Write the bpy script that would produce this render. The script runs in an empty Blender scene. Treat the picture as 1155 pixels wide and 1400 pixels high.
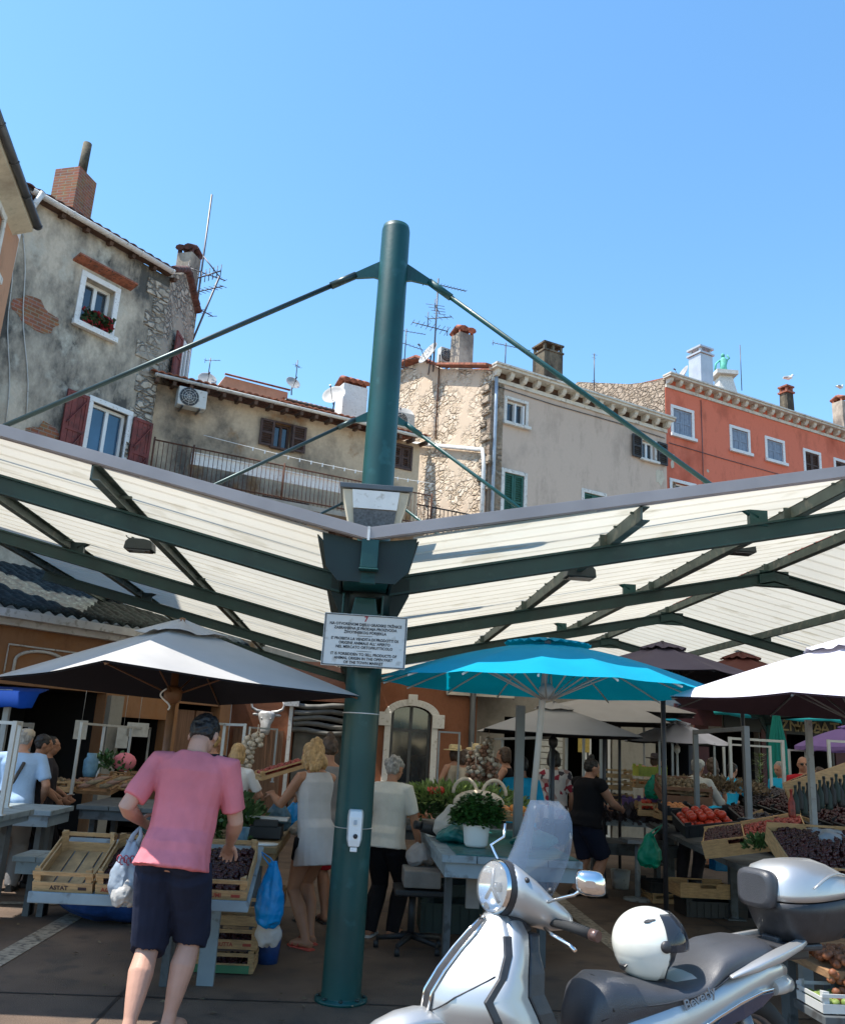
import bpy, bmesh, math, random
from mathutils import Vector, Matrix, noise as mnoise
random.seed(7)
R = math.radians; PI = math.pi
C = bpy.context.scene.collection
V = Vector

# ---------------------------------------------------------------- camera model (f = 1200 px on a 1155 x 1400 photo)
F_ = 1200.0; CX = 577.5; CY = 700.0; EYE = 1.6
def _n(a):
    return Vector(a).normalized()
Yc = _n((483 - CX, -(1016 - CY), F_))
Zc = Yc.cross(_n((math.cos(R(3.3)), -math.sin(R(3.3)), 0))).normalized()
if Zc.y < 0: Zc = -Zc
Xc = Yc.cross(Zc).normalized()
if Xc.x < 0: Xc = -Xc
def ray(px, py):
    c = Vector((px - CX, -(py - CY), F_))
    return Vector((c.dot(Xc), c.dot(Yc), c.dot(Zc)))
def at(px, py, Y):                       # point of the photo at depth Y
    r = ray(px, py); t = Y / r.y
    return Vector((r.x * t, Y, EYE + r.z * t))
def atz(px, py, z):                      # point of the photo at height z
    r = ray(px, py); t = (z - EYE) / r.z
    return Vector((r.x * t, r.y * t, z))

# ---------------------------------------------------------------- materials
M = {}
def nt(name):
    m = bpy.data.materials.new(name); m.use_nodes = True
    return m, m.node_tree.nodes, m.node_tree.links, m.node_tree.nodes['Principled BSDF']
def mat(name, rgb, rough=.6, metal=0., var=.12, scale=6., bump=.0, bscale=60., spec=.5, trans=None, coat=0., wear=0., wcol=(.3, .28, .25), mapscale=None):
    """plain procedural material: base colour broken by noise, optional bump and worn patches"""
    m, N, L, p = nt(name)
    tc = N.new('ShaderNodeTexCoord'); src = tc.outputs['Object']
    if mapscale:
        mp = N.new('ShaderNodeMapping'); mp.inputs['Scale'].default_value = mapscale
        L.new(src, mp.inputs[0]); src = mp.outputs[0]
    n = N.new('ShaderNodeTexNoise'); n.inputs['Scale'].default_value = scale; n.inputs['Detail'].default_value = 6
    L.new(src, n.inputs['Vector'])
    r = N.new('ShaderNodeValToRGB')
    r.color_ramp.elements[0].position = .3; r.color_ramp.elements[1].position = .7
    lo = [max(0, c * (1 - var)) for c in rgb]; hi = [min(1, c * (1 + var)) for c in rgb]
    r.color_ramp.elements[0].color = (*lo, 1); r.color_ramp.elements[1].color = (*hi, 1)
    L.new(n.outputs['Fac'], r.inputs['Fac']); col = r.outputs['Color']
    if wear:
        n2 = N.new('ShaderNodeTexNoise'); n2.inputs['Scale'].default_value = scale * 2.3; n2.inputs['Detail'].default_value = 9
        L.new(src, n2.inputs['Vector'])
        r2 = N.new('ShaderNodeValToRGB'); r2.color_ramp.elements[0].position = .62 - wear * .2; r2.color_ramp.elements[1].position = .70 - wear * .1
        mx = N.new('ShaderNodeMix'); mx.data_type = 'RGBA'
        L.new(n2.outputs['Fac'], r2.inputs['Fac']); L.new(r2.outputs['Color'], mx.inputs['Factor'])
        L.new(col, mx.inputs['A']); mx.inputs['B'].default_value = (*wcol, 1); col = mx.outputs['Result']
    L.new(col, p.inputs['Base Color'])
    p.inputs['Roughness'].default_value = rough; p.inputs['Metallic'].default_value = metal
    p.inputs['Specular IOR Level'].default_value = spec
    if coat: p.inputs['Coat Weight'].default_value = coat; p.inputs['Coat Roughness'].default_value = .08
    if bump:
        nb = N.new('ShaderNodeTexNoise'); nb.inputs['Scale'].default_value = bscale; nb.inputs['Detail'].default_value = 4
        b = N.new('ShaderNodeBump'); b.inputs['Strength'].default_value = bump; b.inputs['Distance'].default_value = .02
        L.new(src, nb.inputs['Vector']); L.new(nb.outputs['Fac'], b.inputs['Height']); L.new(b.outputs['Normal'], p.inputs['Normal'])
    if trans:                            # thin translucent sheet: part of the light passes
        out = N['Material Output']; t = N.new('ShaderNodeBsdfTranslucent'); ms = N.new('ShaderNodeMixShader')
        ms.inputs[0].default_value = trans; L.new(col, t.inputs['Color'])
        L.new(p.outputs[0], ms.inputs[1]); L.new(t.outputs[0], ms.inputs[2]); L.new(ms.outputs[0], out.inputs['Surface'])
    M[name] = m
    return m
def glass_mat(name, rgb=(.02, .03, .04), rough=.08):
    return mat(name, rgb, rough=rough, var=.3, scale=1.5, spec=1.0)
def plaster(name, base, dark, amount=.5, scale=.5, streak=1.0, extra=None, eamt=.6, bump=.5, fine=.25):
    """old render: base coat, grime in big patches and vertical streaks, fine mottling"""
    m, N, L, p = nt(name)
    tc = N.new('ShaderNodeTexCoord'); o = tc.outputs['Object']
    def nz(s, d=8, sc=(1, 1, 1), rg=.55):
        mp = N.new('ShaderNodeMapping'); mp.inputs['Scale'].default_value = sc; L.new(o, mp.inputs[0])
        n = N.new('ShaderNodeTexNoise'); n.inputs['Scale'].default_value = s; n.inputs['Detail'].default_value = d; n.inputs['Roughness'].default_value = rg
        L.new(mp.outputs[0], n.inputs['Vector']); return n.outputs['Fac']
    def ramp(f, a, b):
        r = N.new('ShaderNodeMapRange'); r.inputs['From Min'].default_value = a; r.inputs['From Max'].default_value = b
        L.new(f, r.inputs['Value']); return r.outputs[0]
    def mix(fac, a, b):
        x = N.new('ShaderNodeMix'); x.data_type = 'RGBA'; L.new(fac, x.inputs['Factor'])
        for s, k in ((a, 'A'), (b, 'B')):
            if isinstance(s, tuple): x.inputs[k].default_value = (*s, 1)
            else: L.new(s, x.inputs[k])
        return x.outputs['Result']
    c = mix(ramp(nz(scale, 9, (1, 1, 1 / max(1, streak)), .65), .62 - amount * .25, .80 - amount * .3), base, dark)
    c = mix(ramp(nz(scale * 6, 8, (1, 1, .35), .7), .52, .72), c, tuple(x * .72 for x in base))
    if extra:
        c = mix(ramp(nz(scale * 1.7, 7, (1.3, 1.3, 1), .6), .60 - eamt * .05, .66), c, extra)
    mul = N.new('ShaderNodeMix'); mul.data_type = 'RGBA'; mul.blend_type = 'MULTIPLY'; mul.inputs['Factor'].default_value = fine
    L.new(c, mul.inputs['A']); L.new(nz(14, 6), mul.inputs['B'])
    L.new(mul.outputs['Result'], p.inputs['Base Color']); p.inputs['Roughness'].default_value = .92; p.inputs['Specular IOR Level'].default_value = .2
    b = N.new('ShaderNodeBump'); b.inputs['Strength'].default_value = bump; b.inputs['Distance'].default_value = .03
    L.new(nz(9, 9), b.inputs['Height']); L.new(b.outputs['Normal'], p.inputs['Normal'])
    M[name] = m; return m
def stone(name, c1, c2, mortar, scale=3.5, bump=1.0, plas=None, pamt=.5):
    """rubble masonry: stretched voronoi cells with mortar joints, partly covered by old plaster"""
    m, N, L, p = nt(name)
    tc = N.new('ShaderNodeTexCoord'); mp = N.new('ShaderNodeMapping'); mp.inputs['Scale'].default_value = (1, 1, 1.7)
    L.new(tc.outputs['Object'], mp.inputs[0])
    nn = N.new('ShaderNodeTexNoise'); nn.inputs['Scale'].default_value = 3; L.new(mp.outputs[0], nn.inputs['Vector'])
    ad = N.new('ShaderNodeMix'); ad.data_type = 'RGBA'; ad.inputs['Factor'].default_value = .30
    L.new(mp.outputs[0], ad.inputs['A']); L.new(nn.outputs['Color'], ad.inputs['B'])
    v = N.new('ShaderNodeTexVoronoi'); v.inputs['Scale'].default_value = scale; L.new(ad.outputs['Result'], v.inputs['Vector'])
    e = N.new('ShaderNodeTexVoronoi'); e.feature = 'DISTANCE_TO_EDGE'; e.inputs['Scale'].default_value = scale; L.new(ad.outputs['Result'], e.inputs['Vector'])
    r = N.new('ShaderNodeValToRGB'); r.color_ramp.elements[0].color = (*c1, 1); r.color_ramp.elements[1].color = (*c2, 1)
    L.new(v.outputs['Color'], r.inputs['Fac'])
    mr = N.new('ShaderNodeMapRange'); mr.inputs['From Min'].default_value = .0; mr.inputs['From Max'].default_value = .16; L.new(e.outputs['Distance'], mr.inputs['Value'])
    x = N.new('ShaderNodeMix'); x.data_type = 'RGBA'; L.new(mr.outputs[0], x.inputs['Factor']); x.inputs['A'].default_value = (*mortar, 1); L.new(r.outputs['Color'], x.inputs['B'])
    n3 = N.new('ShaderNodeTexNoise'); n3.inputs['Scale'].default_value = 9; n3.inputs['Detail'].default_value = 8; L.new(tc.outputs['Object'], n3.inputs['Vector']); ov = N.new('ShaderNodeMix'); ov.data_type = 'RGBA'; ov.blend_type = 'OVERLAY'; ov.inputs['Factor'].default_value = .75; L.new(x.outputs['Result'], ov.inputs['A']); L.new(n3.outputs['Fac'], ov.inputs['B'])
    col = ov.outputs['Result']; hgt = mr.outputs[0]
    if plas:
        n2 = N.new('ShaderNodeTexNoise'); n2.inputs['Scale'].default_value = .8; n2.inputs['Detail'].default_value = 8; L.new(tc.outputs['Object'], n2.inputs['Vector'])
        r2 = N.new('ShaderNodeMapRange'); r2.inputs['From Min'].default_value = .6 - pamt * .2; r2.inputs['From Max'].default_value = .74 - pamt * .2; L.new(n2.outputs['Fac'], r2.inputs['Value'])
        y = N.new('ShaderNodeMix'); y.data_type = 'RGBA'; L.new(r2.outputs[0], y.inputs['Factor']); L.new(col, y.inputs['A']); y.inputs['B'].default_value = (*plas, 1); col = y.outputs['Result']
        z = N.new('ShaderNodeMath'); z.operation = 'MAXIMUM'; L.new(hgt, z.inputs[0]); L.new(r2.outputs[0], z.inputs[1]); hgt = z.outputs[0]
    L.new(col, p.inputs['Base Color']); p.inputs['Roughness'].default_value = .95
    b = N.new('ShaderNodeBump'); b.inputs['Strength'].default_value = bump; b.inputs['Distance'].default_value = .06
    L.new(hgt, b.inputs['Height']); L.new(b.outputs['Normal'], p.inputs['Normal'])
    M[name] = m; return m

# ---------------------------------------------------------------- mesh builder
class MB:
    def __init__(s): s.v = []; s.f = []; s.mi = []; s.sm = []; s.cur = 0; s.smooth = False
    def add(s, vs, fs, smooth=None):
        b = len(s.v); s.v += [Vector(x) for x in vs]
        for f in fs:
            s.f.append([b + i for i in f]); s.mi.append(s.cur); s.sm.append(s.smooth if smooth is None else smooth)
        return s
    def box(s, c, d, rot=None, o=None):
        """box centred at c with full size d; rot = Matrix 3x3"""
        c = Vector(c); vs = []
        for x in (-.5, .5):
            for y in (-.5, .5):
                for z in (-.5, .5):
                    q = Vector((x * d[0], y * d[1], z * d[2]))
                    if rot is not None: q = rot @ q
                    vs.append(c + q)
        return s.add(vs, [(0, 1, 3, 2), (4, 6, 7, 5), (0, 4, 5, 1), (2, 3, 7, 6), (0, 2, 6, 4), (1, 5, 7, 3)], False)
    def bar(s, a, b, w, h, up=(0, 0, 1)):
        """rectangular bar from a to b, w wide, h high"""
        a = Vector(a); b = Vector(b); d = b - a; l = d.length
        if l < 1e-6: return s
        d.normalize(); u = Vector(up); x = d.cross(u)
        if x.length < 1e-4: x = d.cross(Vector((1, 0, 0)))
        x.normalize(); u = x.cross(d)
        return s.box((a + b) / 2, (w, l, h), Matrix((x, d, u)).transposed())
    def loft(s, rings, cap=True, smooth=True, close=True):
        n = len(rings[0]); b = len(s.v)
        for r in rings: s.v += [Vector(p) for p in r]
        for i in range(len(rings) - 1):
            for j in range(n if close else n - 1):
                k = (j + 1) % n
                s.f.append([b + i * n + j, b + i * n + k, b + (i + 1) * n + k, b + (i + 1) * n + j]); s.mi.append(s.cur); s.sm.append(smooth)
        if cap:
            s.f.append([b + j for j in range(n)][::-1]); s.f.append([b + (len(rings) - 1) * n + j for j in range(n)])
            s.mi += [s.cur] * 2; s.sm += [False] * 2
        return s
    def tube(s, pts, r, n=8, cap=True, smooth=True, flat=1.0, up=None):
        """round tube through pts; r = number or list"""
        pts = [Vector(p) for p in pts]; rs = r if isinstance(r, (list, tuple)) else [r] * len(pts)
        rings = []; x = None
        for i, p in enumerate(pts):
            d = (pts[min(i + 1, len(pts) - 1)] - pts[max(i - 1, 0)]).normalized()
            if x is None:
                a = Vector(up) if up else (Vector((0, 0, 1)) if abs(d.z) < .9 else Vector((0, 1, 0)))
                x = d.cross(a).normalized()
            else: x = (x - d * x.dot(d)).normalized()
            y = d.cross(x)
            rings.append([p + (x * math.cos(2 * PI * k / n) + y * math.sin(2 * PI * k / n) * flat) * rs[i] for k in range(n)])
        return s.loft(rings, cap, smooth)
    def lathe(s, c, prof, n=20, ax=None, cap=True, smooth=True):
        """profile [(radius, height)] turned round axis ax at c"""
        c = Vector(c); z = Vector(ax).normalized() if ax is not None else Vector((0, 0, 1))
        x = z.cross(Vector((0, 0, 1)) if abs(z.z) < .9 else Vector((0, 1, 0))).normalized(); y = z.cross(x)
        return s.loft([[c + z * h + (x * math.cos(2 * PI * k / n) + y * math.sin(2 * PI * k / n)) * max(r, 1e-4) for k in range(n)] for r, h in prof], cap, smooth)
    def ell(s, c, r, n=12, rot=None):
        c = Vector(c); m = max(4, n // 2 + 1); rings = []
        for i in range(m + 1):
            t = PI * i / m; rr = max(math.sin(t), .02); ring = []
            for k in range(n):
                q = Vector((r[0] * rr * math.cos(2 * PI * k / n), r[1] * rr * math.sin(2 * PI * k / n), -r[2] * math.cos(t)))
                if rot is not None: q = rot @ q
                ring.append(c + q)
            rings.append(ring)
        return s.loft(rings, True, True)
    def prism(s, pts, n, th):
        """extrude polygon pts by th along n (both sides closed)"""
        pts = [Vector(p) for p in pts]; n = Vector(n).normalized() * th; k = len(pts)
        return s.add(pts + [p + n for p in pts], [list(range(k))[::-1], list(range(k, 2 * k))] + [[i, (i + 1) % k, k + (i + 1) % k, k + i] for i in range(k)], False)
    def sheet(s, g, smooth=True):
        """grid of points g[i][j]"""
        b = len(s.v); n = len(g[0])
        for r in g: s.v += [Vector(p) for p in r]
        for i in range(len(g) - 1):
            for j in range(n - 1):
                s.f.append([b + i * n + j, b + i * n + j + 1, b + (i + 1) * n + j + 1, b + (i + 1) * n + j]); s.mi.append(s.cur); s.sm.append(smooth)
        return s
    def xf(s, mtx, start=0):
        for i in range(start, len(s.v)): s.v[i] = mtx @ s.v[i]
        return s
    def mesh(s, name):
        me = bpy.data.meshes.new(name); me.from_pydata([tuple(v) for v in s.v], [], s.f); me.update()
        me.polygons.foreach_set('use_smooth', s.sm); me.polygons.foreach_set('material_index', s.mi)
        bm = bmesh.new(); bm.from_mesh(me); bmesh.ops.recalc_face_normals(bm, faces=bm.faces); bm.to_mesh(me); bm.free()
        return me
LOC = {}
def tag(o, label=None, cat=None, group=None, kind=None):
    for k, v in (('label', label), ('category', cat), ('group', group), ('kind', kind)):
        if v: o[k] = v
    return o
def thing(name, label, cat, loc=(0, 0, 0), rz=0., group=None):
    o = bpy.data.objects.new(name, None); C.objects.link(o); o.location = loc; o.rotation_euler = (0, 0, rz)
    o.empty_display_size = .1
    LOC[o.name] = Matrix.Translation(Vector(loc)) @ Matrix.Rotation(rz, 4, 'Z')
    return tag(o, label, cat, group)
def mats(o, m):
    for k in (m if isinstance(m, (list, tuple)) else [m]): o.data.materials.append(M[k] if isinstance(k, str) else k)
def obj(name, mb, m, parent=None, world=True, label=None, bevel=0, solid=0):
    """link the builder as ONE mesh; world=True: coordinates are world ones, moved into the parent's frame"""
    me = mb.mesh(name) if isinstance(mb, MB) else mb
    o = bpy.data.objects.new(name, me); C.objects.link(o); mats(o, m)
    if parent is not None:
        o.parent = parent
        if world: me.transform(root_m(parent).inverted())
    if label: o['label'] = label
    if solid:
        md = o.modifiers.new('s', 'SOLIDIFY'); md.thickness = solid; md.offset = 0
    if bevel:
        md = o.modifiers.new('b', 'BEVEL'); md.width = bevel; md.segments = 2; md.limit_method = 'ANGLE'; md.angle_limit = R(40)
    return o
def root_m(p):
    while p.parent is not None: p = p.parent
    return LOC.get(p.name, Matrix.Identity(4))
def single(name, mb, m, label, cat, group=None, kind=None, bevel=0, solid=0):
    """a thing that is one mesh: its origin is moved to its base"""
    me = mb.mesh(name); xs = [v.co for v in me.vertices]
    c = Vector((sum(v.x for v in xs) / len(xs), sum(v.y for v in xs) / len(xs), min(v.z for v in xs)))
    if kind != 'structure': me.transform(Matrix.Translation(-c))
    else: c = Vector((0, 0, 0))
    o = bpy.data.objects.new(name, me); C.objects.link(o); mats(o, m); o.location = c; tag(o, label, cat, group, kind)
    if solid:
        md = o.modifiers.new('s', 'SOLIDIFY'); md.thickness = solid; md.offset = 0
    if bevel:
        md = o.modifiers.new('b', 'BEVEL'); md.width = bevel; md.segments = 2; md.limit_method = 'ANGLE'; md.angle_limit = R(40)
    return o
def kids(o): return [x for x in bpy.data.objects if x.parent == o]
KID = {}
def copy_tree(o, loc=None, rz=None, label=None, group=None, scale=None, rot=None, mats_=None):
    def rec(a, parent):
        c = a.copy(); C.objects.link(c); c.parent = parent
        for ch in KID.setdefault(a.name, kids(a)): rec(ch, c)
        return c
    c = rec(o, None)
    if loc is not None: c.location = loc
    if rz is not None: c.rotation_euler = (0, 0, rz)
    if rot is not None: c.rotation_euler = rot
    if scale is not None: c.scale = scale if hasattr(scale, '__len__') else (scale,) * 3
    if label: c['label'] = label
    if group: c['group'] = group
    return c
def text_mb(mb, txt, size, mtx, align='CENTER', ext=.002, bold=0.0, sx=1.0):
    cu = bpy.data.curves.new('t', 'FONT'); cu.body = txt; cu.size = size; cu.align_x = align; cu.extrude = ext; cu.offset = bold; cu.resolution_u = 3
    o = bpy.data.objects.new('t', cu); C.objects.link(o)
    bpy.context.view_layer.update()
    me = bpy.data.meshes.new_from_object(o.evaluated_get(bpy.context.evaluated_depsgraph_get()))
    mb.add([mtx @ Vector((v.co.x * sx, v.co.y, v.co.z)) for v in me.vertices], [list(p.vertices) for p in me.polygons], False)
    bpy.data.objects.remove(o); bpy.data.curves.remove(cu); bpy.data.meshes.remove(me)
def frame_m(o, x, y):
    """4x4 with origin o, axes x, y and their normal"""
    x = Vector(x).normalized(); y = Vector(y).normalized(); z = x.cross(y)
    m = Matrix((x, y, z)).transposed().to_4x4(); m.translation = Vector(o); return m
def remesh(mb, voxel, smooth=3, nz=0., nscale=6., seed=0, name='b', zs=1.):
    me = mb.mesh(name); o = bpy.data.objects.new('tmp', me); C.objects.link(o)
    md = o.modifiers.new('r', 'REMESH'); md.mode = 'VOXEL'; md.voxel_size = voxel; md.use_smooth_shade = True
    if smooth:
        s = o.modifiers.new('s', 'SMOOTH'); s.factor = .5; s.iterations = smooth
    bpy.context.view_layer.update()
    r = bpy.data.meshes.new_from_object(o.evaluated_get(bpy.context.evaluated_depsgraph_get()))
    bpy.data.objects.remove(o); bpy.data.meshes.remove(me); r.name = name
    r.polygons.foreach_set('use_smooth', [True] * len(r.polygons))
    if nz:
        nv = len(r.vertices); co = [0.] * (3 * nv); r.vertices.foreach_get('co', co); no = [0.] * (3 * nv); r.vertices.foreach_get('normal', no)
        for i in range(nv):
            p = Vector((co[3 * i] * nscale + seed, co[3 * i + 1] * nscale, co[3 * i + 2] * nscale * zs)); a = (mnoise.noise(p) + .5 * mnoise.noise(p * 2.3)) * nz
            for k in (0, 1, 2): co[3 * i + k] += no[3 * i + k] * a
        r.vertices.foreach_set('co', co); r.update()
    return r
# ================================================================ world, sun, camera
scn = bpy.context.scene
SUN_EL, SUN_AZ = R(64), R(-97)            # sun high on the left (azimuth measured from +Y towards +X)
w = bpy.data.worlds.new('World'); scn.world = w; w.use_nodes = True
wn = w.node_tree.nodes; wl = w.node_tree.links
sky = wn.new('ShaderNodeTexSky'); sky.sky_type = 'NISHITA'; sky.sun_disc = False
sky.sun_elevation = SUN_EL; sky.sun_rotation = SUN_AZ; sky.air_density = 1.15; sky.dust_density = .3; sky.ozone_density = 2.2; sky.altitude = 10
hs = wn.new('ShaderNodeHueSaturation'); hs.inputs['Saturation'].default_value = 1.18; hs.inputs['Hue'].default_value = .494; wl.new(sky.outputs[0], hs.inputs['Color']); wl.new(hs.outputs[0], wn['Background'].inputs[0]); wn['Background'].inputs[1].default_value = .15
sd = bpy.data.lights.new('sun', 'SUN'); sd.energy = 4.2; sd.angle = R(.5); sd.color = (1, .95, .87)
so = bpy.data.objects.new('sun', sd); C.objects.link(so)
sv = Vector((math.cos(SUN_EL) * math.sin(SUN_AZ), math.cos(SUN_EL) * math.cos(SUN_AZ), math.sin(SUN_EL)))
so.rotation_euler = sv.to_track_quat('Z', 'Y').to_euler(); so.location = (-10, 0, 30)
vs = scn.view_settings; vs.view_transform = 'Standard'; vs.look = 'None'; vs.gamma = 1; vs.use_curve_mapping = False; vs.exposure = 1.0
cd = bpy.data.cameras.new('camera'); cam = bpy.data.objects.new('camera', cd); C.objects.link(cam); scn.camera = cam
cd.sensor_fit = 'HORIZONTAL'; cd.sensor_width = 36; cd.lens = 36 * F_ / 1155; cd.clip_end = 2000; cd.clip_start = .05
# Xc, Yc, Zc are the world axes in (right, up, forward); rows give camera axes in the world
mr = Matrix(((Xc.x, Xc.y, -Xc.z), (Yc.x, Yc.y, -Yc.z), (Zc.x, Zc.y, -Zc.z)))
cam.matrix_world = Matrix.Translation((0, 0, EYE)) @ mr.to_4x4()
scn.cycles.max_bounces = 10; scn.cycles.diffuse_bounces = 5; scn.cycles.transparent_max_bounces = 12

# ================================================================ materials
mat('asphalt', (.118, .078, .054), rough=.75, var=.32, scale=1.7, bump=.45, bscale=110, wear=.5, wcol=(.078, .056, .042))
mat('line_paint', (.33, .28, .215), rough=.7, var=.3, scale=9, wear=.6, wcol=(.11, .09, .075))
mat('slab', (.105, .086, .073), rough=.75, var=.22, scale=2.2, bump=.2, bscale=90, wear=.25, wcol=(.075, .062, .052))
mat('iron', (.02, .02, .022), rough=.6, metal=.4)
mat('green_steel', (.0005, .052, .050), rough=.46, var=.22, scale=3, spec=.4, coat=.12, bump=.05, bscale=25, wear=.05, wcol=(.01, .08, .08))
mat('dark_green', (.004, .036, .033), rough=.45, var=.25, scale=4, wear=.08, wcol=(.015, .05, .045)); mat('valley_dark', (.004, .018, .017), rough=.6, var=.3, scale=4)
mat('purlin_green', (.07, .10, .085), rough=.6, var=.3, scale=5, wear=.35, wcol=(.15, .16, .13))
mat('fascia_grey', (.33, .30, .295), rough=.6, var=.12, scale=3)
mat('rod_steel', (.03, .05, .05), rough=.4, metal=.6)
mat('white_paint', (.72, .71, .68), rough=.55, var=.06, scale=8, wear=.15, wcol=(.5, .47, .42))
mat('stone_trim', (.62, .60, .55), rough=.85, var=.14, scale=5, bump=.3, bscale=25, wear=.3, wcol=(.36, .33, .29))
mat('cornice_white', (.60, .56, .48), rough=.85, var=.15, scale=3, wear=.3, wcol=(.38, .33, .27))
mat('frame_white', (.72, .72, .70), rough=.45, var=.04)
mat('shutter_green', (.012, .085, .062), rough=.6, var=.25, scale=9)
mat('shutter_brown', (.055, .026, .018), rough=.65, var=.3, scale=9)
mat('shutter_red', (.17, .036, .028), rough=.7, var=.35, scale=5, wear=.3, wcol=(.09, .03, .025))
mat('shutter_grey', (.21, .25, .31), rough=.65, var=.15, scale=9)
mat('shutter_dark', (.028, .026, .026), rough=.65, var=.3, scale=9)
glass_mat('pane_dark'); glass_mat('pane_blue', (.02, .07, .13), .06)
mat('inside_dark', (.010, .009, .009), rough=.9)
mat('gutter_white', (.62, .61, .58), rough=.5, var=.12, scale=4, wear=.25, wcol=(.4, .38, .33))
mat('gutter_grey', (.09, .095, .10), rough=.4, metal=.5, var=.15)
mat('zinc_pipe', (.34, .40, .47), rough=.45, metal=.3, var=.12)
mat('tile', (.30, .105, .06), rough=.9, var=.45, scale=6, bump=.3, bscale=30, wear=.4, wcol=(.11, .06, .045))
mat('tile_dark', (.085, .035, .03), rough=.9, var=.5, scale=5, wear=.4, wcol=(.04, .03, .03))
mat('wood_old', (.085, .045, .028), rough=.85, var=.35, scale=4)
mat('rust', (.11, .045, .025), rough=.8, metal=.3, var=.4, scale=12)
mat('antenna_metal', (.10, .10, .11), rough=.5, metal=.7)
mat('dish_grey', (.36, .35, .33), rough=.6, var=.15)
mat('ac_white', (.52, .51, .47), rough=.55, var=.08, wear=.15, wcol=(.35, .32, .27))
mat('chimney_metal', (.50, .52, .53), rough=.4, metal=.35, var=.15, scale=2)
mat('verdigris', (.10, .42, .33), rough=.7, var=.3, scale=2)
plaster('plaster_grey', (.64, .55, .43), (.10, .095, .085), amount=.80, scale=.5, streak=1.8, extra=(.56, .52, .43), eamt=.6, bump=.6, fine=.3)
plaster('plaster_beige', (.58, .44, .30), (.14, .115, .09), amount=.5, scale=.5, streak=1.2, extra=(.30, .155, .065), eamt=.7, fine=.3)
plaster('plaster_taupe', (.56, .44, .35), (.33, .27, .22), amount=.3, scale=.3, streak=1.5, bump=.15, fine=.10)
plaster('plaster_red', (.72, .20, .12), (.42, .09, .05), amount=.3, scale=.35, streak=1.5, bump=.15, fine=.12)
plaster('plaster_pink', (.62, .30, .19), (.45, .22, .14), amount=.3, scale=.5, bump=.2, fine=.12)
plaster('plaster_peach', (.50, .27, .16), (.36, .2, .12), amount=.3, scale=.6, bump=.2, fine=.12)
plaster('plaster_orange', (.36, .19, .10), (.36, .16, .06), amount=.4, scale=.8, bump=.2, fine=.2)
plaster('plaster_terra', (.27, .115, .065), (.25, .095, .05), amount=.4, scale=.9, bump=.2, fine=.15)
plaster('plaster_pale', (.34, .315, .27), (.22, .20, .17), amount=.4, scale=.9, bump=.2, fine=.2)
plaster('plaster_cream', (.60, .54, .42), (.40, .34, .26), amount=.4, scale=1., bump=.3, fine=.2)
plaster('chimney_plaster', (.52, .45, .36), (.22, .19, .16), amount=.7, scale=1.2, streak=2, bump=.4, fine=.3)
plaster('chimney_old', (.23, .20, .14), (.07, .065, .05), amount=.8, scale=1.6, streak=2.5, bump=.7, fine=.5)
stone('stone_wall', (.44, .33, .22), (.72, .62, .49), (.40, .30, .20), scale=4.6, plas=(.56, .44, .32), pamt=.62)
stone('stone_rough', (.27, .21, .15), (.46, .37, .28), (.22, .17, .12), scale=5)
stone('stone_quoin', (.27, .235, .19), (.48, .42, .34), (.20, .17, .14), scale=5.5, plas=(.34, .29, .23), pamt=.45)
def brick_mat():
    m, N, L, p = nt('brick'); tc = N.new('ShaderNodeTexCoord'); mp = N.new('ShaderNodeMapping')
    mp.inputs['Rotation'].default_value = (R(90), 0, 0)
    L.new(tc.outputs['Object'], mp.inputs[0])
    # world x+y drives the courses sideways, z upwards
    sp = N.new('ShaderNodeSeparateXYZ'); L.new(tc.outputs['Object'], sp.inputs[0]); ad = N.new('ShaderNodeMath'); ad.operation = 'ADD'
    L.new(sp.outputs[0], ad.inputs[0]); L.new(sp.outputs[1], ad.inputs[1]); cb = N.new('ShaderNodeCombineXYZ'); L.new(ad.outputs[0], cb.inputs[0]); L.new(sp.outputs[2], cb.inputs[1])
    b = N.new('ShaderNodeTexBrick'); b.inputs['Scale'].default_value = 1; b.inputs['Brick Width'].default_value = .26; b.inputs['Row Height'].default_value = .085; b.inputs['Mortar Size'].default_value = .012
    b.inputs['Color1'].default_value = (.40, .15, .07, 1); b.inputs['Color2'].default_value = (.27, .10, .05, 1); b.inputs['Mortar'].default_value = (.33, .25, .19, 1)
    L.new(cb.outputs[0], b.inputs['Vector'])
    n = N.new('ShaderNodeTexNoise'); n.inputs['Scale'].default_value = 5; L.new(tc.outputs['Object'], n.inputs['Vector'])
    x = N.new('ShaderNodeMix'); x.data_type = 'RGBA'; x.blend_type = 'MULTIPLY'; x.inputs['Factor'].default_value = .5; L.new(b.outputs['Color'], x.inputs['A']); L.new(n.outputs['Color'], x.inputs['B'])
    L.new(x.outputs['Result'], p.inputs['Base Color']); p.inputs['Roughness'].default_value = .9
    bp = N.new('ShaderNodeBump'); bp.invert = True; bp.inputs['Strength'].default_value = .8; bp.inputs['Distance'].default_value = .02; L.new(b.outputs['Fac'], bp.inputs['Height']); L.new(bp.outputs['Normal'], p.inputs['Normal'])
    M['brick'] = m
brick_mat()

# ================================================================ ground
g = MB(); g.sheet([[Vector((x, y, 0)) for x in (-400, -60, -15, 0, 15, 60, 400)] for y in (-200, -30, 0, 12, 25, 60, 900)])
single('ground', g, 'asphalt', None, None, kind='structure')
def strip(name, a, b, wd, m='line_paint', z=.004):
    a = Vector((a[0], a[1], z)); b = Vector((b[0], b[1], z)); d = (b - a).normalized(); n = Vector((-d.y, d.x, 0)) * wd / 2
    mb = MB(); k = max(2, int((b - a).length / .5))
    mb.sheet([[a + (b - a) * i / k - n, a + (b - a) * i / k + n] for i in range(k + 1)], False)
    return single(name, mb, m, None, None, kind='structure')
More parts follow.
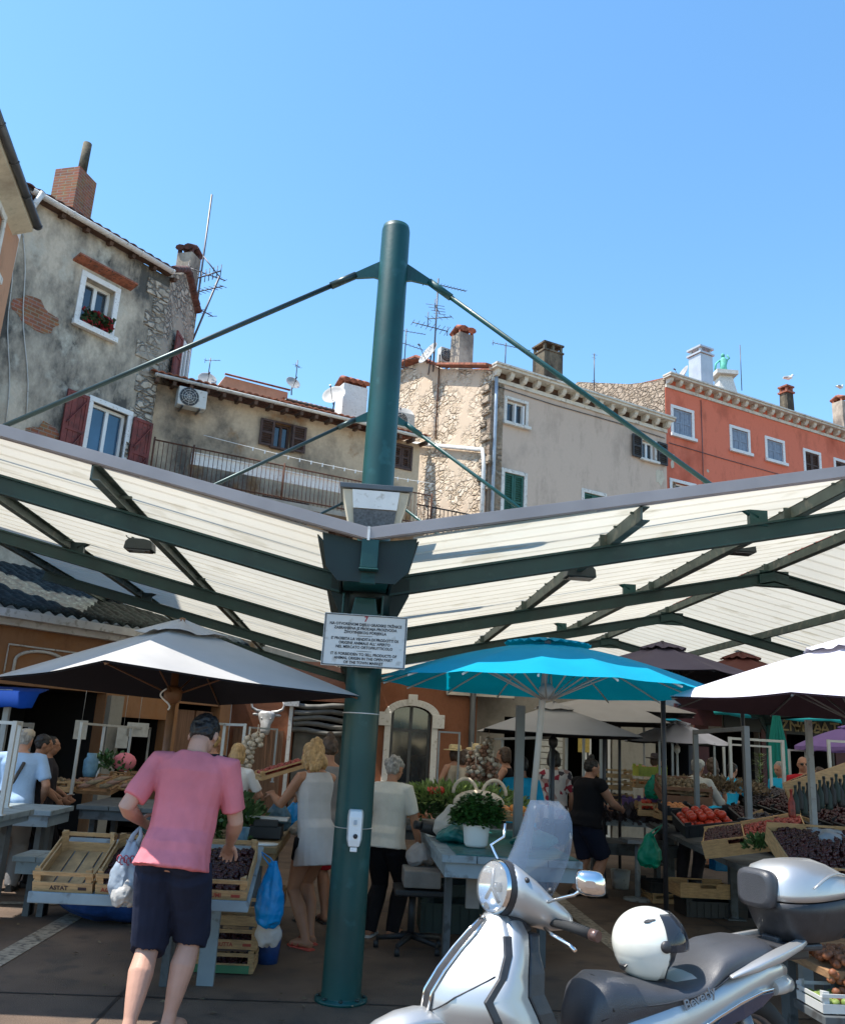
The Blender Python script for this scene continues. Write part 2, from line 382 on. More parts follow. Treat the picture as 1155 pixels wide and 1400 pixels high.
# paving joints: the square is laid in big slabs
for i, (a, b) in enumerate([((-6, 6.05), (7, 6.35)), ((-6, 9.3), (9, 9.6)), ((-6, 12.6), (10, 12.9)), ((-1.35, 3.6), (-1.25, 17)), ((1.25, 3), (1.3, 17)), ((3.9, 3), (3.9, 17)), ((-3.9, 4), (-3.9, 17))]):
    strip('paving_joint', a, b, .022, 'iron', .003)
p0, p1 = atz(0, 1312, 0), atz(168, 1215, 0); e = (p1 - p0).normalized()
strip('ground_marking', p0 - e * 1.5, p1 + e * 2.5, .17)
q0, q1 = atz(0, 1236, 0), atz(180, 1238, 0); strip('ground_marking', q0, q1, .12, 'line_paint', .008)
p0, p1 = atz(830, 1285, 0), atz(775, 1240, 0); e = (p1 - p0).normalized()
strip('ground_marking', p0 - e * 2.5, p1 + e * 1.2, .17)
mb = MB(); c = atz(125, 1236, 0)
mb.box(c + V((0, 0, .012)), (.55, .32, .006))
for k in range(9): mb.box(c + V((-.24 + k * .06, 0, .018)), (.02, .28, .006))
single('drain_grate', mb, 'iron', 'dark iron drain grate set in the paving near the left crate table', 'drain grate')

mat('litter', (.16, .12, .07), rough=.9, var=.6, scale=8)
rn = random.Random(5); mb = MB()
for k in range(240):
    c = V((rn.uniform(-3, 3.5), 5.0 + 7 * rn.random() ** 1.5, .012)); a = rn.uniform(0, 6.3); d = V((math.cos(a), math.sin(a), 0)) * rn.uniform(.008, .035); e = V((-d.y, d.x, 0)) * rn.uniform(.3, .8)
    mb.add([c - d, c - e + V((0, 0, .008)), c + d, c + e], [(0, 1, 2), (0, 2, 3)])
single('litter', mb, 'litter', 'scattered scraps of leaves and paper on the market paving', 'litter', kind='stuff')
# ================================================================ facades
class Fac:
    """vertical wall plane through a point of the photo at depth Y, running at azimuth az; u along, v up, w towards the viewer"""
    def __init__(s, px, py, Y, az, o=None, k=1.):
        s.k = k
        s.o = Vector(o) if o is not None else at(px, py, Y); a = R(az)
        s.d = Vector((math.sin(a), math.cos(a), 0)); s.n = Vector((s.d.y, -s.d.x, 0)); s.o.z = 0
    def P(s, u, v, w=0.): return s.o + s.d * u * s.k + s.n * w + Vector((0, 0, max(0., EYE + (v - EYE) * s.k) if s.k != 1 else v))
    def uv(s, px, py, w=0.):
        r = ray(px, py); q = s.o + s.n * w; t = q.dot(s.n) / r.dot(s.n); p = r * t
        return ((p - q).dot(s.d) / s.k, EYE + r.z * t / s.k)
    def rot(s): return Matrix((s.d, s.n, Vector((0, 0, 1)))).transposed()
    def box(s, mb, u, v, w):             # u,v,w = (lo, hi) pairs
        mb.box(s.P((u[0] + u[1]) / 2, (v[0] + v[1]) / 2, (w[0] + w[1]) / 2), (abs(u[1] - u[0]) * s.k, abs(w[1] - w[0]), abs(v[1] - v[0]) * s.k), s.rot())
def wall(f, u, v, holes, depth=8., rev=.28, wside=True):
    mb = MB(); us = sorted({u[0], u[1], *[h[0] for h in holes], *[h[1] for h in holes]}); vs_ = sorted({v[0], v[1], *[h[2] for h in holes], *[h[3] for h in holes]})
    for i in range(len(us) - 1):
        for j in range(len(vs_) - 1):
            cu, cv = (us[i] + us[i + 1]) / 2, (vs_[j] + vs_[j + 1]) / 2
            if any(h[0] < cu < h[1] and h[2] < cv < h[3] for h in holes): continue
            mb.add([f.P(us[i], vs_[j]), f.P(us[i + 1], vs_[j]), f.P(us[i + 1], vs_[j + 1]), f.P(us[i], vs_[j + 1])], [(0, 1, 2, 3)])
    for h in holes:
        a = [(h[0], h[2]), (h[1], h[2]), (h[1], h[3]), (h[0], h[3])]
        for k in range(4):
            p, q = a[k], a[(k + 1) % 4]
            mb.add([f.P(*p), f.P(*q), f.P(*q, -rev), f.P(*p, -rev)], [(0, 1, 2, 3)])
    if wside:
        for uu in u: mb.add([f.P(uu, v[0]), f.P(uu, v[0], -depth), f.P(uu, v[1], -depth), f.P(uu, v[1])], [(0, 1, 2, 3)])
        mb.add([f.P(u[0], v[0], -depth), f.P(u[1], v[0], -depth), f.P(u[1], v[1], -depth), f.P(u[0], v[1], -depth)], [(0, 1, 2, 3)])
        mb.add([f.P(u[0], v[1]), f.P(u[1], v[1]), f.P(u[1], v[1], -depth), f.P(u[0], v[1], -depth)], [(0, 1, 2, 3)])
    return mb
def shutter(par, f, u, v, w, m, name='shutter', louver=True, zbrace=False, ang=0.):
    mb = MB(); W = u[1] - u[0]; s = .07
    f.box(mb, (u[0], u[0] + s), v, (w, w + .045)); f.box(mb, (u[1] - s, u[1]), v, (w, w + .045))
    for a in (v[0] + s / 2, (v[0] + v[1]) / 2, v[1] - s / 2): f.box(mb, (u[0] + s, u[1] - s), (a - s / 2, a + s / 2), (w + .003, w + .042))
    if louver:
        n = int((v[1] - v[0]) / .075)
        for k in range(n):
            a = v[0] + (k + .5) * (v[1] - v[0]) / n
            mb.box(f.P((u[0] + u[1]) / 2, a, w + .02), (W - 2 * s, .05, .012), f.rot() @ Matrix.Rotation(R(-38), 3, 'X'))
        f.box(mb, (u[0] + s, u[1] - s), (v[0] + s, v[1] - s), (w - .004, w + .002))
    else:
        n = max(2, int(W / .12))
        for k in range(n):
            a = u[0] + s * .2 + k * (W - s * .4) / n; f.box(mb, (a + .004, a + (W - s * .4) / n - .004), (v[0] + .01, v[1] - .01), (w + .006, w + .024 + .003 * (k % 2)))
        if zbrace:
            mb.bar(f.P(u[0] + s, v[0] + .15, w + .048), f.P(u[1] - s, (v[0] + v[1]) / 2 - .05, w + .048), .02, .07, f.n)
            mb.bar(f.P(u[0] + s, (v[0] + v[1]) / 2 + .1, w + .048), f.P(u[1] - s, v[1] - .15, w + .048), .02, .07, f.n)
    return obj(name, mb, m, par)
def window(par, f, h, sur=.11, mcol='stone_trim', frame='frame_white', pane='pane_dark', closed=None, louver=True, sill=True, rev=.2, mull=True, name='window'):
    """h = opening rect (u0,u1,v0,v1). The surround is the part; sash, pane, sill and shutters its sub-parts"""
    mb = MB(); u0, u1, v0, v1 = h; pr = .035
    if sur:
        f.box(mb, (u0 - sur, u0), (v0, v1), (-.02, pr)); f.box(mb, (u1, u1 + sur), (v0, v1), (-.02, pr)); f.box(mb, (u0 - sur, u1 + sur), (v1, v1 + sur), (-.02, pr + .003))
        f.box(mb, (u0 - sur, u1 + sur), (v0 - sur, v0), (-.02, pr + .003))
    else: f.box(mb, (u0, u1), (v1 - .03, v1), (-rev, -rev + .06))
    wn_ = obj(name, mb, mcol, par, bevel=.008)
    if sill:
        mb = MB(); f.box(mb, (u0 - sur - .06, u1 + sur + .06), (v0 - sur * .9 - .02, v0 - .005), (pr + .006, pr + .10)); obj('sill', mb, mcol, wn_, bevel=.01)
    if closed:
        mid = (u0 + u1) / 2
        shutter(wn_, f, (u0 + .01, mid - .005), (v0 + .01, v1 - .01), -.06, closed, louver=louver); shutter(wn_, f, (mid + .005, u1 - .01), (v0 + .01, v1 - .01), -.06, closed, louver=louver)
    else:
        mb = MB(); t = .07; z = (-rev + .03, -rev + .09)
        f.box(mb, (u0, u0 + t), (v0, v1), z); f.box(mb, (u1 - t, u1), (v0, v1), z); f.box(mb, (u0 + t, u1 - t), (v1 - t, v1), z); f.box(mb, (u0 + t, u1 - t), (v0, v0 + t), z)
        if mull: f.box(mb, ((u0 + u1) / 2 - t * .6, (u0 + u1) / 2 + t * .6), (v0 + t, v1 - t), z)
        obj('sash', mb, frame, wn_)
    mb = MB(); mb.add([f.P(u0, v0, -rev + .04), f.P(u1, v0, -rev + .04), f.P(u1, v1, -rev + .04), f.P(u0, v1, -rev + .04)], [(0, 1, 2, 3)]); obj('pane', mb, pane, wn_)
    return wn_
def tiles(par, f, u, v0, w0, rise, run, m='tile', pitch=.21, name='roof', du=.07):
    """curved clay tiles from the eave (height v0, w0 in front of the wall) up and back"""
    mb = MB(); nu = int((u[1] - u[0]) / (pitch / 6)); nr = 14; gsh = []
    for j in range(nr + 1):
        t = j / nr; row = []
        for i in range(nu + 1):
            uu = u[0] + (u[1] - u[0]) * i / nu; ph = (uu / pitch) % 1; a = .055 * abs(math.sin(PI * ph)) ** .8 * (1 + .12 * mnoise.noise(Vector((int(uu / pitch) * 3.1, j * 1.7, 0))))
            row.append(f.P(uu, v0 + rise * t + a + .022 * ((j % 2)), w0 - run * t + .02 * mnoise.noise(Vector((int(uu / pitch) * 5.3, 0, 0)))))
        gsh.append(row)
    mb.sheet(gsh); return obj(name, mb, m, par, solid=.03)
def gutter(par, f, u, v, w, m, r=.075, name='gutter', br=0):
    mb = MB(); prof = [(math.cos(a) * r, math.sin(a) * r) for a in [PI + PI * k / 8 for k in range(9)]]; prof += [(x * .8, y * .8) for x, y in prof[::-1]]
    mb.loft([[f.P(uu, v + y, w + x) for x, y in prof] for uu in u]); 
    n = int((u[1] - u[0]) / .9)
    for k in range(n + 1):
        uu = u[0] + .05 + (u[1] - u[0] - .1) * k / max(1, n); mb.loft([[f.P(uu + s, v + y * 1.15, w + x * 1.15) for x, y in prof[:9]] + [f.P(uu + s, v, w - r), ] for s in (-.015, .015)])
    return obj(name, mb, m, par)
def chimney(par, c, wx, wy, h, m, az=0., cap='slab', capm=None, name='chimney', flues=1, taper=1.):
    """c = base centre; returns chimney part with its cap as sub-part"""
    rt = Matrix.Rotation(-R(az), 3, 'Z'); c = Vector(c); mb = MB()
    mb.loft([[c + rt @ Vector((sx * wx / 2 * k, sy * wy / 2 * k, z)) for sx, sy in ((-1, -1), (1, -1), (1, 1), (-1, 1))] for z, k in ((0, 1), (h, taper))], True, False)
    o = obj(name, mb, m, par, bevel=.01) if par else None
    cb = MB()
    if cap == 'slab':
        cb.box(c + V((0, 0, h + .05)), (wx * taper + .12, wy * taper + .12, .08), rt)
        for sx in (-1, 1):
            for sy in (-1, 1): cb.box(c + rt @ V((sx * wx * .38 * taper, sy * wy * .38 * taper, h + .19)), (.1, .1, .2), rt)
        cb.box(c + V((0, 0, h + .33)), (wx * taper + .1, wy * taper + .1, .08), rt)
    elif cap == 'tile':
        for sx in (-1, 1):
            for sy in (-1, 1): cb.box(c + rt @ V((sx * wx * .40, sy * wy * .40, h + .07)), (.09, .09, .14), rt)
        n = max(2, int(wx / .2))
        for side in (-1, 1):
            for k in range(n):
                x = (-wx / 2 + (k + .5) * wx / n) * 1.12
                pts = [c + rt @ V((x, side * .02, h + .14 + wy * .28)), c + rt @ V((x, side * (wy / 2 + .08), h + .13))]
                cb.tube(pts, [wx / n * .55, wx / n * .6], 8, flat=.6)
    elif cap == 'open':
        for z in (.0, .3): cb.box(c + V((0, 0, h + z + .04)), (wx * taper + .06, wy * taper + .06, .07), rt)
        for sx in (-1, 0, 1):
            for sy in (-1, 1): cb.box(c + rt @ V((sx * wx * .43 * taper, sy * wy * .42 * taper, h + .19)), (.09, .09, .24), rt)
    if o: obj('cap', cb, capm or m, o)
    return o
def antenna(base, h, arms, label, name='antenna', r=.02, group=None):
    """mast with yagi arms: arms = [(height, azimuth, length, elements, rod length)]"""
    base = Vector(base); t = thing(name, label, 'antenna', base, 0, group)
    mb = MB(); mb.tube([base, base + V((.0, 0, h))], r, 6); obj('mast', mb, 'antenna_metal', t)
    for z, az, ln, ne, el in arms:
        d = V((math.sin(R(az)), math.cos(R(az)), 0)); s = V((d.y, -d.x, 0)); a = MB(); c = base + V((0, 0, z))
        a.tube([c - d * ln * .35, c + d * ln * .65], r * .6, 5)
        for k in range(ne):
            q = c + d * (ln * (-.33 + .97 * k / max(1, ne - 1))); L_ = el * (1 - .45 * k / ne)
            a.tube([q - s * L_ / 2 + V((0, 0, L_ * .12)), q + s * L_ / 2 - V((0, 0, L_ * .12))], r * .35, 4)
        a.tube([c - d * ln * .34 + V((0, 0, -el * .35)), c - d * ln * .34 + V((0, 0, el * .35))], r * .5, 4)
        obj('yagi_arm', a, 'antenna_metal', t)
    return t
def dish(c, az, r, label, el=25, par_h=.5, group=None):
    c = Vector(c); d = V((math.sin(R(az)) * math.cos(R(el)), math.cos(R(az)) * math.cos(R(el)), math.sin(R(el))))
    t = thing('satellite_dish', label, 'satellite dish', c - V((0, 0, par_h)), 0, group)
    mb = MB(); mb.lathe(c, [(.01, 0), (r * .5, .03 * r), (r * .8, .10 * r), (r, .17 * r), (r * 1.02, .17 * r), (r * .8, .06 * r), (r * .5, -.02 * r), (.01, -.05 * r)], 24, d, cap=False); obj('reflector', mb, 'dish_grey', t)
    mb = MB(); mb.tube([c - V((0, 0, par_h)), c - d * .08], .025, 6); obj('bracket', mb, 'antenna_metal', t)
    mb = MB(); f_ = c + d * r * 1.1; mb.tube([c - V((0, 0, r * .9)) + d * .15 * r, f_], .012, 5); mb.lathe(f_, [(.03, -.05), (.035, .05)], 8, d); obj('feed_arm', mb, 'antenna_metal', t)
    return t
def ac_unit(f, u, v, w, label, W=.85, H=.58, D=.3):
    """outdoor air conditioner: casing, fan grille, brackets"""
    t = thing('air_conditioner', label, 'air conditioner', f.P(u, v, w))
    mb = MB(); f.box(mb, (u - W / 2, u + W / 2), (v, v + H), (w, w + D)); b = obj('casing', mb, 'ac_white', t, bevel=.02)
    mb = MB(); c = f.P(u - W * .12, v + H / 2, w + D + .003)
    mb.lathe(c, [(H * .40, 0), (H * .40, .012), (H * .36, .012), (H * .36, 0)], 20, f.n); mb.lathe(c, [(.001, .006), (H * .36, .006), (H * .36, .0), (.001, 0)], 20, f.n)
    obj('fan_opening', mb, 'gutter_grey', t)
    mb = MB()
    for k in (.1, .2, .3): 
        mb.tube([c + f.n * .02 + (f.d * math.cos(a) + V((0, 0, 1)) * math.sin(a)) * H * k for a in [2 * PI * i / 20 for i in range(21)]], .006, 4)
    for i in range(8): a = 2 * PI * i / 8; mb.tube([c + f.n * .02, c + f.n * .02 + (f.d * math.cos(a) + V((0, 0, 1)) * math.sin(a)) * H * .38], .005, 4)
    obj('fan_guard', mb, 'ac_white', t)
    mb = MB()
    for s in (-.3, .3): f.box(mb, (u + s * W - .02, u + s * W + .02), (v - .05, v - .002), (w - .35, w + D)); f.box(mb, (u + s * W - .02, u + s * W + .02), (v - .35, v - .05), (w - .38, w - .34))
    obj('bracket', mb, 'gutter_grey', t); return t
# ================================================================ A: peach house at the left edge
fA = Fac(29, 313, 14, -8)
A = thing('peach_house', 'peach plastered house at the far left edge with dark metal gutter along its eave', 'house', fA.P(0, 0))
obj('wall', wall(fA, (-4, 0), (0, 9.7), [(-1.75, -1.02, 8.5, 9.45)], depth=5), 'plaster_peach', A)
window(A, fA, (-1.75, -1.02, 8.5, 9.45), mcol='stone_trim')
mb = MB(); mb.loft([[fA.P(u, 9.55, 0), fA.P(u, 9.68, .30), fA.P(u, 9.78, .30), fA.P(u, 9.78, 0)] for u in (-4, -.38)], True, False); obj('eave', mb, 'plaster_cream', A)
gutter(A, fA, (-4, -.36), 9.8, .36, 'gutter_grey', .075)
tiles(A, fA, (-4, -.36), 9.8, .3, 1.0, 4.5)

# ================================================================ B: grey weathered house
fB = Fac(235, 370, 20, 39)
B = thing('grey_plaster_house', 'tall old house with grimy grey weathered plaster and dark red shutters', 'house', fB.P(0, 0))
h1 = (-2.22, -1.45, 10.28, 11.38); h2 = (-1.55, -.62, 6.9, 8.62)
obj('wall', wall(fB, (-7, 0), (0, 12.46), [h1, h2], depth=6), 'plaster_grey', B)
wB = window(B, fB, h1, sur=.13, mcol='white_paint', rev=.26)
mb = MB(); mb.box(fB.P(-1.83, 11.66, .10), (1.55, .34, .05), fB.rot() @ Matrix.Rotation(R(18), 3, 'X')); obj('lintel_board', mb, 'tile', wB)
w2 = window(B, fB, h2, sur=.12, mcol='white_paint', pane='pane_blue', rev=.2)
shutter(w2, fB, (-2.24, -1.7), (6.95, 8.66), .06, 'shutter_red', louver=False, zbrace=True)
shutter(w2, fB, (-.5, .03), (6.95, 8.62), .06, 'shutter_red', louver=False, zbrace=True)
mb = MB(); random.seed(3)
for k in range(170):
    c = fB.P(-2.18 + .72 * random.random(), 10.32 + .3 * random.random() ** 1.4, .02 + .15 * random.random()); d = V((random.uniform(-1, 1), random.uniform(-1, 1), random.uniform(-.2, 1))).normalized() * .07; e = d.cross(V((random.random(), .3, .4))).normalized() * .045
    mb.cur = 0 if random.random() < .5 else 1; mb.add([c - d - e, c + d - e, c + d + e, c - d + e], [(0, 1, 2, 3)])
mat('leaf_dark', (.025, .06, .02), rough=.6, var=.4, scale=20); mat('petal_red', (.35, .03, .04), rough=.6, var=.4, scale=20)
single('flower_box', mb, ['leaf_dark', 'petal_red'], 'red flowers on the sill of the upper window of the grey house', 'flowers')
# exposed brick patches in the plaster, irregular outline
def patch(par, f, u, v, ru, rv, m, seed):
    random.seed(seed); pts = []
    for k in range(18):
        a = 2 * PI * k / 18; q = .7 + .4 * random.random(); pts.append(f.P(u + math.cos(a) * ru * q, v + math.sin(a) * rv * q, -.01))
    mb = MB(); mb.prism(pts, f.n, .018); return obj('bare_masonry', mb, m, par)
patch(B, fB, -3.25, 10.0, .55, .36, 'brick', 2); patch(B, fB, -2.55, 7.35, .42, .42, 'brick', 5)
mb = MB()
for k in range(30):
    z = 12.2 - k * .42; fB.box(mb, (-.62 + .18 * (k % 2) + random.uniform(-.06, .06), .012), (z - .40, z), (-.02, .02 + .018 * random.random()))
obj('quoins', mb, 'stone_quoin', B, bevel=.02)
gutter(B, fB, (-3.9, -.12), 12.54, .24, 'gutter_white', .085)
mb = MB(); 
for k in range(12): u = -6.8 + k * .62; mb.bar(fB.P(u, 12.5, -.3), fB.P(u, 12.40, .17), .09, .09)
fB.box(mb, (-7, -.1), (12.47, 12.5), (0, .2)); obj('eave_rafters', mb, 'wood_old', B)
tiles(B, fB, (-7, -.05), 12.56, .27, 1.55, 3.6, 'tile_dark', .24)
mb = MB(); q = fB.P(-3.8, 12.5, .3); mb.tube([fB.P(-3.75, 12.5, .4), fB.P(-3.85, 12.1, .25), fB.P(-3.95, 11.7, .1), fB.P(-4, 8, .08), fB.P(-4, 3.4, .08)], .06, 10); obj('downpipe', mb, 'gutter_white', B)
fBs = Fac(0, 0, 1, 5, o=fB.P(0, 0)); 
LB_ = min(3.6, fBs.uv(266, 450)[0]); mb = MB(); mb.prism([fBs.P(0.02, 0), fBs.P(LB_, 0), fBs.P(LB_, 12.6), fBs.P(LB_ * .45, 13.2), fBs.P(.0, 12.6)], -fBs.n, .5); obj('side_wall', mb, 'stone_quoin', B)
mb = MB()
for k in range(10):
    a, b = k / 10, (k + 1) / 10; za = 12.72 + .62 * min(1, a * 2.2) - 1.0 * max(0, a - .45) ; zb = 12.72 + .62 * min(1, b * 2.2) - 1.0 * max(0, b - .45)
    mb.tube([fBs.P(LB_ * a, za + .02, .02), fBs.P(LB_ * b, zb + .02, .02)], [.11, .13], 8, flat=.7)
obj('verge_tiles', mb, 'tile_dark', B)
ws = window(B, fBs, (LB_ * .52, LB_ * .78, 10.2, 11.4), sur=.08, rev=-.06, closed=None)
shutter(ws, fBs, (LB_ * .28, LB_ * .5), (10.2, 11.4), .10, 'shutter_red', louver=False)
for v_ in (9.0,): window(B, fBs, (.45, .85, 8.4, 9.0), sur=.05, rev=-.05, frame='shutter_brown', mcol='shutter_brown', sill=False)
# its two chimneys stand on the roof
c1 = fB.P(-3.0, 13.05, -2.2); ch = chimney(B, V((-8.62, 21.4, 13.9)), .76, .76, 2.15, 'brick', az=18, cap='none', capm='brick')
mb = MB(); pt = V((-8.5, 21.4, 15.95)); mb.tube([pt, pt + V((.02, 0, 1.15))], [.125, .115], 12); obj('flue_pipe', mb, 'chimney_old', ch)
chimney(B, at(252, 400, 23) , .48, .5, 1.15, 'chimney_plaster', az=20, cap='tile', capm='tile_dark')
antenna(at(262, 470, 22.5), 4.7, [(2.2, 60, 1.1, 8, .5), (1.6, 120, 1.3, 9, .55), (1.1, 40, .9, 5, .6)], 'tall thin antenna mast beside the side wall of the grey house', r=.028)
mb = MB(); a0 = at(257, 480, 22.4); mb.tube([a0, at(300, 378, 22.3)], .03, 6); mb.tube([at(278, 350, 22.3), at(300, 378, 22.3)], .02, 6); mb.tube([at(270, 380, 22.3), at(302, 370, 22.3)], .02, 6)
for k in range(7): q = at(270, 380, 22.3).lerp(at(302, 370, 22.3), k / 6); mb.tube([q + V((0, 0, -.2)), q + V((0, 0, .2))], .012, 4)
single('antenna', mb, 'antenna_metal', 'slanting antenna pole braced against the side of the grey house', 'antenna')
# hanging cables on the facade
for i, (a, b) in enumerate((((15, 330), (8, 580)), ((30, 320), (36, 575)))):
    u0, v0 = fB.uv(*a); u1, v1 = fB.uv(*b); mb = MB(); mb.tube([fB.P(u0 + (u1 - u0) * k / 10 + .04 * math.sin(k), v0 + (v1 - v0) * k / 10, .03) for k in range(11)], .012, 5); obj('cable', mb, 'ac_white', B)

# ================================================================ C: low beige house with balcony
fC = Fac(575, 600, 28.5 * .81, 66, k=.81)
Cb = thing('beige_house', 'low beige house with peeling stained plaster, brown shutters and a tiled eave', 'house', fC.P(-4, 0))
hc1 = (-5.2, -4.65, 10.42, 11.24); hc2 = (-1.0, -.36, 10.68, 11.4); hc3 = (-5.3, -3.9, 7.2, 8.75); hc4 = (-3.2, -2.3, 7.2, 8.6)
obj('wall', wall(fC, (-9.2, 0), (0, 11.62), [hc1, hc2, hc3, hc4], depth=7), 'plaster_beige', Cb)
wc = window(Cb, fC, hc1, sur=.06, mcol='shutter_brown', frame='shutter_brown')
shutter(wc, fC, (-5.68, -5.22), (10.4, 11.26), .06, 'shutter_brown'); shutter(wc, fC, (-4.62, -4.16), (10.4, 11.26), .06, 'shutter_brown')
window(Cb, fC, hc2, sur=.08, mcol='shutter_brown', closed='shutter_brown', sill=False)
window(Cb, fC, hc3, sur=.06, mcol='shutter_brown', frame='shutter_brown', sill=False); window(Cb, fC, hc4, sur=.06, mcol='shutter_brown', closed='shutter_brown', sill=False)
gutter(Cb, fC, (-9.1, .1), 11.72, .42, 'gutter_white', .07)
mb = MB()
for k in range(19): u = -9.0 + k * .5; mb.bar(fC.P(u, 11.62, -.1), fC.P(u, 11.56, .4), .08, .1)
obj('eave_rafters', mb, 'wood_old', Cb)
tiles(Cb, fC, (-9.2, .1), 11.76, .45, 1.5, 5.5, 'tile', .22)
# balcony: slab, white parapet sheet, railing
bal = MB(); fC.box(bal, (-9, -.2), (8.2, 8.35), (0, 1.2)); sl = obj('balcony', bal, 'plaster_pale', Cb)
mb = MB(); fC.box(mb, (-7.9, -2.2), (8.98, 9.3), (.98, 1.02)); fC.box(mb, (-7.9, -2.2), (9.3, 9.34), (.93, 1.05)); obj('white_screen', mb, 'white_paint', sl)
mb = MB()
for u in [-9 + .13 * k for k in range(68)]: mb.tube([fC.P(u, 8.35, 1.15), fC.P(u, 9.42, 1.15)], .008, 5)
for v in (8.45, 9.42): mb.tube([fC.P(-9, v, 1.15), fC.P(-.2, v, 1.15)], .018, 6)
for u in (-9, -7.9, -5.2, -2.6, -.2): mb.tube([fC.P(u, 8.2, 1.15), fC.P(u, 9.5, 1.15)], .022, 6)
obj('railing', mb, 'rust', sl)
mb = MB(); fD_ = None
mb.tube([fC.P(-7.6 + .38 * k, 9.95 - .12 * math.sin(PI * k / 20), .9) for k in range(21)], .008, 4)
for k in range(4, 20): mb.box(fC.P(-7.6 + .37 * k, 9.92 - .12 * math.sin(PI * k / 20), .9), (.03, .02, .09))
single('washing_line', mb, 'white_paint', 'washing line with white pegs in front of the beige house wall', 'washing line')
ac_unit(fC, *fC.uv(256, 563), .12, 'white air conditioner high on the left end of the beige house wall')
# second balcony rail further right, in front of the stone gable
fR = Fac(563, 686, 23.6, 66); mb = MB()
for k in range(19): mb.tube([fR.P(.13 * k, 6.9, 0), fR.P(.13 * k, fR.uv(563, 688)[1], 0)], .012, 5)
for v in (7.0, fR.uv(563, 688)[1]): mb.tube([fR.P(-.05, v, 0), fR.P(2.42, v, 0)], .022, 6)
single('balcony_railing', mb, 'iron', 'short dark balcony railing below the sunlit stone gable', 'railing')
# pink house behind, white chimney, dishes
fK = Fac(300, 510, 33, 66)
K = thing('pink_house', 'pale salmon house with tiled roof rising behind the beige house', 'house', fK.P(3, 0))
u0, v0 = fK.uv(300, 512); u1, v1 = fK.uv(356, 524)
mb = MB(); mb.prism([fK.P(-.1, 0), fK.P(2.9, 0), fK.P(2.9, v1 - .1), fK.P(.25, v0), fK.P(-.1, v0 - .7)], -fK.n, 5); obj('wall', mb, 'plaster_pink', K)
obj('side_wing', wall(fK, (2.9, 9), (0, v1 - .55), [], depth=5), 'plaster_pink', K)
tiles(K, fK, (2.7, 9.1), v1 - .55, .35, 1.1, 3.5, 'tile', .22)
mb = MB(); mb.tube([fK.P(.2, v0 + .05, .1), fK.P(2.95, v1 - .02, .1)], .07, 8, flat=.5); obj('verge_tiles', mb, 'tile', K)
gutter(K, fK, (2.7, 9.1), v1 - .55, .4, 'gutter_grey', .06)
cw = MB(); c = at(478, 575, 30)
Kc = thing('rooftop_chimney', 'white plastered chimney with a clay tile cap on the beige house roof', 'chimney', c - V((0, 0, .4)))
chimney(Kc, c - V((0, 0, .4)), .95, .7, 1.65, 'white_paint', az=-24, cap='tile', capm='tile', name='shaft')
dish(at(457, 541, 29), 200, .42, 'satellite dish just left of the white chimney'); dish(at(400, 524, 33), 150, .3, 'small dish on the ridge of the salmon house'); dish(at(283, 520, 32), 160, .36, 'pale satellite dish left of the salmon house gable')
dish(at(549, 572, 29.3), 190, .45, 'satellite dish right of the green mast beside the stone gable')
antenna(at(404, 522, 33), .95, [(.7, 30, .3, 3, .3)], 'short antenna on the ridge of the salmon house'); antenna(at(285, 512, 32), .7, [(.6, 100, .6, 4, .3)], 'small antenna left of the salmon house')
ac_unit(Fac(0, 0, 1, 66, o=at(546, 590, 29)), 0, at(546, 588, 29).z, 0, 'air conditioner on the eave close to the right of the mast')

# ================================================================ D: taupe house with stone gable
fD = Fac(672, 520, 26, 64); fG = Fac(672, 520, 26, -26)
D = thing('taupe_house', 'taupe rendered house with white bracketed cornice and rubble stone gable', 'house', fD.P(3, 0))
hd = [(.62, 1.38, 11.85, 12.63), (.62, 1.39, 8.35, 10.15), (6.5, 7.12, 11.88, 12.58), (3.87, 4.73, 8.4, 10.12), (3.9, 4.7, 4.5, 6.3), (.6, 1.4, 4.5, 6.3)]
obj('wall', wall(fD, (0, 7.7), (0, 13.1), hd, depth=.4), 'plaster_taupe', D)
wd = window(D, fD, hd[0], sur=.1); obj('open_sash', (lambda m: (fD.box(m, (.95, 1.0), (11.9, 12.55), (-.15, .0)), fD.box(m, (1.28, 1.33), (11.9, 12.55), (-.15, .0)), m)[2])(MB()), 'frame_white', wd)
window(D, fD, hd[1], sur=.12, closed='shutter_green'); window(D, fD, hd[3], sur=.12, closed='shutter_green')
wd3 = window(D, fD, hd[2], sur=.08)
shutter(wd3, fD, (5.98, 6.42), (11.85, 12.68), .06, 'shutter_dark'); shutter(wd3, fD, (7.2, 7.66), (11.82, 12.65), .06, 'shutter_dark')
for h in hd[4:]: window(D, fD, h, sur=.12, closed='shutter_green')
def cornice(par, f, u, v, m, wm):
    """white band, modillions and overhanging shelf"""
    mb = MB(); f.box(mb, u, (v, v + .13), (-.02, .06)); f.box(mb, (u[0] - .1, u[1] + .05), (v + .36, v + .44), (-.02, .40)); f.box(mb, (u[0] - .12, u[1] + .05), (v + .44, v + .5), (-.02, .46))
    n = int((u[1] - u[0]) / .52)
    for k in range(n + 1):
        a = u[0] + .08 + (u[1] - u[0] - .2) * k / n
        mb.prism([f.P(a - .06, v + .133, .0), f.P(a - .06, v + .358, .0), f.P(a - .06, v + .358, .30), f.P(a - .06, v + .24, .28), f.P(a - .06, v + .15, .20)], f.d, .15)
    o = obj('cornice', mb, m, par); mb = MB(); f.box(mb, (u[0] + .05, u[1] - .05), (v + .13, v + .36), (-.3, .004)); obj('frieze', mb, wm, o); return o
cornice(D, fD, (0, 7.7), 13.1, 'cornice_white', 'wood_old')
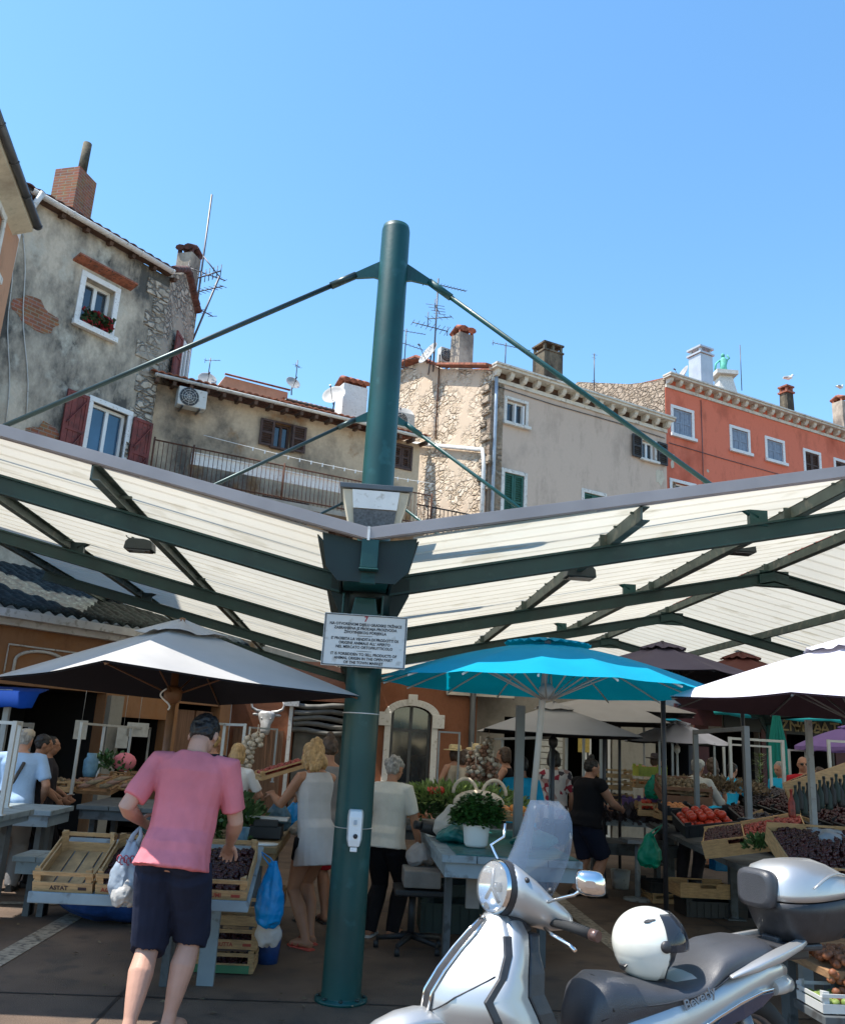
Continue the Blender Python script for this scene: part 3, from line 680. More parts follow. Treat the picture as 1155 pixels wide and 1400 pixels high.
mb = MB(); gp = [(0, 0), (7.5, 0), (7.5, 16.2), (6.38, 15.8), (4.6, 15.5), (3.42, 14.75), (.3, 13.6), (0, 13.4)]
mb.prism([fG.P(-u if False else u, v, 0) for u, v in gp], fD.d, .5); obj('gable_wall', mb, 'stone_wall', D)
mb = MB(); pr = [(-.15, 13.55), (.3, 13.72), (3.42, 14.87), (4.6, 15.62), (6.38, 15.92), (7.5, 16.3)]
for i in range(5): mb.bar(fG.P(*pr[i], -.1), fG.P(*pr[i + 1], -.1), .5, .07)
obj('gable_coping', mb, 'tile', D)
mb = MB(); mb.sheet([[fD.P(u, 13.55, .3), fD.P(u, 13.6 + .34 * 3.4, -3.4), fD.P(u, 15.95, -6.4)] for u in (0.4, 7.9)], False); obj('roof', mb, 'tile', D, solid=.08)
mb = MB(); mb.tube([fD.P(.12, 13.3, .1), fD.P(.14, 12.2, .09), fD.P(.14, 4, .09)], .055, 10); obj('downpipe', mb, 'zinc_pipe', D)
mb = MB(); a, b = fG.uv(568, 607), fG.uv(664, 616); mb.tube([fG.P(a[0], a[1], -.1 if False else .0), fG.P(b[0], b[1], 0), fG.P(b[0] - .1, b[1] - .5, 0), fG.P(b[0] - .1, 6, 0)], .07, 8)
for v in list(range(len(mb.v))): mb.v[v] = mb.v[v] - fD.d * .12
obj('gable_pipe', mb, 'gutter_white', D)
mb = MB(); random.seed(11)
for v_ in (12.9, 12.5, 12.1, 11.7, 11.2, 10.4, 9.9, 9.5): mb = MB(); mb.box(fG.P(.16 + random.random() * .25, v_, 0) - fD.d * .03, (.1, random.uniform(.3, .6), random.uniform(.18, .3)), fD.rot()); obj('corner_stone', mb, 'stone_rough', D, bevel=.04)
c = at(630, 505, 29); chimney(D, c - V((0, 0, .5)), .6, .6, 1.8, 'chimney_plaster', az=-26, cap='tile', capm='tile')
c = at(748, 525, 30); chimney(D, c - V((0, 0, .6)), .85, .75, 1.75, 'chimney_old', az=-24, cap='open', capm='chimney_old')
dish(at(587, 484, 29), 240, .47, 'large satellite dish on the stone gable, tilted left', par_h=.8)
ac_unit(Fac(0, 0, 1, 64, o=at(606, 502, 30)), 0, at(606, 500, 30).z, 0, 'white air conditioner on the roof between dish and tall chimney', W=.6, H=.6)
antenna(at(592, 508, 28.8), 3.7, [(3.45, 75, 1.7, 14, .5), (2.5, 20, .7, 4, .7), (2.1, 110, .9, 5, .8), (1.7, 250, 1.4, 8, .5)], 'tallest rooftop antenna, its yagi pointing right just beside the mast top', r=.03)
antenna(at(690, 512, 29), 1.25, [(1.15, 75, 1.5, 13, .3)], 'antenna with one long yagi arm on the taupe house roof')
antenna(at(552, 505, 29), 1.6, [(1.5, 80, 1.1, 9, .35), (1.0, 60, 1.2, 8, .4), (.4, 110, 1.0, 7, .4), (.1, 70, .7, 5, .4)], 'cluster of stacked antenna arms just right of the green mast')
antenna(at(812, 540, 31), 1.75, [(1.65, 10, .3, 2, .2), (.5, 200, .4, 3, .2)], 'thin dark antenna with small boxes above the taupe cornice')
mb = MB(); u_, v_ = fG.uv(597, 600); mb.tube([fG.P(u_, v_, 0) - fD.d * .06, fG.P(u_, v_ + 3.2, 0) - fD.d * .06], .025, 6); obj('rusty_pole', mb, 'rust', D)

# ================================================================ E: red house
fE = Fac(910, 560, 32, 66); fH = Fac(910, 560, 32, -24)
E = thing('red_house', 'brick red rendered house with white bracketed cornice and grey shuttered windows', 'house', fE.P(4, 0))
he = [(.38, 1.38, 14.2, 15.3), (3.63, 4.57, 14.25, 15.18), (5.72, 6.68, 14.25, 15.15), (8.1, 9.0, 14.0, 15.1), (10.1, 11.0, 14.0, 15.08), (.25, 1.4, 10.6, 12.18), (3.6, 4.6, 10.5, 12.1), (5.7, 6.7, 10.5, 12.1)]
obj('wall', wall(fE, (0, 15), (0, 16.1), he, depth=.4), 'plaster_red', E)
for k, h in enumerate(he): window(E, fE, h, sur=.13, mcol='white_paint', closed=('shutter_brown' if k in (3, 4) else 'shutter_grey' if k < 5 else None), louver=k in (3, 4))
cornice(E, fE, (0, 15), 16.1, 'cornice_white', 'plaster_red')
mb = MB(); a = [fH.uv(895, 521), fH.uv(860, 525), fH.uv(790, 522)]
mb.prism([q - fE.d * .02 for q in (fH.P(.03, 0), fH.P(9, 0), fH.P(9, 17.6), fH.P(a[2][0], a[2][1]), fH.P(a[1][0], a[1][1]), fH.P(a[0][0], a[0][1]), fH.P(.03, 16.5))], fE.d, .5); obj('side_wall', mb, 'stone_rough', E)
mb = MB(); mb.sheet([[fE.P(u, 16.6, .35), fE.P(u, 17.3, -3.4), fE.P(u, 17.5, -8)] for u in (.4, 15)], False); obj('roof', mb, 'tile', E, solid=.08)
c = at(959, 545, 34.5); chimney(E, c - V((0, 0, .4)), .72, .72, 2.35, 'chimney_metal', az=-24, cap='slab', capm='chimney_metal')
dish(at(934, 512, 33.5), 262, .4, 'narrow edge-on satellite dish left of the metal chimney')
c = at(1077, 580, 37); ch = chimney(E, c - V((0, 0, .5)), .5, .5, at(1077, 527, 37).z - c.z + .05, 'chimney_old', az=-24, cap='slab', capm='tile', taper=.85)
c = at(1152, 590, 40); ch = chimney(E, c - V((0, 0, .3)), .6, .6, at(1148, 542, 40).z - c.z - .05, 'chimney_plaster', az=-24, cap='tile', capm='tile')
ac_unit(Fac(0, 0, 1, 66, o=at(1148, 604, 38)), 0, at(1148, 604, 38).z, 0, 'white box air conditioner at the right end of the red house roof')
for k, (u_, v_, ru, rv) in enumerate(((7.35, 11.35, .22, .30), (7.55, 10.6, .12, .2), (2.3, 9.3, .07, .07))): patch(D, fD, u_, v_, ru, rv, 'plaster_cream', 20 + k)
for k, (u_, v_, ru, rv) in enumerate(((.35, 13.2, .16, .12), (.3, 12.9, .1, .2), (2.2, 13.0, .08, .07))): patch(E, fE, u_, v_, ru, rv, 'plaster_cream', 40 + k)
for f_, par_, pts_ in ((fD, D, [(.2, 12.95), (2.5, 12.9), (5.2, 12.93), (7.6, 12.88)]), (fE, E, [(0.1, 13.75), (3, 13.7), (6, 13.68), (9.5, 13.72), (14, 13.7)]), (fE, E, [(1.9, 16.0), (1.92, 14), (1.9, 11)])):
    mb = MB(); mb.tube([f_.P(a_, b_, .03) for a_, b_ in pts_], .014, 5); obj('cable', mb, 'gutter_grey', par_)
# gulls
mat('gull_white', (.75, .74, .70), rough=.8); mat('gull_grey', (.30, .31, .33), rough=.8)
def gull(c, az, label):
    t = thing('seagull', label, 'seagull', c, R(-az), 'gulls resting on the chimneys'); 
    b = MB(); b.cur = 0; b.tube([(0, -.22, .17), (0, -.1, .18), (0, .05, .17), (0, .16, .2), (0, .2, .27)], [.02, .075, .095, .07, .035], 10); b.ell((0, .21, .30), (.04, .05, .04), 10)
    for s in (-.03, .03): b.tube([(s, 0, .1), (s, .02, 0)], .006, 5)
    b.cur = 1; 
    for s in (-1, 1): b.ell((s * .075, -.06, .19), (.02, .17, .05), 10)
    b.tube([(0, .25, .295), (0, .32, .28)], [.015, .004], 6)
    return obj('body', b, ['gull_white', 'gull_grey'], t, world=False)
gull(at(1077, 521, 37), 110, 'white gull standing on the slim chimney of the red house'); gull(at(1148, 533, 40), 70, 'white gull on the chimney at the far right edge')
# ================================================================ bell tower far behind, only its tip shows
bt = thing('bell_tower', 'distant stone bell tower tip with a green bronze figure, behind the metal chimney', 'tower', (at(990, 545, 95).x, 95, 0))
c0 = at(990, 600, 95); z0 = at(990, 545, 95).z; x0 = at(990, 545, 95).x; zt = at(989, 516, 95).z
mb = MB(); mb.loft([[V((x0 + sx * k, 95 + sy * k, z)) for sx, sy in ((-1, -1), (1, -1), (1, 1), (-1, 1))] for z, k in ((0, 3), (z0 - 6, 3), (z0 - 5.9, 2.2), (zt, .75))], True, False); obj('spire', mb, 'stone_trim', bt)
mb = MB(); mb.box((x0, 95, zt + .25), (2.6, 2.6, .5)); obj('plinth', mb, 'stone_trim', bt)
zs = zt + .5; mb = MB(); mb.tube([(x0, 95, zs), (x0, 95, zs + .9), (x0 + .1, 95, zs + 1.7), (x0, 95, zs + 2.1)], [.62, .4, .5, .2], 10); mb.ell((x0, 95, zs + 2.35), (.25, .25, .32), 10); mb.tube([(x0 - .4, 95, zs + 1.7), (x0 - .9, 95, zs + 1.2), (x0 - 1.0, 95, zs + .4)], .12, 6); mb.tube([(x0 + .4, 95, zs + 1.7), (x0 + .8, 95, zs + 2.1), (x0 + .5, 95, zs + 2.5)], .12, 6)
obj('bronze_statue', mb, 'verdigris', bt)
mb = MB(); mb.tube([(x0 + 2.2, 95, zs - 2), (x0 + 2.2, 95, zs + 4)], .05, 5); obj('lightning_rod', mb, 'antenna_metal', bt)
# ================================================================ market canopy: rows of green masts, butterfly roofs of translucent sheet
YR = [6.27, 9.5, 12.8, 16.1, 19.4]          # rafter frames
XRG, ZV, SL = 4.6, 2.66, .222               # ridge x, rafter axis height over the valley, slope
def zr(x):                                   # rafter axis height
    x = abs(x); x = x if x <= XRG else max(0, 2 * XRG - x); return ZV + SL * x
mat('roof_sheet', (.74, .695, .58), rough=.5, var=.06, scale=1.2, trans=.41, wear=.12, wcol=(.62, .57, .45))
CAN = thing('market_canopy', 'open market canopy with a tall dark green mast, green rafters and cream corrugated roof', 'canopy', (0, 6.27, 0))
def beam(mb, a, b, wd, h, fl=.0):
    """I-section between a and b"""
    a = Vector(a); b = Vector(b); d = (b - a).normalized(); sd_ = d.cross(V((0, 0, 1))).normalized(); up = sd_.cross(d)
    mb.bar(a, b, wd * .3, h - .03, up)
    for s in (-1, 1): mb.bar(a + up * s * (h / 2 - .008), b + up * s * (h / 2 - .008), wd, .016, up)
for k, Y in enumerate(YR):
    lx = -XRG if Y < 17 else 0
    for x0, x1 in (((-.12, -XRG),) if lx else ()) + ((.12, XRG), (XRG, 2 * XRG - .12)):
        mb = MB(); beam(mb, (x0, Y, zr(x0)), (x1, Y, zr(x1)), .09, .135); obj('rafter', mb, 'dark_green', CAN)
    mb = MB(); mb.box((XRG, Y, zr(XRG) - .02), (.34, .09, .17)); mb.box((XRG, Y, zr(XRG) - .105), (.5, .10, .012)); obj('ridge_plate', mb, 'dark_green', CAN)
    for xm, show in ((.04, Y < 17 or True), (2 * XRG, Y > 9)):
        if not show: continue
        mb = MB(); mb.lathe((xm, Y, 0), [(.17, .0), (.17, .02), (.128, .022), (.128, .03), (.122, 2.3), (.12, 3.2), (.113, 5.60), (.105, 5.64), (.0, 5.645)], 32); ms = obj('mast', mb, 'green_steel', CAN)
        for s in (-1, 1):
            mb = MB(); mb.prism([(xm + s * .10, Y - .012, 5.32), (xm + s * .15, Y - .012, 5.29), (xm + s * .31, Y - .012, 5.19), (xm + s * .32, Y - .012, 5.16), (xm + s * .28, Y - .012, 5.15), (xm + s * .15, Y - .012, 5.17), (xm + s * .10, Y - .012, 5.16)], (0, 1, 0), .024); obj('stay_bracket', mb, 'green_steel', ms)
        mb = MB()
        for k2 in range(8): a = 2 * PI * k2 / 8; mb.lathe((xm + .148 * math.cos(a), Y + .148 * math.sin(a), .02), [(.011, 0), (.011, .015), (.0, .016)], 6)
        obj('base_bolts', mb, 'rod_steel', ms)
        for s in (-1, 1):
            if (xm < 1 and s < 0 and Y > 17): continue
            xe = xm + s * (3.15 if s < 0 else 2.9); ze = zr(xe) + .11; mb = MB(); a = V((xm + s * .29, Y, 5.18)); b = V((xe, Y, ze)); d = (b - a).normalized()
            mb.tube([a, a + d * .22], .03, 10); mb.tube([a + d * .2, b - d * .2], .02, 10); mb.tube([b - d * .22, b], .028, 10); mb.box(b + V((0, 0, .0)), (.14, .05, .12)); obj('stay_rod', mb, 'rod_steel' if s < 0 else 'green_steel', CAN)
        # valley shoes carrying the rafters
        mb = MB()
        for s in (-1, 1):
            mb.prism([(xm + s * .09, Y - .02, ZV + .12), (xm + s * .28, Y - .02, ZV + .10), (xm + s * .28, Y - .02, ZV - .02), (xm + s * .12, Y - .02, ZV - .36)], (0, 1, 0), .04)
        mb.lathe((xm, Y, ZV - .05), [(.15, -.12), (.15, .12)], 24); obj('rafter_shoe', mb, 'valley_dark', ms)
YF = 5.5
for xs, ys in (((-XRG, YF), (-XRG, 16.5)), ((XRG, YF), (XRG, 20.2))):
    s = 1 if xs[0] > 0 else -1; ye = ys[1]
    for x in (1.8, 3.25, 4.6):
        mb = MB(); z = zr(x) + .125; n = .0
        mb.box((s * x, (YF + .03 + ye) / 2, z), (.012, ye - YF - .03, .10)); 
        for q in (-1, 1): mb.box((s * x + .024, (YF + .03 + ye) / 2, z + q * .047), (.06, ye - YF - .03, .008))
        for Y in YR:
            if Y < ye: mb.box((s * x - .03, Y + .09, z + .0), (.05, .012, .09)); mb.box((s * x + .05, Y - .08, z + .02), (.09, .02, .02))
        # roofing bolts along the purlin
        for q in range(int((ye - YF) / .4)): mb.box((s * x - .01, YF + .2 + q * .4, z + .046), (.03, .02, .012))
        obj('purlin', mb, 'purlin_green', CAN)
    if s > 0:
        for x in (6.0, 7.4):
            mb = MB(); z = zr(x) + .125; mb.box((x, (YF + ye) / 2, z), (.05, ye - YF, .10)); obj('purlin', mb, 'purlin_green', CAN)
def sheet_panel(x0, x1, y0, y1):
    prof = []; y = y0; p = .30
    while y < y1:
        prof += [(y, 0), (y + p * .80, 0), (y + p * .85, .028), (y + p * .93, .028), (y + p, 0)]; y += p
    pp = [prof[0]] + [q for i, q in enumerate(prof[1:]) if q[0] > prof[i][0] + 1e-5]
    mb = MB(); xs = [x0 + (x1 - x0) * k / 6 for k in range(7)]
    mb.sheet([[V((x, yy, zr(x) + .185 + h)) for yy, h in pp] for x in xs], False)
    return obj('roof_sheet', mb, 'roof_sheet', CAN)
j = 0
for x0, x1, ye in ((-.26, -XRG, 16.5), (.29, XRG, 20.2), (XRG, 2 * XRG - .3, 20.2)):
    y = YF + .02
    while y < ye - .3:
        jj = .05 * (j % 2); sheet_panel(x0 + (jj if x0 > 0 else -jj), x1, y, min(ye, y + .30 * 3 - .002)); y += .30 * 3; j += 1
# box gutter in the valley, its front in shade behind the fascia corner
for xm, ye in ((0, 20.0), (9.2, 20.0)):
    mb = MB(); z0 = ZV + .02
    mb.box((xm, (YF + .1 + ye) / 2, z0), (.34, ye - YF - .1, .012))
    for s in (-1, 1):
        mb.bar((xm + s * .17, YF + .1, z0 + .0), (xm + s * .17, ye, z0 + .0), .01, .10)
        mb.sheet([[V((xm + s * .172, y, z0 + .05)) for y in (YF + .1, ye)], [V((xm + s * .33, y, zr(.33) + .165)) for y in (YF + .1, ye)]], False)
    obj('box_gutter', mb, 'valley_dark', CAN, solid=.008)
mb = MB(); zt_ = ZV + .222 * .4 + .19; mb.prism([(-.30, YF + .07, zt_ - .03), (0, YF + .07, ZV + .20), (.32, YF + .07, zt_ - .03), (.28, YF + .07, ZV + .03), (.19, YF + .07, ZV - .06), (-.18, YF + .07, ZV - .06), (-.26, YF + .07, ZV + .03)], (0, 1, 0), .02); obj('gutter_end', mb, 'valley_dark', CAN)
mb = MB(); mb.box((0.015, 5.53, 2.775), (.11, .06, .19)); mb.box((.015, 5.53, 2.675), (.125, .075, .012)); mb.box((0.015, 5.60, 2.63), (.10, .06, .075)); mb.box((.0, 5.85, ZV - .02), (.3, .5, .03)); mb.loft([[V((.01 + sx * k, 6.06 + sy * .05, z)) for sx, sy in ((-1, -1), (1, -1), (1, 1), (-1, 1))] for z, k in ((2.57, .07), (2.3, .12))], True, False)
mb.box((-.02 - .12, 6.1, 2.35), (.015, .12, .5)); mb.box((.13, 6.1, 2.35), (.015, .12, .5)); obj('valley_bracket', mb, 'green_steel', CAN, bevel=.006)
# fascia strips along the sloping front edge, one per slope
for a, b in ((0, -XRG), (0, XRG), (XRG, 2 * XRG)):
    mb = MB(); pa = V((a, YF, zr(a) + .245)); pb = V((b, YF, zr(b) + .19))
    mb.bar(pa, pb, .012, .070); mb.bar(pa + V((0, .045, .037)), pb + V((0, .045, .037)), .09, .01); mb.bar(pa + V((0, .03, -.037)), pb + V((0, .03, -.037)), .05, .01)
    obj('fascia', mb, 'fascia_grey', CAN)
mb = MB(); mb.box((0, YF - .008, zr(0) + .245), (.016, .006, .092)); obj('fascia_corner', mb, 'white_paint', CAN)
# rain hopper / light box on the mast above the valley
mb = MB(); yc = 6.0
def fr(mb, z0, z1, w0, w1, d0, d1, c=(0, 0)):
    mb.loft([[V((c[0] + sx * ww, yc + c[1] + sy * dd, z)) for sx, sy in ((-1, -1), (1, -1), (1, 1), (-1, 1))] for z, ww, dd in ((z0, w0, d0), (z1, w1, d1))], True, False)
LB = thing('uplight_box', 'grey and white trapezoid light box on the mast just above the fascia corner', 'light', (0.03, yc, 3.08))
fr(mb, 3.03, 3.29, .165, .232, .12, .17, (.03, 0)); obj('housing', mb, 'plaster_cream', LB, bevel=.006)
mb = MB(); mb.prism([(.03 - .15, yc - .155, 3.16), (.03 + .15, yc - .155, 3.16), (.03 + .163, yc - .172, 3.285), (.03 - .163, yc - .172, 3.285)], (0, -1, 0), .012); obj('front_panel', mb, 'white_paint', LB)
mat('mesh_grey', (.10, .105, .11), rough=.7, var=.4, scale=60)
mb = MB(); mb.prism([(.03 - .135, yc - .128, 3.04), (.03 + .135, yc - .128, 3.04), (.03 + .149, yc - .152, 3.155), (.03 - .149, yc - .152, 3.155)], (0, -1, 0), .008); obj('grille', mb, 'mesh_grey', LB)
mb = MB(); fr(mb, 3.292, 3.33, .25, .255, .19, .19, (.03, 0)); obj('lid', mb, 'gutter_grey', LB, bevel=.005)
# flood lights hanging under the purlins
mat('lamp_case', (.028, .042, .045), rough=.5, var=.2)
FL = None
for px, py, Y, lb in ((192, 746, 8.1, 'dark boxy floodlight under the left roof, with a wire loop above it'), (792, 783, 7.4, 'dark boxy floodlight under the right roof, nearest to the mast'), (1012, 750, 8.3, 'dark boxy floodlight under the right roof between the first and second rafters'),
                      (1012, 881, 14.6, 'small dark floodlight far under the right roof, left of its twin'), (1106, 856, 12.9, 'small dark floodlight near the right edge of the photo, under the far slope')):
    c = at(px, py, Y)
    if FL is None:
        FL = thing('floodlight', lb, 'floodlight', (0, 0, 0), 0, 'floodlights under the canopy roof')
        mb = MB(); mb.loft([[V((sx * w_, sy * .09, z)) for sx, sy in ((-1, -1), (1, -1), (1, 1), (-1, 1))] for z, w_ in ((-.05, .13), (.02, .12), (.05, .09))], True, False); obj('casing', mb, 'lamp_case', FL, world=False, bevel=.008)
        mb = MB(); mb.box((0, 0, -.055), (.22, .14, .008)); obj('lens', mb, 'pane_dark', FL, world=False)
        mb = MB(); mb.tube([(-.08, 0, .04), (-.08, 0, .22)], .012, 6); mb.tube([(.08, 0, .04), (.08, 0, .22)], .012, 6); mb.tube([(-.1 + .05 * math.cos(a), 0, .12 + .06 * math.sin(a)) for a in [2 * PI * k / 14 for k in range(15)]], .005, 5); obj('hanger', mb, 'lamp_case', FL, world=False)
        FL.location = c
    else: copy_tree(FL, c, label=lb)
# ---------------- notice sign on the mast
mat('sign_white', (.60, .60, .59), rough=.5, var=.05, wear=.1, wcol=(.45, .44, .42)); mat('ink', (.02, .02, .025), rough=.6); mat('ink_red', (.35, .02, .03), rough=.6)
sc = at(498.5, 876.5, 5.90); W_, H_ = .557, .350
SG = thing('notice_sign', 'white rectangular notice board with three lines each in three languages fixed to the mast', 'sign', sc - V((0, 0, H_ / 2)))
mb = MB(); mb.box(sc, (W_, .012, H_)); obj('board', mb, 'sign_white', SG, bevel=.003)
mb = MB(); mb.box((.02, 6.03, 2.36), (.2, .24, .03)); mb.box((.02, 6.03, 2.18), (.2, .24, .03)); obj('bracket', mb, 'valley_dark', SG)
mb = MB()
for s in (-1, 1): mb.box(sc + V((s * (W_ / 2 - .008), -.008, 0)), (.008, .004, H_ - .01)); mb.box(sc + V((0, -.008, s * (H_ / 2 - .008))), (W_ - .024, .004, .006))
obj('border', mb, 'mesh_grey', SG)
mb = MB()
for t, z, s in (('NA OTVORENOM DIJELU GRADSKE TRŽNICE', .098, .0255), ('ZABRANJENA JE PRODAJA PROIZVODA', .071, .0255), ('ŽIVOTINJSKOG PORIJEKLA', .044, .0255), ("E' PROIBITA LA VENDITA DI PRODOTTI DI", .000, .0255), ("ORIGINE ANIMALE ALL' APERTO", -.027, .0255), ('NEL MERCATO ORTOFRUTTICOLO', -.054, .0255), ('IT IS FORBIDDEN TO SELL PRODUCTS OF', -.101, .0255), ('ANIMAL ORIGIN IN THE OPEN PART', -.128, .0255), ('OF THE TOWN MARKET', -.155, .0255)):
    text_mb(mb, t, s, frame_m(sc + V((0, -.0075, z)), (1, 0, 0), (0, 0, 1)), ext=.0008, bold=.0006, sx=.93)
for z in (.030, -.071): mb.box(sc + V((0, -.0075, z)), (.10, .002, .0025))
obj('lettering', mb, 'ink', SG)
mb = MB(); text_mb(mb, '7', .05, frame_m(sc + V((0, -.0075, .128)), (1, 0, 0), (0, 0, 1)), ext=.0008, bold=.0015); obj('numeral', mb, 'ink_red', SG)
# ---------------- sanitizer dispenser, strap and wire on the mast
mat('plastic_white', (.72, .73, .73), rough=.35, var=.03); mat('steel_strap', (.5, .5, .5), rough=.35, metal=.8)
dc = at(485, 1134, 6.12); SD = thing('soap_dispenser', 'white wall dispenser with a dark button strapped to the green mast', 'dispenser', dc - V((0, 0, .13)))
mb = MB(); mb.loft([[dc + V((sx * w_, -.05 + (-.045 * dd if sy < 0 else .045), z)) for sx, sy in ((-1, 1), (-1, .2), (-.8, -1), (.8, -1), (1, .2), (1, 1))] for z, w_, dd in ((-.10, .040, .9), (-.06, .05, 1.1), (.08, .052, 1.0), (.115, .048, .7), (.125, .04, .2))], True, False); obj('body', mb, 'plastic_white', SD, bevel=.008)
mb = MB(); mb.lathe(dc + V((.006, -.10, -.035)), [(.0, .012), (.013, .01), (.015, 0)], 14, (0, -1, 0)); obj('button', mb, 'ink', SD)
mb = MB(); mb.box(dc + V((.0, -.06, -.118)), (.045, .05, .028)); obj('nozzle', mb, 'plastic_white', SD, bevel=.005)
mb = MB(); mb.box(dc + V((-.0, -.105, .05)), (.02, .003, .03)); obj('emblem', mb, 'zinc_pipe', SD)
mb = MB(); mb.tube([(.04 + .126 * math.cos(a), 6.27 + .126 * math.sin(a), dc.z - .0) for a in [2 * PI * k / 32 for k in range(33)]], .012, 6, flat=.3); single('steel_strap', mb, 'steel_strap', 'steel strap round the mast holding the white dispenser', 'strap')
mb = MB(); z = at(490, 975, 6.15).z; mb.tube([(.04 + .127 * math.cos(a), 6.27 + .127 * math.sin(a), z) for a in [2 * PI * k / 32 for k in range(33)]], .004, 6); single('wire_loop', mb, 'plastic_white', 'thin white wire tied round the mast below the notice sign', 'wire')

# ================================================================ parasols
def fabric(name, rgb, tr=.35, var=.08): return mat(name, rgb, rough=.85, var=var, scale=2.5, bump=.15, bscale=7, trans=tr, spec=.2)
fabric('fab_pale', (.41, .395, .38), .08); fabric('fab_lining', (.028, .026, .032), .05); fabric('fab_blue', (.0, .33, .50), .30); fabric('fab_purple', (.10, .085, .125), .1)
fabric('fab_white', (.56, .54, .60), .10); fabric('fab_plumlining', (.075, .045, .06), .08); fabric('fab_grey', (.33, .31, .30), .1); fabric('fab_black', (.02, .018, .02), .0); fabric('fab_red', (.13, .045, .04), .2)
fabric('fab_teal', (.0, .30, .27), .3); fabric('fab_violet', (.32, .20, .50), .3); fabric('fab_navy', (.0, .035, .22), .15)
mat('pole_wood', (.17, .075, .03), rough=.5, var=.3, scale=5); mat('pole_white', (.62, .62, .60), rough=.35, var=.05); mat('pole_grey', (.17, .18, .185), rough=.4, var=.1); mat('pole_dark', (.03, .03, .035), rough=.4)
def parasol(c, R_, apex, rim, n, label, fab, lining=None, pole='pole_grey', pr=.022, rot=0., belly=.25, vent=True, zb=0., ribs=True, valance=0., tilt=None, top_off=(0, 0), sag=.03, name='parasol', lean=0., run=-.06, foot=None):
    c = Vector((c[0], c[1], 0)); t = thing(name, label, 'parasol', c + V((0, 0, zb)), 0, 'parasols over the stalls')
    H = apex - rim
    def pt(a, s, off=0.):                 # s 0..1 from apex to rim
        k = a * n / (2 * PI); fr_ = k - math.floor(k); poly = math.cos(PI / n) / math.cos((fr_ - .5) * 2 * PI / n)
        rr = R_ * s * (poly * (1 - .04 * math.sin(PI * fr_) * s))
        z = apex - H * (s ** (1 + belly)) - sag * math.sin(PI * fr_) * s * (1.3 - s) * 1.6 - off - lean * (rr * math.sin(a + rot) + R_ * .6) * s
        return c + V((rr * math.cos(a + rot), rr * math.sin(a + rot), z))
    m = n * 6
    def sh(s0, s1, off, k=10):
        mb = MB(); mb.sheet([[pt(2 * PI * i / m, s0 + (s1 - s0) * j / k, off) for i in range(m + 1)] for j in range(k + 1)]); 
        if valance and s1 == 1: mb.sheet([[pt(2 * PI * i / m, 1, off), pt(2 * PI * i / m, 1.0, off) + V((0, 0, -valance * (1 + .15 * math.sin(i * 2.1))))] for i in range(m + 1)])
        return mb
    cn = obj('canopy', sh(.0 if not vent else .0, 1, 0), fab, t)
    for e in ('use_auto_smooth',): pass
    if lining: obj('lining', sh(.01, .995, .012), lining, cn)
    if vent:
        v = MB(); v.sheet([[pt(2 * PI * i / m, .26 * j / 4, -.035 - .01 * math.sin(i * 1.7)) for i in range(m + 1)] for j in range(5)]); obj('vent_flap', v, fab, cn)
    mb = MB(); mb.tube([Vector(foot) if foot is not None else c + V((0, 0, zb + .01)), c + V((0, 0, apex - .02))], pr, 12); mb.lathe(c + V((0, 0, apex + .02)), [(.0, .03), (.02, .025), (.025, .0), (.02, -.04)], 10); obj('pole', mb, pole, t)
    mb = MB(); mb.lathe(c + V((0, 0, rim + run)), [(pr + .002, -.09), (pr * 2.3, -.06), (pr * 2.4, .0), (pr + .004, .03)], 14); hb = obj('runner', mb, pole, t)
    if ribs:
        for k in range(n):
            a = 2 * PI * k / n; r_ = MB(); r_.tube([pt(a, s, .022) for s in (.04, .3, .6, .85, .99)], .007, 5); obj('rib', r_, pole, t)
            r_ = MB(); r_.tube([c + V((math.cos(a + rot) * .04, math.sin(a + rot) * .04, rim - .08)), pt(a, .5, .03)], .006, 5); obj('strut', r_, pole, hb)
    return t
# ropes and small things of single parasols
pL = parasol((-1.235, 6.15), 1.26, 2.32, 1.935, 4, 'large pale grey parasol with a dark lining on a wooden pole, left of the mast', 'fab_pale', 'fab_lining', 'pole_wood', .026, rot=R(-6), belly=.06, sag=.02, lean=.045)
mb = MB(); c = V((-1.235, 6.11, 0)); mb.tube([c + V((-.03 - .035 * math.sin(a * 2), -.04, 1.88 - .05 * a)) for a in [k * .25 for k in range(12)]], .006, 5); obj('cord', mb, 'plastic_white', pL)
pB = parasol((1.36, 6.36), 1.22, 2.375, 2.06, 16, 'turquoise blue many ribbed parasol on a white pole, right of the mast', 'fab_blue', None, 'pole_white', .024, rot=R(8), belly=.55, sag=.006, run=.0, foot=atz(722, 1163, .868))
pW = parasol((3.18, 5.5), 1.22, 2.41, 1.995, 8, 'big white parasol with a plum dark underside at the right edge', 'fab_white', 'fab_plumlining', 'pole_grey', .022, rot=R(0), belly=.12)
parasol((3.1, 8.9), .95, 2.75, 2.44, 8, 'dusky purple parasol rising behind the turquoise one', 'fab_purple', 'fab_lining', 'pole_dark', .025, rot=R(10), belly=.1)
parasol((4.41, 10.0), .9, 2.84, 2.5, 8, 'dull red parasol peeking over the white one', 'fab_red', 'fab_lining', 'pole_dark', .022, rot=R(10), belly=.1)
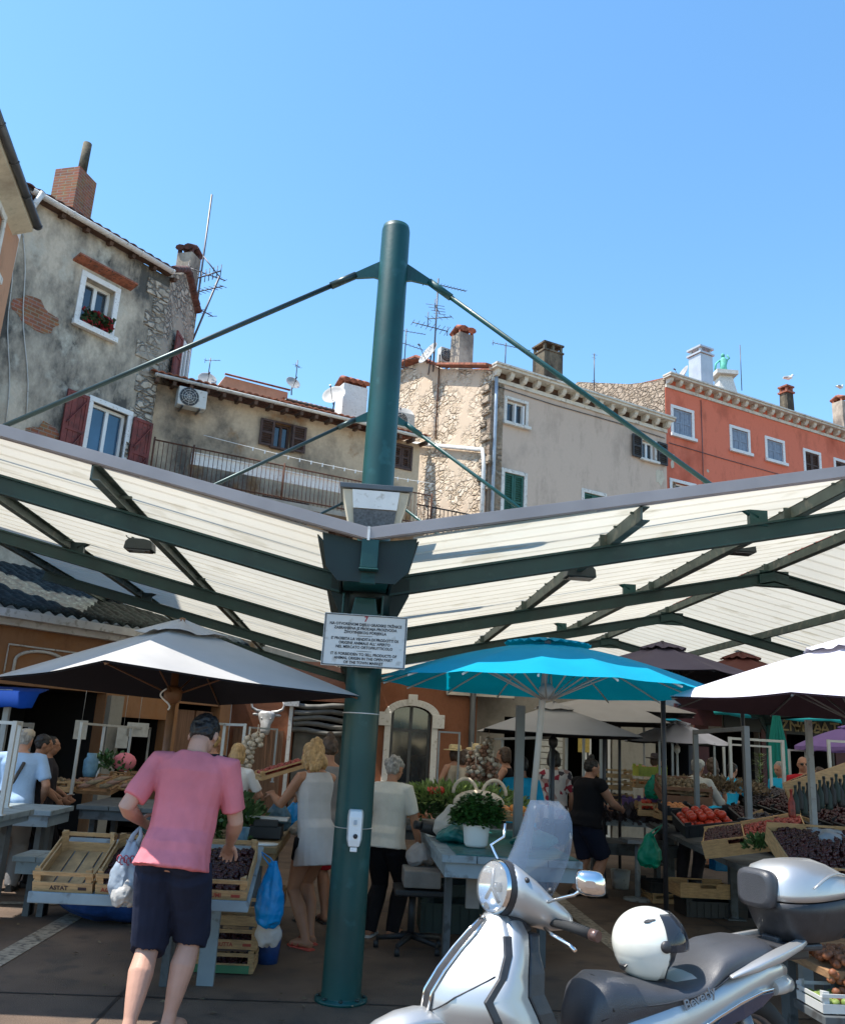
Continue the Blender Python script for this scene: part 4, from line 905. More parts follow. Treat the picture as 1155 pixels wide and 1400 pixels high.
# ================================================================ people
def skin_m(name, rgb): return mat(name, rgb, rough=.5, var=.10, scale=9, spec=.35, bump=.08, bscale=90)
skin_m('skin_fair', (.50, .27, .19)); skin_m('skin_tan', (.33, .155, .09)); skin_m('skin_mid', (.42, .21, .135))
def cloth(name, rgb, var=.12, bump=.45, bs=11): return mat(name, rgb, rough=.9, var=var, scale=5, bump=bump, bscale=bs, spec=.15)
cloth('c_pink', (.60, .175, .20)); cloth('c_tunic', (.44, .42, .42)); cloth('c_navy', (.018, .022, .042)); cloth('c_white', (.60, .58, .57)); cloth('c_cream', (.55, .52, .46)); cloth('c_black', (.013, .012, .014))
cloth('c_blue', (.30, .42, .60)); cloth('c_cyan', (.02, .38, .62)); cloth('c_dark', (.035, .03, .035)); cloth('c_red', (.42, .02, .03)); cloth('c_beige', (.42, .35, .27)); cloth('c_denim', (.04, .06, .11)); cloth('c_teal', (.05, .40, .38)); cloth('c_grey', (.20, .19, .19))
mat('hair_black', (.012, .009, .008), rough=.55, var=.5, scale=60, mapscale=(1, 1, .2)); mat('hair_brown', (.05, .026, .014), rough=.55, var=.5, scale=60, mapscale=(1, 1, .2))
mat('hair_blond', (.38, .23, .095), rough=.55, var=.4, scale=50, mapscale=(1, 1, .2)); mat('hair_grey', (.26, .24, .22), rough=.6, var=.4, scale=60, mapscale=(1, 1, .3))
mat('shoe_dark', (.02, .018, .018), rough=.5); mat('shoe_red', (.40, .05, .03), rough=.5); mat('shoe_white', (.5, .48, .45), rough=.6); mat('straw', (.55, .42, .22), rough=.85, var=.25, scale=30, bump=.4, bscale=90)
mat('eye_dark', (.02, .015, .012), rough=.2)
def floral():
    m, N, L, p = nt('c_floral'); tc = N.new('ShaderNodeTexCoord'); v = N.new('ShaderNodeTexVoronoi'); v.inputs['Scale'].default_value = 17; L.new(tc.outputs['Object'], v.inputs['Vector'])
    r = N.new('ShaderNodeValToRGB'); r.color_ramp.interpolation = 'CONSTANT'; e = r.color_ramp.elements; e[0].color = (.55, .50, .48, 1); e[1].position = .45; e[1].color = (.28, .02, .04, 1)
    for q, c in ((.6, (.05, .04, .05, 1)), (.72, (.60, .55, .52, 1)), (.86, (.35, .22, .2, 1))): x = e.new(q); x.color = c
    s = N.new('ShaderNodeSeparateColor'); L.new(v.outputs['Color'], s.inputs[0]); L.new(s.outputs[0], r.inputs[0]); L.new(r.outputs[0], p.inputs['Base Color']); p.inputs['Roughness'].default_value = .9; M['c_floral'] = m
floral()
def ik(a, b, l1, l2, pole):
    """middle joint of a two-bone chain"""
    d = b - a; L_ = d.length; mx = (l1 + l2) * .999
    if L_ > mx: b = a + d * (mx / L_); d = b - a; L_ = mx
    x = (l1 * l1 - l2 * l2 + L_ * L_) / (2 * L_); h = math.sqrt(max(0, l1 * l1 - x * x)); dn = d.normalized(); p = (pole - dn * pole.dot(dn)).normalized()
    return a + dn * x + p * h, b
def hand(mb, W, d, n, s, curl=.5, k=1.):
    d = d.normalized(); n = (n - d * n.dot(d)).normalized(); x = d.cross(n) * s
    def ring(c, rw, rd, m=10): return [c + (x * math.cos(2 * PI * i / m) * rw + n * math.sin(2 * PI * i / m) * rd) for i in range(m)]
    mb.loft([ring(W - d * .02 * k, .022 * k, .018 * k), ring(W + d * .01 * k, .026 * k, .018 * k), ring(W + d * .04 * k, .037 * k, .017 * k), ring(W + d * .08 * k, .040 * k, .014 * k), ring(W + d * .095 * k, .036 * k, .010 * k)])
    for i, L_ in enumerate((.070, .080, .074, .058)):
        p = W + d * .088 * k + x * (.030 - .0205 * i) * k; a = .25 * curl + .06 * i * curl; pts = [p - d * .015 * k, p]
        for q in range(3):
            dd = d * math.cos(a) + n * math.sin(a) + x * (.06 - .04 * i); p = p + dd.normalized() * L_ * k * (.44, .31, .25)[q]; pts.append(p.copy()); a += curl * (.75 + .08 * i)
        mb.tube(pts, [.0095 * k, .0095 * k, .009 * k, .0085 * k, .0068 * k], 8)
    p = W + d * .022 * k + x * .026 * k; pts = [p]; 
    for q in range(3):
        dd = d * (.55 + .18 * q) + x * (.62 - .28 * q) + n * (.35 + .25 * q * curl); p = p + dd.normalized() * (.034, .030, .026)[q] * k; pts.append(p.copy())
    mb.tube(pts, [.014 * k, .012 * k, .0105 * k, .008 * k], 8)
NP = [0]
def person(loc, face, H, label, skin='skin_mid', build=1., female=False, lean=0., side=0., turn=0., nod=0., tilt=0., hands=((.24, .05, .0), (-.24, .05, .0)), curl=(.6, .6), palm=(None, None), elbow=None,
           feet=((.09, 0.), (-.09, 0.)), toes=(8, 8), top=('tee', 'c_white'), bottom=('shorts', 'c_navy'), hair=('short', 'hair_brown'), hat=None, shoes=('shoe_dark', 'shoe'), near=False, drop=0., belly=0., hips=1., sit=False, group=None, zb=0., wr=.006):
    NP[0] += 1; sd_ = NP[0] * 13.7; rnd = random.Random(NP[0])
    t = thing('person', label, 'person', (loc[0], loc[1], zb), -R(face), group)
    vx = .0065 if near else .013; B = build; V3 = Vector
    pel = V3((0, -.01, (.525 - drop) * H)); la, sa = R(lean), R(side)
    u = V3((math.sin(sa), math.sin(la) * math.cos(sa), math.cos(la) * math.cos(sa))).normalized(); r_ = V3((math.cos(sa), 0, -math.sin(sa))); f = u.cross(r_)
    def ring(tt, hw, hd, fo=0., m=18, k=1., inf=0.): 
        c = pel + u * tt * H + f * fo * H
        return [c + r_ * (math.copysign(abs(math.cos(2 * PI * i / m)) ** .85, math.cos(2 * PI * i / m)) * (hw * H * k + inf)) + f * (math.copysign(abs(math.sin(2 * PI * i / m)) ** .9, math.sin(2 * PI * i / m)) * (hd * H * k + inf)) for i in range(m)]
    w = .93 if female else 1.
    T = [(-.055, .050, .045, -.004), (-.03, .086 * hips, .060, -.006), (.0, .094 * hips, .066, -.008), (.03, .090 * hips, .063, -.004), (.07, .082, .058 + belly * .5, .004 + belly * .3), (.11, .078 * (w if not belly else 1), .056 + belly, .004 + belly * .6), (.15, .083 * w, .058 + belly * .7, .004 + belly * .4), (.20, .094 * w, .066, .002), (.25, .100 * w, .063, -.004), (.28, .096 * w, .054, -.008), (.30, .076 * w, .044, -.01), (.318, .045, .036, -.009)]
    body = MB(); body.loft([ring(a, b * B, c * B, d) for a, b, c, d in T])
    if female:
        for s in (-1, 1): body.ell(pel + u * .215 * H + f * .052 * H * B + r_ * s * .042 * H * B, (.034 * H, .030 * H, .032 * H), 12)
    for s in (-1, 1): body.ell(pel + u * -.018 * H - f * .038 * H + r_ * s * .045 * H * hips * B, (.050 * H * B, .042 * H * B, .05 * H), 12)
    nb = pel + u * .305 * H - f * .010 * H
    # head
    hy = -R(turn); hp = R(nod); Rh = Matrix.Rotation(hy, 3, 'Z') @ Matrix.Rotation(R(tilt), 3, 'Y') @ Matrix.Rotation(-hp, 3, 'X')
    nk = nb + (u * .5 + V3((0, math.sin(hp) * .6, 1)) * .5).normalized() * .043 * H
    hc = nk + Rh @ V3((0, .012 * H, .052 * H))
    body.tube([nb - u * .02 * H, nb + u * .008 * H, nk, hc - Rh @ V3((0, .006 * H, .02 * H))], [.044 * H * w * B, .034 * H * w, .032 * H * w, .034 * H * w], 14)
    hs = H * (1.0 if H > 1.3 else 1.1)
    body.ell(hc + Rh @ V3((0, -.006 * hs, .010 * hs)), (.0445 * hs, .056 * hs, .054 * hs), 18, Rh)
    body.ell(hc + Rh @ V3((0, .010 * hs, -.024 * hs)), (.036 * hs, .040 * hs, .042 * hs), 16, Rh)
    body.ell(hc + Rh @ V3((0, .030 * hs, -.050 * hs)), (.018 * hs, .016 * hs, .013 * hs), 10, Rh)          # chin
    body.tube([hc + Rh @ V3((0, .046 * hs, .012 * hs)), hc + Rh @ V3((0, .060 * hs, -.012 * hs)), hc + Rh @ V3((0, .050 * hs, -.020 * hs))], [.006 * hs, .0105 * hs, .008 * hs], 8)   # nose
    body.tube([hc + Rh @ V3((-.026 * hs, .038 * hs, .016 * hs)), hc + Rh @ V3((0, .051 * hs, .018 * hs)), hc + Rh @ V3((.026 * hs, .038 * hs, .016 * hs))], [.006 * hs, .008 * hs, .006 * hs], 8)   # brow
    body.tube([hc + Rh @ V3((-.014 * hs, .043 * hs, -.032 * hs)), hc + Rh @ V3((0, .0495 * hs, -.031 * hs)), hc + Rh @ V3((.014 * hs, .043 * hs, -.032 * hs))], [.004 * hs, .006 * hs, .004 * hs], 8)  # lips
    for s in (-1, 1): body.ell(hc + Rh @ V3((s * .046 * hs, -.006 * hs, -.008 * hs)), (.006 * hs, .013 * hs, .020 * hs), 8, Rh)
    # arms
    A = []; shw = .108 * w * B
    for i, s in enumerate((1, -1)):
        S = pel + u * .278 * H + r_ * s * shw * H - f * .008 * H; l1, l2 = .172 * H, .148 * H
        tg = V3(hands[i]); Tg = V3((tg.x, tg.y, tg.z)) if abs(tg.z) > .2 else S + V3((s * .05, .06, -.31 * H))
        pole = V3(elbow[i]) if elbow else V3((s * .45, -.8, -.35))
        E_, W = ik(S, Tg, l1, l2, pole); A.append((S, E_, W))
        body.tube([S - r_ * s * .03 * H, S, S.lerp(E_, .3), S.lerp(E_, .7), E_, E_.lerp(W, .25), E_.lerp(W, .7), W], [.034 * H * B, .033 * H * B, .030 * H * B, .026 * H * B, .0235 * H * B, .0255 * H * B, .019 * H * B, .0145 * H], 12)
        dh = (W - E_).normalized(); n = V3(palm[i]) if palm[i] else V3((-s, .25, 0)); 
        hand(body, W, dh, n, s if n.cross(dh).dot(V3((0, 1, 0))) * s < 0 else -s, curl[i], H / 1.75)
    # legs
    Lg = []
    for i, s in enumerate((1, -1)):
        Hp = pel + V3((s * .050 * H * hips, 0, -.035 * H)); fx, fy = feet[i][:2]; fz = feet[i][2] if len(feet[i]) > 2 else 0.
        An = V3((fx, fy, .045 * H + fz)); K, An = ik(Hp, An, .245 * H, .245 * H, V3((s * .12, 1, .15)))
        Lg.append((Hp, K, An)); q = B ** .7
        body.tube([Hp + V3((0, 0, .03 * H)), Hp, Hp.lerp(K, .35), Hp.lerp(K, .75), K, K.lerp(An, .18) - V3((0, .006 * H, 0)), K.lerp(An, .36) - V3((0, .012 * H, 0)), K.lerp(An, .65) - V3((0, .006 * H, 0)), K.lerp(An, .9), An - V3((0, 0, .01 * H))], [.05 * H * q, .056 * H * q, .053 * H * q, .040 * H * q, .034 * H * q, .034 * H * q, .0375 * H * q, .029 * H * q, .021 * H, .022 * H], 14)
        ta = R(toes[i]) * s; fd = V3((math.sin(ta), math.cos(ta), 0)); g0 = V3((An.x, An.y, fz))
        body.tube([g0 - fd * .038 * H + V3((0, 0, .022 * H)), g0 + V3((0, 0, .028 * H)), g0 + fd * .05 * H + V3((0, 0, .024 * H)), g0 + fd * .085 * H + V3((0, 0, .014 * H)), g0 + fd * .108 * H + V3((0, 0, .010 * H))], [.018 * H, .024 * H, .026 * H, .024 * H, .012 * H], 12, flat=.62 if False else .8)
        if shoes:
            m = MB(); pts = [g0 - fd * .046 * H, g0 - fd * .02 * H, g0 + fd * .03 * H, g0 + fd * .08 * H, g0 + fd * .115 * H]; sx = V3((fd.y, -fd.x, 0))
            def srow(hh, ws): return [[p + sx * (wd * H * math.cos(a)) + V3((0, 0, max(.0, hh[j] * H * math.sin(a)) + (.0 if math.sin(a) < 0 else .006))) for a in [2 * PI * k / 12 for k in range(12)]] for j, (p, wd) in enumerate(zip(pts, ws))]
            if shoes[1] == 'shoe': m.loft(srow((.04, .052, .046, .034, .018), (.020, .027, .029, .031, .016)))
            else:
                m.loft(srow((.008, .009, .009, .009, .008), (.022, .027, .028, .031, .018)))
                for k in ((.3, .7) if shoes[1] == 'sandal' else ()):
                    c = g0 + fd * (.10 * k) * H; m.tube([c + sx * .027 * H * math.cos(a) + V3((0, 0, .008 * H + .034 * H * (1 - k * .45) * math.sin(a))) for a in [PI * q2 / 8 for q2 in range(9)]], .006, 6)
            obj(shoes[1] if shoes[1] != 'shoe' else 'shoe', m, shoes[0], t, world=False)
    obj('body', remesh(body, vx, 3), skin, t, world=False)
    # trousers, shorts, skirt
    if bottom:
        kind, cm = bottom; mb = MB(); inf = .012
        mb.loft([ring(a, b * B, c * B, d, inf=inf) for a, b, c, d in T if a <= .075])
        for s in (-1, 1): mb.ell(pel + u * -.018 * H - f * .038 * H + r_ * s * .045 * H * hips * B, (.050 * H * B + .012, .042 * H * B + .012, .05 * H + .012), 12)
        if kind == 'skirt' or kind == 'dress':
            mb.loft([ring(.03, .092 * hips * B, .066 * B, -.004, inf=inf), ring(-.08, .105 * hips * B, .075 * B, -.004, inf=inf), ring(-.2, .115 * hips * B, .08 * B, -.002, inf=inf)])
        else:
            fr_ = {'shorts': (.95, .0), 'brief': (.40, 0), 'pants': (1, .86), 'bermuda': (1, .12)}[kind]
            for i, (Hp, K, An) in enumerate(Lg):
                q = B ** .7; e1 = Hp.lerp(K, fr_[0]); wd = {'shorts': 1.16, 'brief': 1.12, 'pants': 1.1, 'bermuda': 1.16}[kind]
                pts = [Hp + V3((0, 0, .02 * H)), Hp - V3((0, 0, .02 * H)), Hp.lerp(K, .45 * fr_[0]), e1]; rs = [.056 * H * q * wd, .060 * H * q * wd, .054 * H * q * wd, (.050 if kind != 'pants' else .044) * H * q * wd]
                if fr_[1]: pts += [K.lerp(An, fr_[1] * .4) - V3((0, .008 * H if kind == 'pants' else 0, 0)), K.lerp(An, fr_[1])]; rs += [(.051 if kind == 'pants' else .052) * H * q, (.042 if kind == 'pants' else .052) * H * q]
                if kind == 'pants': pts.append(An + V3((0, -.004, -.02 * H))); rs.append(.038 * H)
                mb.tube(pts, rs, 16)
        obj({'shorts': 'shorts', 'brief': 'shorts', 'bermuda': 'shorts', 'pants': 'trousers', 'skirt': 'skirt', 'dress': 'skirt'}[kind], remesh(mb, vx * 1.1, 4, min(wr, .007), 8, sd_, zs=.5), cm, t, world=False)
    if top:
        kind, cm = top[:2]; hem = top[2] if len(top) > 2 else -.02; loose = top[3] if len(top) > 3 else .014; mb = MB()
        rows = [(a, b, c, d) for a, b, c, d in T if a > max(hem, -.04) + .012 and a < .31]
        flare = top[4] if len(top) > 4 else 0.
        rr = [ring(hem, (.095 + flare) * hips * B, (.076 + flare) * B + belly * .3 + (.010 if hem < -.03 else 0), -.010 - (.012 if hem < -.03 else 0), inf=loose + .010)]
        for a, b, c, d in rows: lo = hem < -.03 and a < .05; rr.append(ring(a, (max(b, .086 * w) if a < .27 else b) * B, (.078 if lo else max(c, .060) if a < .27 else c) * B, d - (.010 if lo else 0), inf=loose if a < .26 else .010))
        if kind != 'tank': rr.append(ring(.316, .050 * B, .040 * B, -.010, inf=.006))
        mb.loft(rr)
        if female:
            for s in (-1, 1): mb.ell(pel + u * .21 * H + f * .056 * H * B + r_ * s * .042 * H * B, (.038 * H, .034 * H, .036 * H), 12)
        for i, (S, E_, W) in enumerate(A):
            s = (1, -1)[i]
            if kind in ('tee', 'long'):
                e = S.lerp(E_, .80 if kind == 'tee' else 1.)
                pts = [S - r_ * s * .045 * H + u * .004 * H, S + u * .002 * H, S.lerp(E_, .35), e]; rs = [.036 * H * B, .037 * H * B, .037 * H * B, .036 * H * B]
                if kind == 'long': pts += [E_.lerp(W, .5), E_.lerp(W, .93)]; rs += [.034 * H * B, .026 * H * B]
                mb.tube(pts, rs, 14)
            elif kind == 'cap': mb.tube([S - r_ * s * .045 * H, S + u * .003 * H, S.lerp(E_, .28)], [.038 * H * B, .040 * H * B, .038 * H * B], 14)
            elif kind == 'tank': mb.tube([S - r_ * s * .05 * H - u * .01 * H, S - r_ * s * .012 * H + u * .004 * H], [.036 * H * B, .034 * H * B], 12)
        obj({'tee': 'shirt', 'long': 'shirt', 'cap': 'shirt', 'tank': 'top', }.get(kind, 'top'), remesh(mb, vx * 1.1, 4, wr, 9 if near else 7, sd_ + 50, zs=.42), cm, t, world=False)
    if hair:
        kind, cm = hair; mb = MB()
        def hl(x, y, z): return hc + Rh @ V3((x * hs, y * hs, z * hs))
        mb.ell(hl(0, -.014, .019), (.0495 * hs, .056 * hs, .052 * hs), 18, Rh)
        if kind != 'crop': mb.ell(hl(0, -.026, -.002), (.047 * hs, .042 * hs, .048 * hs), 16, Rh)
        else: mb.ell(hl(0, -.022, .002), (.0465 * hs, .042 * hs, .044 * hs), 16, Rh)
        if kind in ('bob', 'long', 'wavy'):
            for s in (-1, 1): mb.ell(hl(s * .036, -.014, -.020), (.022 * hs, .034 * hs, .048 * hs), 12, Rh)
            mb.ell(hl(0, -.034, -.030), (.045 * hs, .030 * hs, .045 * hs), 14, Rh)
        if kind == 'wavy':
            for k in range(24): a = rnd.uniform(-2.9, -.2); mb.ell(hl(.045 * math.cos(a) * 1.1, .05 * math.sin(a) - .005, rnd.uniform(-.085, .05)), (.021 * hs, .021 * hs, .028 * hs), 8)
            for s in (-1, 1): mb.ell(hl(s * .04, .02, -.03), (.016 * hs, .02 * hs, .045 * hs), 8, Rh)
        if kind == 'long': mb.tube([hl(0, -.03, -.01), hl(0, -.045, -.06), hl(0, -.04, -.11)], [.045 * hs, .04 * hs, .025 * hs], 12)
        if kind == 'bun': mb.ell(hl(0, -.03, .075), (.024 * hs, .024 * hs, .022 * hs), 10)
        if kind == 'curly':
            for k in range(26): a = rnd.uniform(0, 2 * PI); b = rnd.uniform(-.1, 1.4); mb.ell(hl(.05 * math.cos(a) * math.cos(b), -.018 + .052 * math.sin(a) * math.cos(b), .012 + .052 * math.sin(b)), (.014 * hs,) * 3, 8)
        obj('hair', remesh(mb, .005 if near else .009, 1, .009, 24 if kind in ('wavy', 'curly', 'bob') else 34, sd_), cm, t, world=False)
    if hat:
        kind, cm = hat; mb = MB(); top_ = hc + Rh @ V3((0, -.008 * hs, .030 * hs)); ax = Rh @ V3((0, -.10, 1))
        if kind == 'straw': mb.lathe(top_, [(.105 * hs, -.006 * hs), (.10 * hs, .0), (.056 * hs, .004 * hs), (.054 * hs, .036 * hs), (.040 * hs, .046 * hs), (.0, .046 * hs)], 24, ax); mb.lathe(top_, [(.057 * hs, .006 * hs), (.057 * hs, .014 * hs)], 24, ax, cap=False)
        else:
            mb.lathe(top_, [(.052 * hs, -.012 * hs), (.0545 * hs, .0), (.051 * hs, .020 * hs), (.034 * hs, .036 * hs), (.0, .041 * hs)], 22, ax)
            if kind == 'cap': mb.tube([top_ + Rh @ V3((0, .035 * hs, -.002 * hs)), top_ + Rh @ V3((0, .095 * hs, -.014 * hs))], [.044 * hs, .028 * hs], 12, flat=.12, up=(1, 0, 0) if False else None)
        obj('hat', mb, cm, t, world=False)
    if abs(turn) > 25 or 90 < face % 360 < 270 or near:
        for s in (-1, 1):
            e = MB(); e.ell(hc + Rh @ V3((s * .017 * hs, .0445 * hs, .004 * hs)), (.0075 * hs, .005 * hs, .0045 * hs), 8, Rh); obj('eye', e, 'eye_dark', t, world=False)
    t['_h'] = 0; del t['_h']
    HC[t.name] = (hc, Rh, hs)
    return t, A, Lg
HC = {}

# --- man in the pink shirt, seen from behind at the crate table
pm, Am, Lm = person((-.95, 5.38), 6, 1.78, 'man seen from behind in a pink shirt and navy shorts at the crate table', 'skin_fair', build=1.07, lean=13, nod=46, turn=6, tilt=-2, side=2,
    hands=((.22, .34, .97), (-.29, .20, 1.08)), curl=(.55, 1.5), elbow=((.5, -.75, -.3), (-.32, -.95, -.3)), palm=((-.3, .2, -1), (1, .2, 0)), feet=((.05, .05), (-.11, -.12)), toes=(12, 14),
    top=('tee', 'c_pink', -.045, .020, .004), bottom=('bermuda', 'c_navy'), hair=('crop', 'hair_black'), shoes=('shoe_dark', 'sandal'), near=True, belly=.012, wr=.011)
# cargo pocket
# --- woman in the white sleeveless tunic holding a small crate
pw, Aw, Lw = person((-.27, 7.80), -38, 1.62, 'woman with wavy blond hair in a white sleeveless tunic left of the mast', 'skin_tan', build=.95, female=True, lean=8, nod=26, turn=-12,
    hands=((.08, .42, 1.13), (-.18, .40, 1.13)), curl=(1.0, 1.0), elbow=((.5, -.3, -1), (-.5, -.3, -1)), palm=((-.4, 0, -1), (.4, 0, -1)), feet=((.07, .03), (-.08, -.12)), top=('tank', 'c_tunic', -.15, .022, .012), bottom=('brief', 'c_black'), hair=('wavy', 'hair_blond'), shoes=('shoe_red', 'sandal'), near=True)
# --- grey-haired woman in white tee
pg, Ag, Lgr = person((.36, 8.25), 28, 1.52, 'grey haired woman in a white shirt and long black trousers just right of the mast', 'skin_tan', build=1.06, female=True, lean=6, nod=14, turn=15,
    hands=((.28, .14, .66), (-.2, .3, .86)), curl=(.9, .8), elbow=((.7, -.6, 0), (-.6, -.5, -.4)), feet=((.08, .05), (-.09, -.05)), top=('tee', 'c_cream', -.05, .026, .008), bottom=('pants', 'c_black'), hair=('curly', 'hair_grey'), shoes=('shoe_white', 'sandal'), near=True, belly=.012)
# --- woman in black with navy shorts
person((2.86, 11.0), 62, 1.60, 'sturdy woman in a black sleeveless top and navy shorts with pinned up dark hair', 'skin_mid', build=1.28, female=True, lean=7, nod=18, turn=18,
    hands=((.16, .42, 1.0), (-.14, .46, 1.0)), curl=(.8, .8), elbow=((.6, -.6, -.5), (-.6, -.6, -.5)), feet=((.09, .05), (-.09, -.10)), top=('cap', 'c_black', -.04, .02), bottom=('shorts', 'c_navy'), hair=('bun', 'hair_black'), shoes=('shoe_dark', 'shoe'), belly=.02, hips=1.12)
# --- group round the centre stall
def ph(px, head, Y, h=None):              # stand where the head top shows at this pixel: x from the pixel, height from the depth
    p = at(px, head, Y); return (p.x, Y), p.z
(l, h) = ph(757, 1024, 12.2); person(l, 5, h - .0, 'person with short dark hair in a floral shirt and dark shorts, back turned', 'skin_mid', build=1.1, female=True, nod=8, hands=((.25, .1, .85), (-.22, .2, .9)), top=('tee', 'c_floral', -.06, .024), bottom=('shorts', 'c_dark'), hair=('bob', 'hair_black'), shoes=('shoe_dark', 'shoe'))
(l, h) = ph(713, 1032, 10.4); person(l, -6, h, 'person with black hair in a bright blue t-shirt, back turned, behind the centre stall', 'skin_tan', build=1.0, nod=12, hands=((.26, .1, .8), (-.26, .12, .8)), top=('tee', 'c_cyan', -.05, .022), bottom=('shorts', 'c_dark'), hair=('short', 'hair_black'))
(l, h) = ph(690, 1020, 12.6); person(l, -70, h, 'woman with brown hair in a black strap top, raising one hand to her shoulder', 'skin_mid', build=.95, female=True, nod=12, hands=((.2, .3, 1.0), (-.1, .26, 1.25)), top=('tank', 'c_black', -.04, .014), bottom=('shorts', 'c_black'), hair=('bob', 'hair_brown'))
(l, h) = ph(622, 1018, 13.2); person(l, -35, h, 'tourist in a pale sleeveless top and a straw hat, left of her twin', 'skin_mid', build=.95, female=True, nod=5, hands=((.2, .2, .9), (-.2, .25, 1.05)), top=('tank', 'c_beige', -.04, .02), bottom=('skirt', 'c_beige'), hair=('bob', 'hair_brown'), hat=('straw', 'straw'))
(l, h) = ph(652, 1017, 13.5); person(l, 160, h, 'tourist in a light shirt, the right one of two wearing straw hats', 'skin_mid', build=1.0, nod=15, hands=((.2, .25, .95), (-.2, .25, 1.0)), top=('tee', 'c_cream', -.04, .02), bottom=('shorts', 'c_beige'), hair=('short', 'hair_brown'), hat=('straw', 'straw'))
(l, h) = ph(637, 1024, 12.9); person(l, 100, h, 'woman with reddish brown hair between the two straw hats', 'skin_mid', build=.95, female=True, nod=10, hands=((.2, .2, .9), (-.2, .2, .9)), top=('tee', 'c_beige', -.04, .02), bottom=('skirt', 'c_dark'), hair=('bob', 'hair_brown'))
(l, h) = ph(606, 1060, 13.6); person(l, 170, 1.5, 'person in a white cap sitting low, left of the straw hats', 'skin_mid', nod=15, hands=((.2, .25, .9), (-.2, .25, .9)), top=('tee', 'c_grey'), bottom=('pants', 'c_dark'), hair=None, hat=('round', 'c_cream'), zb=h - 1.5 - .02)
# --- far left
(l, h) = ph(37, 995, 9.6); tS, As, _ = person(l, -12, h, 'man in a light blue shirt with a dark strap across his back, far left', 'skin_mid', build=1.12, nod=5, turn=25, hands=((.25, .1, .85), (-.28, .2, .85)), top=('tee', 'c_blue', -.05, .024), bottom=('pants', 'c_grey'), hair=('crop', 'hair_grey'), hat=('round', 'c_beige'))
(l, h) = ph(62, 1000, 9.9); person(l, 40, h - .02, 'man in a dark shirt standing right of the man with the strap', 'skin_tan', build=1.05, nod=8, turn=20, hands=((.25, .1, .85), (-.25, .2, .85)), top=('tee', 'c_dark', -.05, .02), bottom=('pants', 'c_black'), hair=('crop', 'hair_black'))
(l, h) = ph(74, 1003, 10.3); person(l, 80, h - .02, 'man in profile with a tanned face at the far left, looking right', 'skin_tan', build=1.0, nod=4, hands=((.2, .2, .85), (-.2, .2, .85)), top=('tee', 'c_dark', -.05, .02), bottom=('pants', 'c_black'), hair=('crop', 'hair_black'))
(l, h) = ph(327, 1015, 9.6); person(l, 10, h, 'blond woman in a white blouse beyond the man in pink', 'skin_mid', build=.95, female=True, nod=12, hands=((.2, .3, 1.0), (-.2, .25, .95)), top=('tee', 'c_white', -.05, .02), bottom=('pants', 'c_denim'), hair=('bob', 'hair_blond'))
(l, h) = ph(296, 1004, 12.5); person(l, 30, h, 'person with brownish hair far behind the shoulder of the man in pink', 'skin_mid', nod=5, top=('tee', 'c_navy'), bottom=('pants', 'c_dark'), hair=('crop', 'hair_blond'))
(l, h) = ph(452, 997, 8.7); person(l, -28, h - .05, 'woman with dark hair in a high bun, half hidden by the mast', 'skin_tan', build=.95, female=True, nod=22, turn=20, hands=((.15, .35, 1.0), (-.15, .35, 1.0)), top=('tank', 'c_grey', -.05, .016), bottom=('shorts', 'c_red'), hair=('bun', 'hair_brown'), shoes=('shoe_dark', 'sandal'))
# --- right side
(l, h) = ph(938, 1037, 10.9); person(l, 45, 1.55, 'stall holder in a white shirt and cap bending over the right stall', 'skin_tan', build=1.0, lean=38, nod=14, hands=((.2, .55, .95), (-.2, .5, .92)), top=('long', 'c_cream', -.04, .02), bottom=('pants', 'c_dark'), hair=('crop', 'hair_grey'), hat=('round', 'c_cream'), zb=h - 1.44)
(l, h) = ph(972, 1035, 14.5); person(l, -20, h, 'person in a pale top far back behind the right stall, left of the blue shirt', 'skin_mid', nod=5, female=True, top=('tee', 'c_grey'), bottom=('skirt', 'c_cyan'), hair=('long', 'hair_brown'))
(l, h) = ph(992, 1040, 15.2); person(l, 60, h, 'person in a blue shirt leaning far back beside the grey posts', 'skin_mid', nod=12, lean=18, top=('tee', 'c_cyan'), bottom=('pants', 'c_dark'), hair=('crop', 'hair_black'), hands=((.2, .45, 1.0), (-.2, .4, 1.0)))
(l, h) = ph(1097, 1033, 13.8); tR, _, _ = person(l, 195, h, 'bald man in sunglasses and a red shirt behind the dark trays', 'skin_mid', nod=4, top=('tee', 'c_red'), bottom=('pants', 'c_dark'), hair=None)
(l, h) = ph(1120, 1048, 13.2); person(l, 30, h, 'person in a turquoise top right of the man in red', 'skin_mid', nod=8, female=True, top=('tank', 'c_teal'), bottom=('shorts', 'c_white'), hair=('short', 'hair_brown'))
(l, h) = ph(1066, 1040, 14.2); person(l, 250, h, 'person in a teal blue shirt left of the man in red', 'skin_mid', nod=15, build=1.1, top=('tee', 'c_cyan'), bottom=('pants', 'c_dark'), hair=('crop', 'hair_grey'))
(l, h) = ph(897, 1030, 14.6); person(l, 70, h, 'vendor in a dark sun hat beside the lime green crate', 'skin_mid', nod=8, top=('tee', 'c_beige'), bottom=('pants', 'c_dark'), hair=('short', 'hair_brown'), hat=('straw', 'c_dark'))

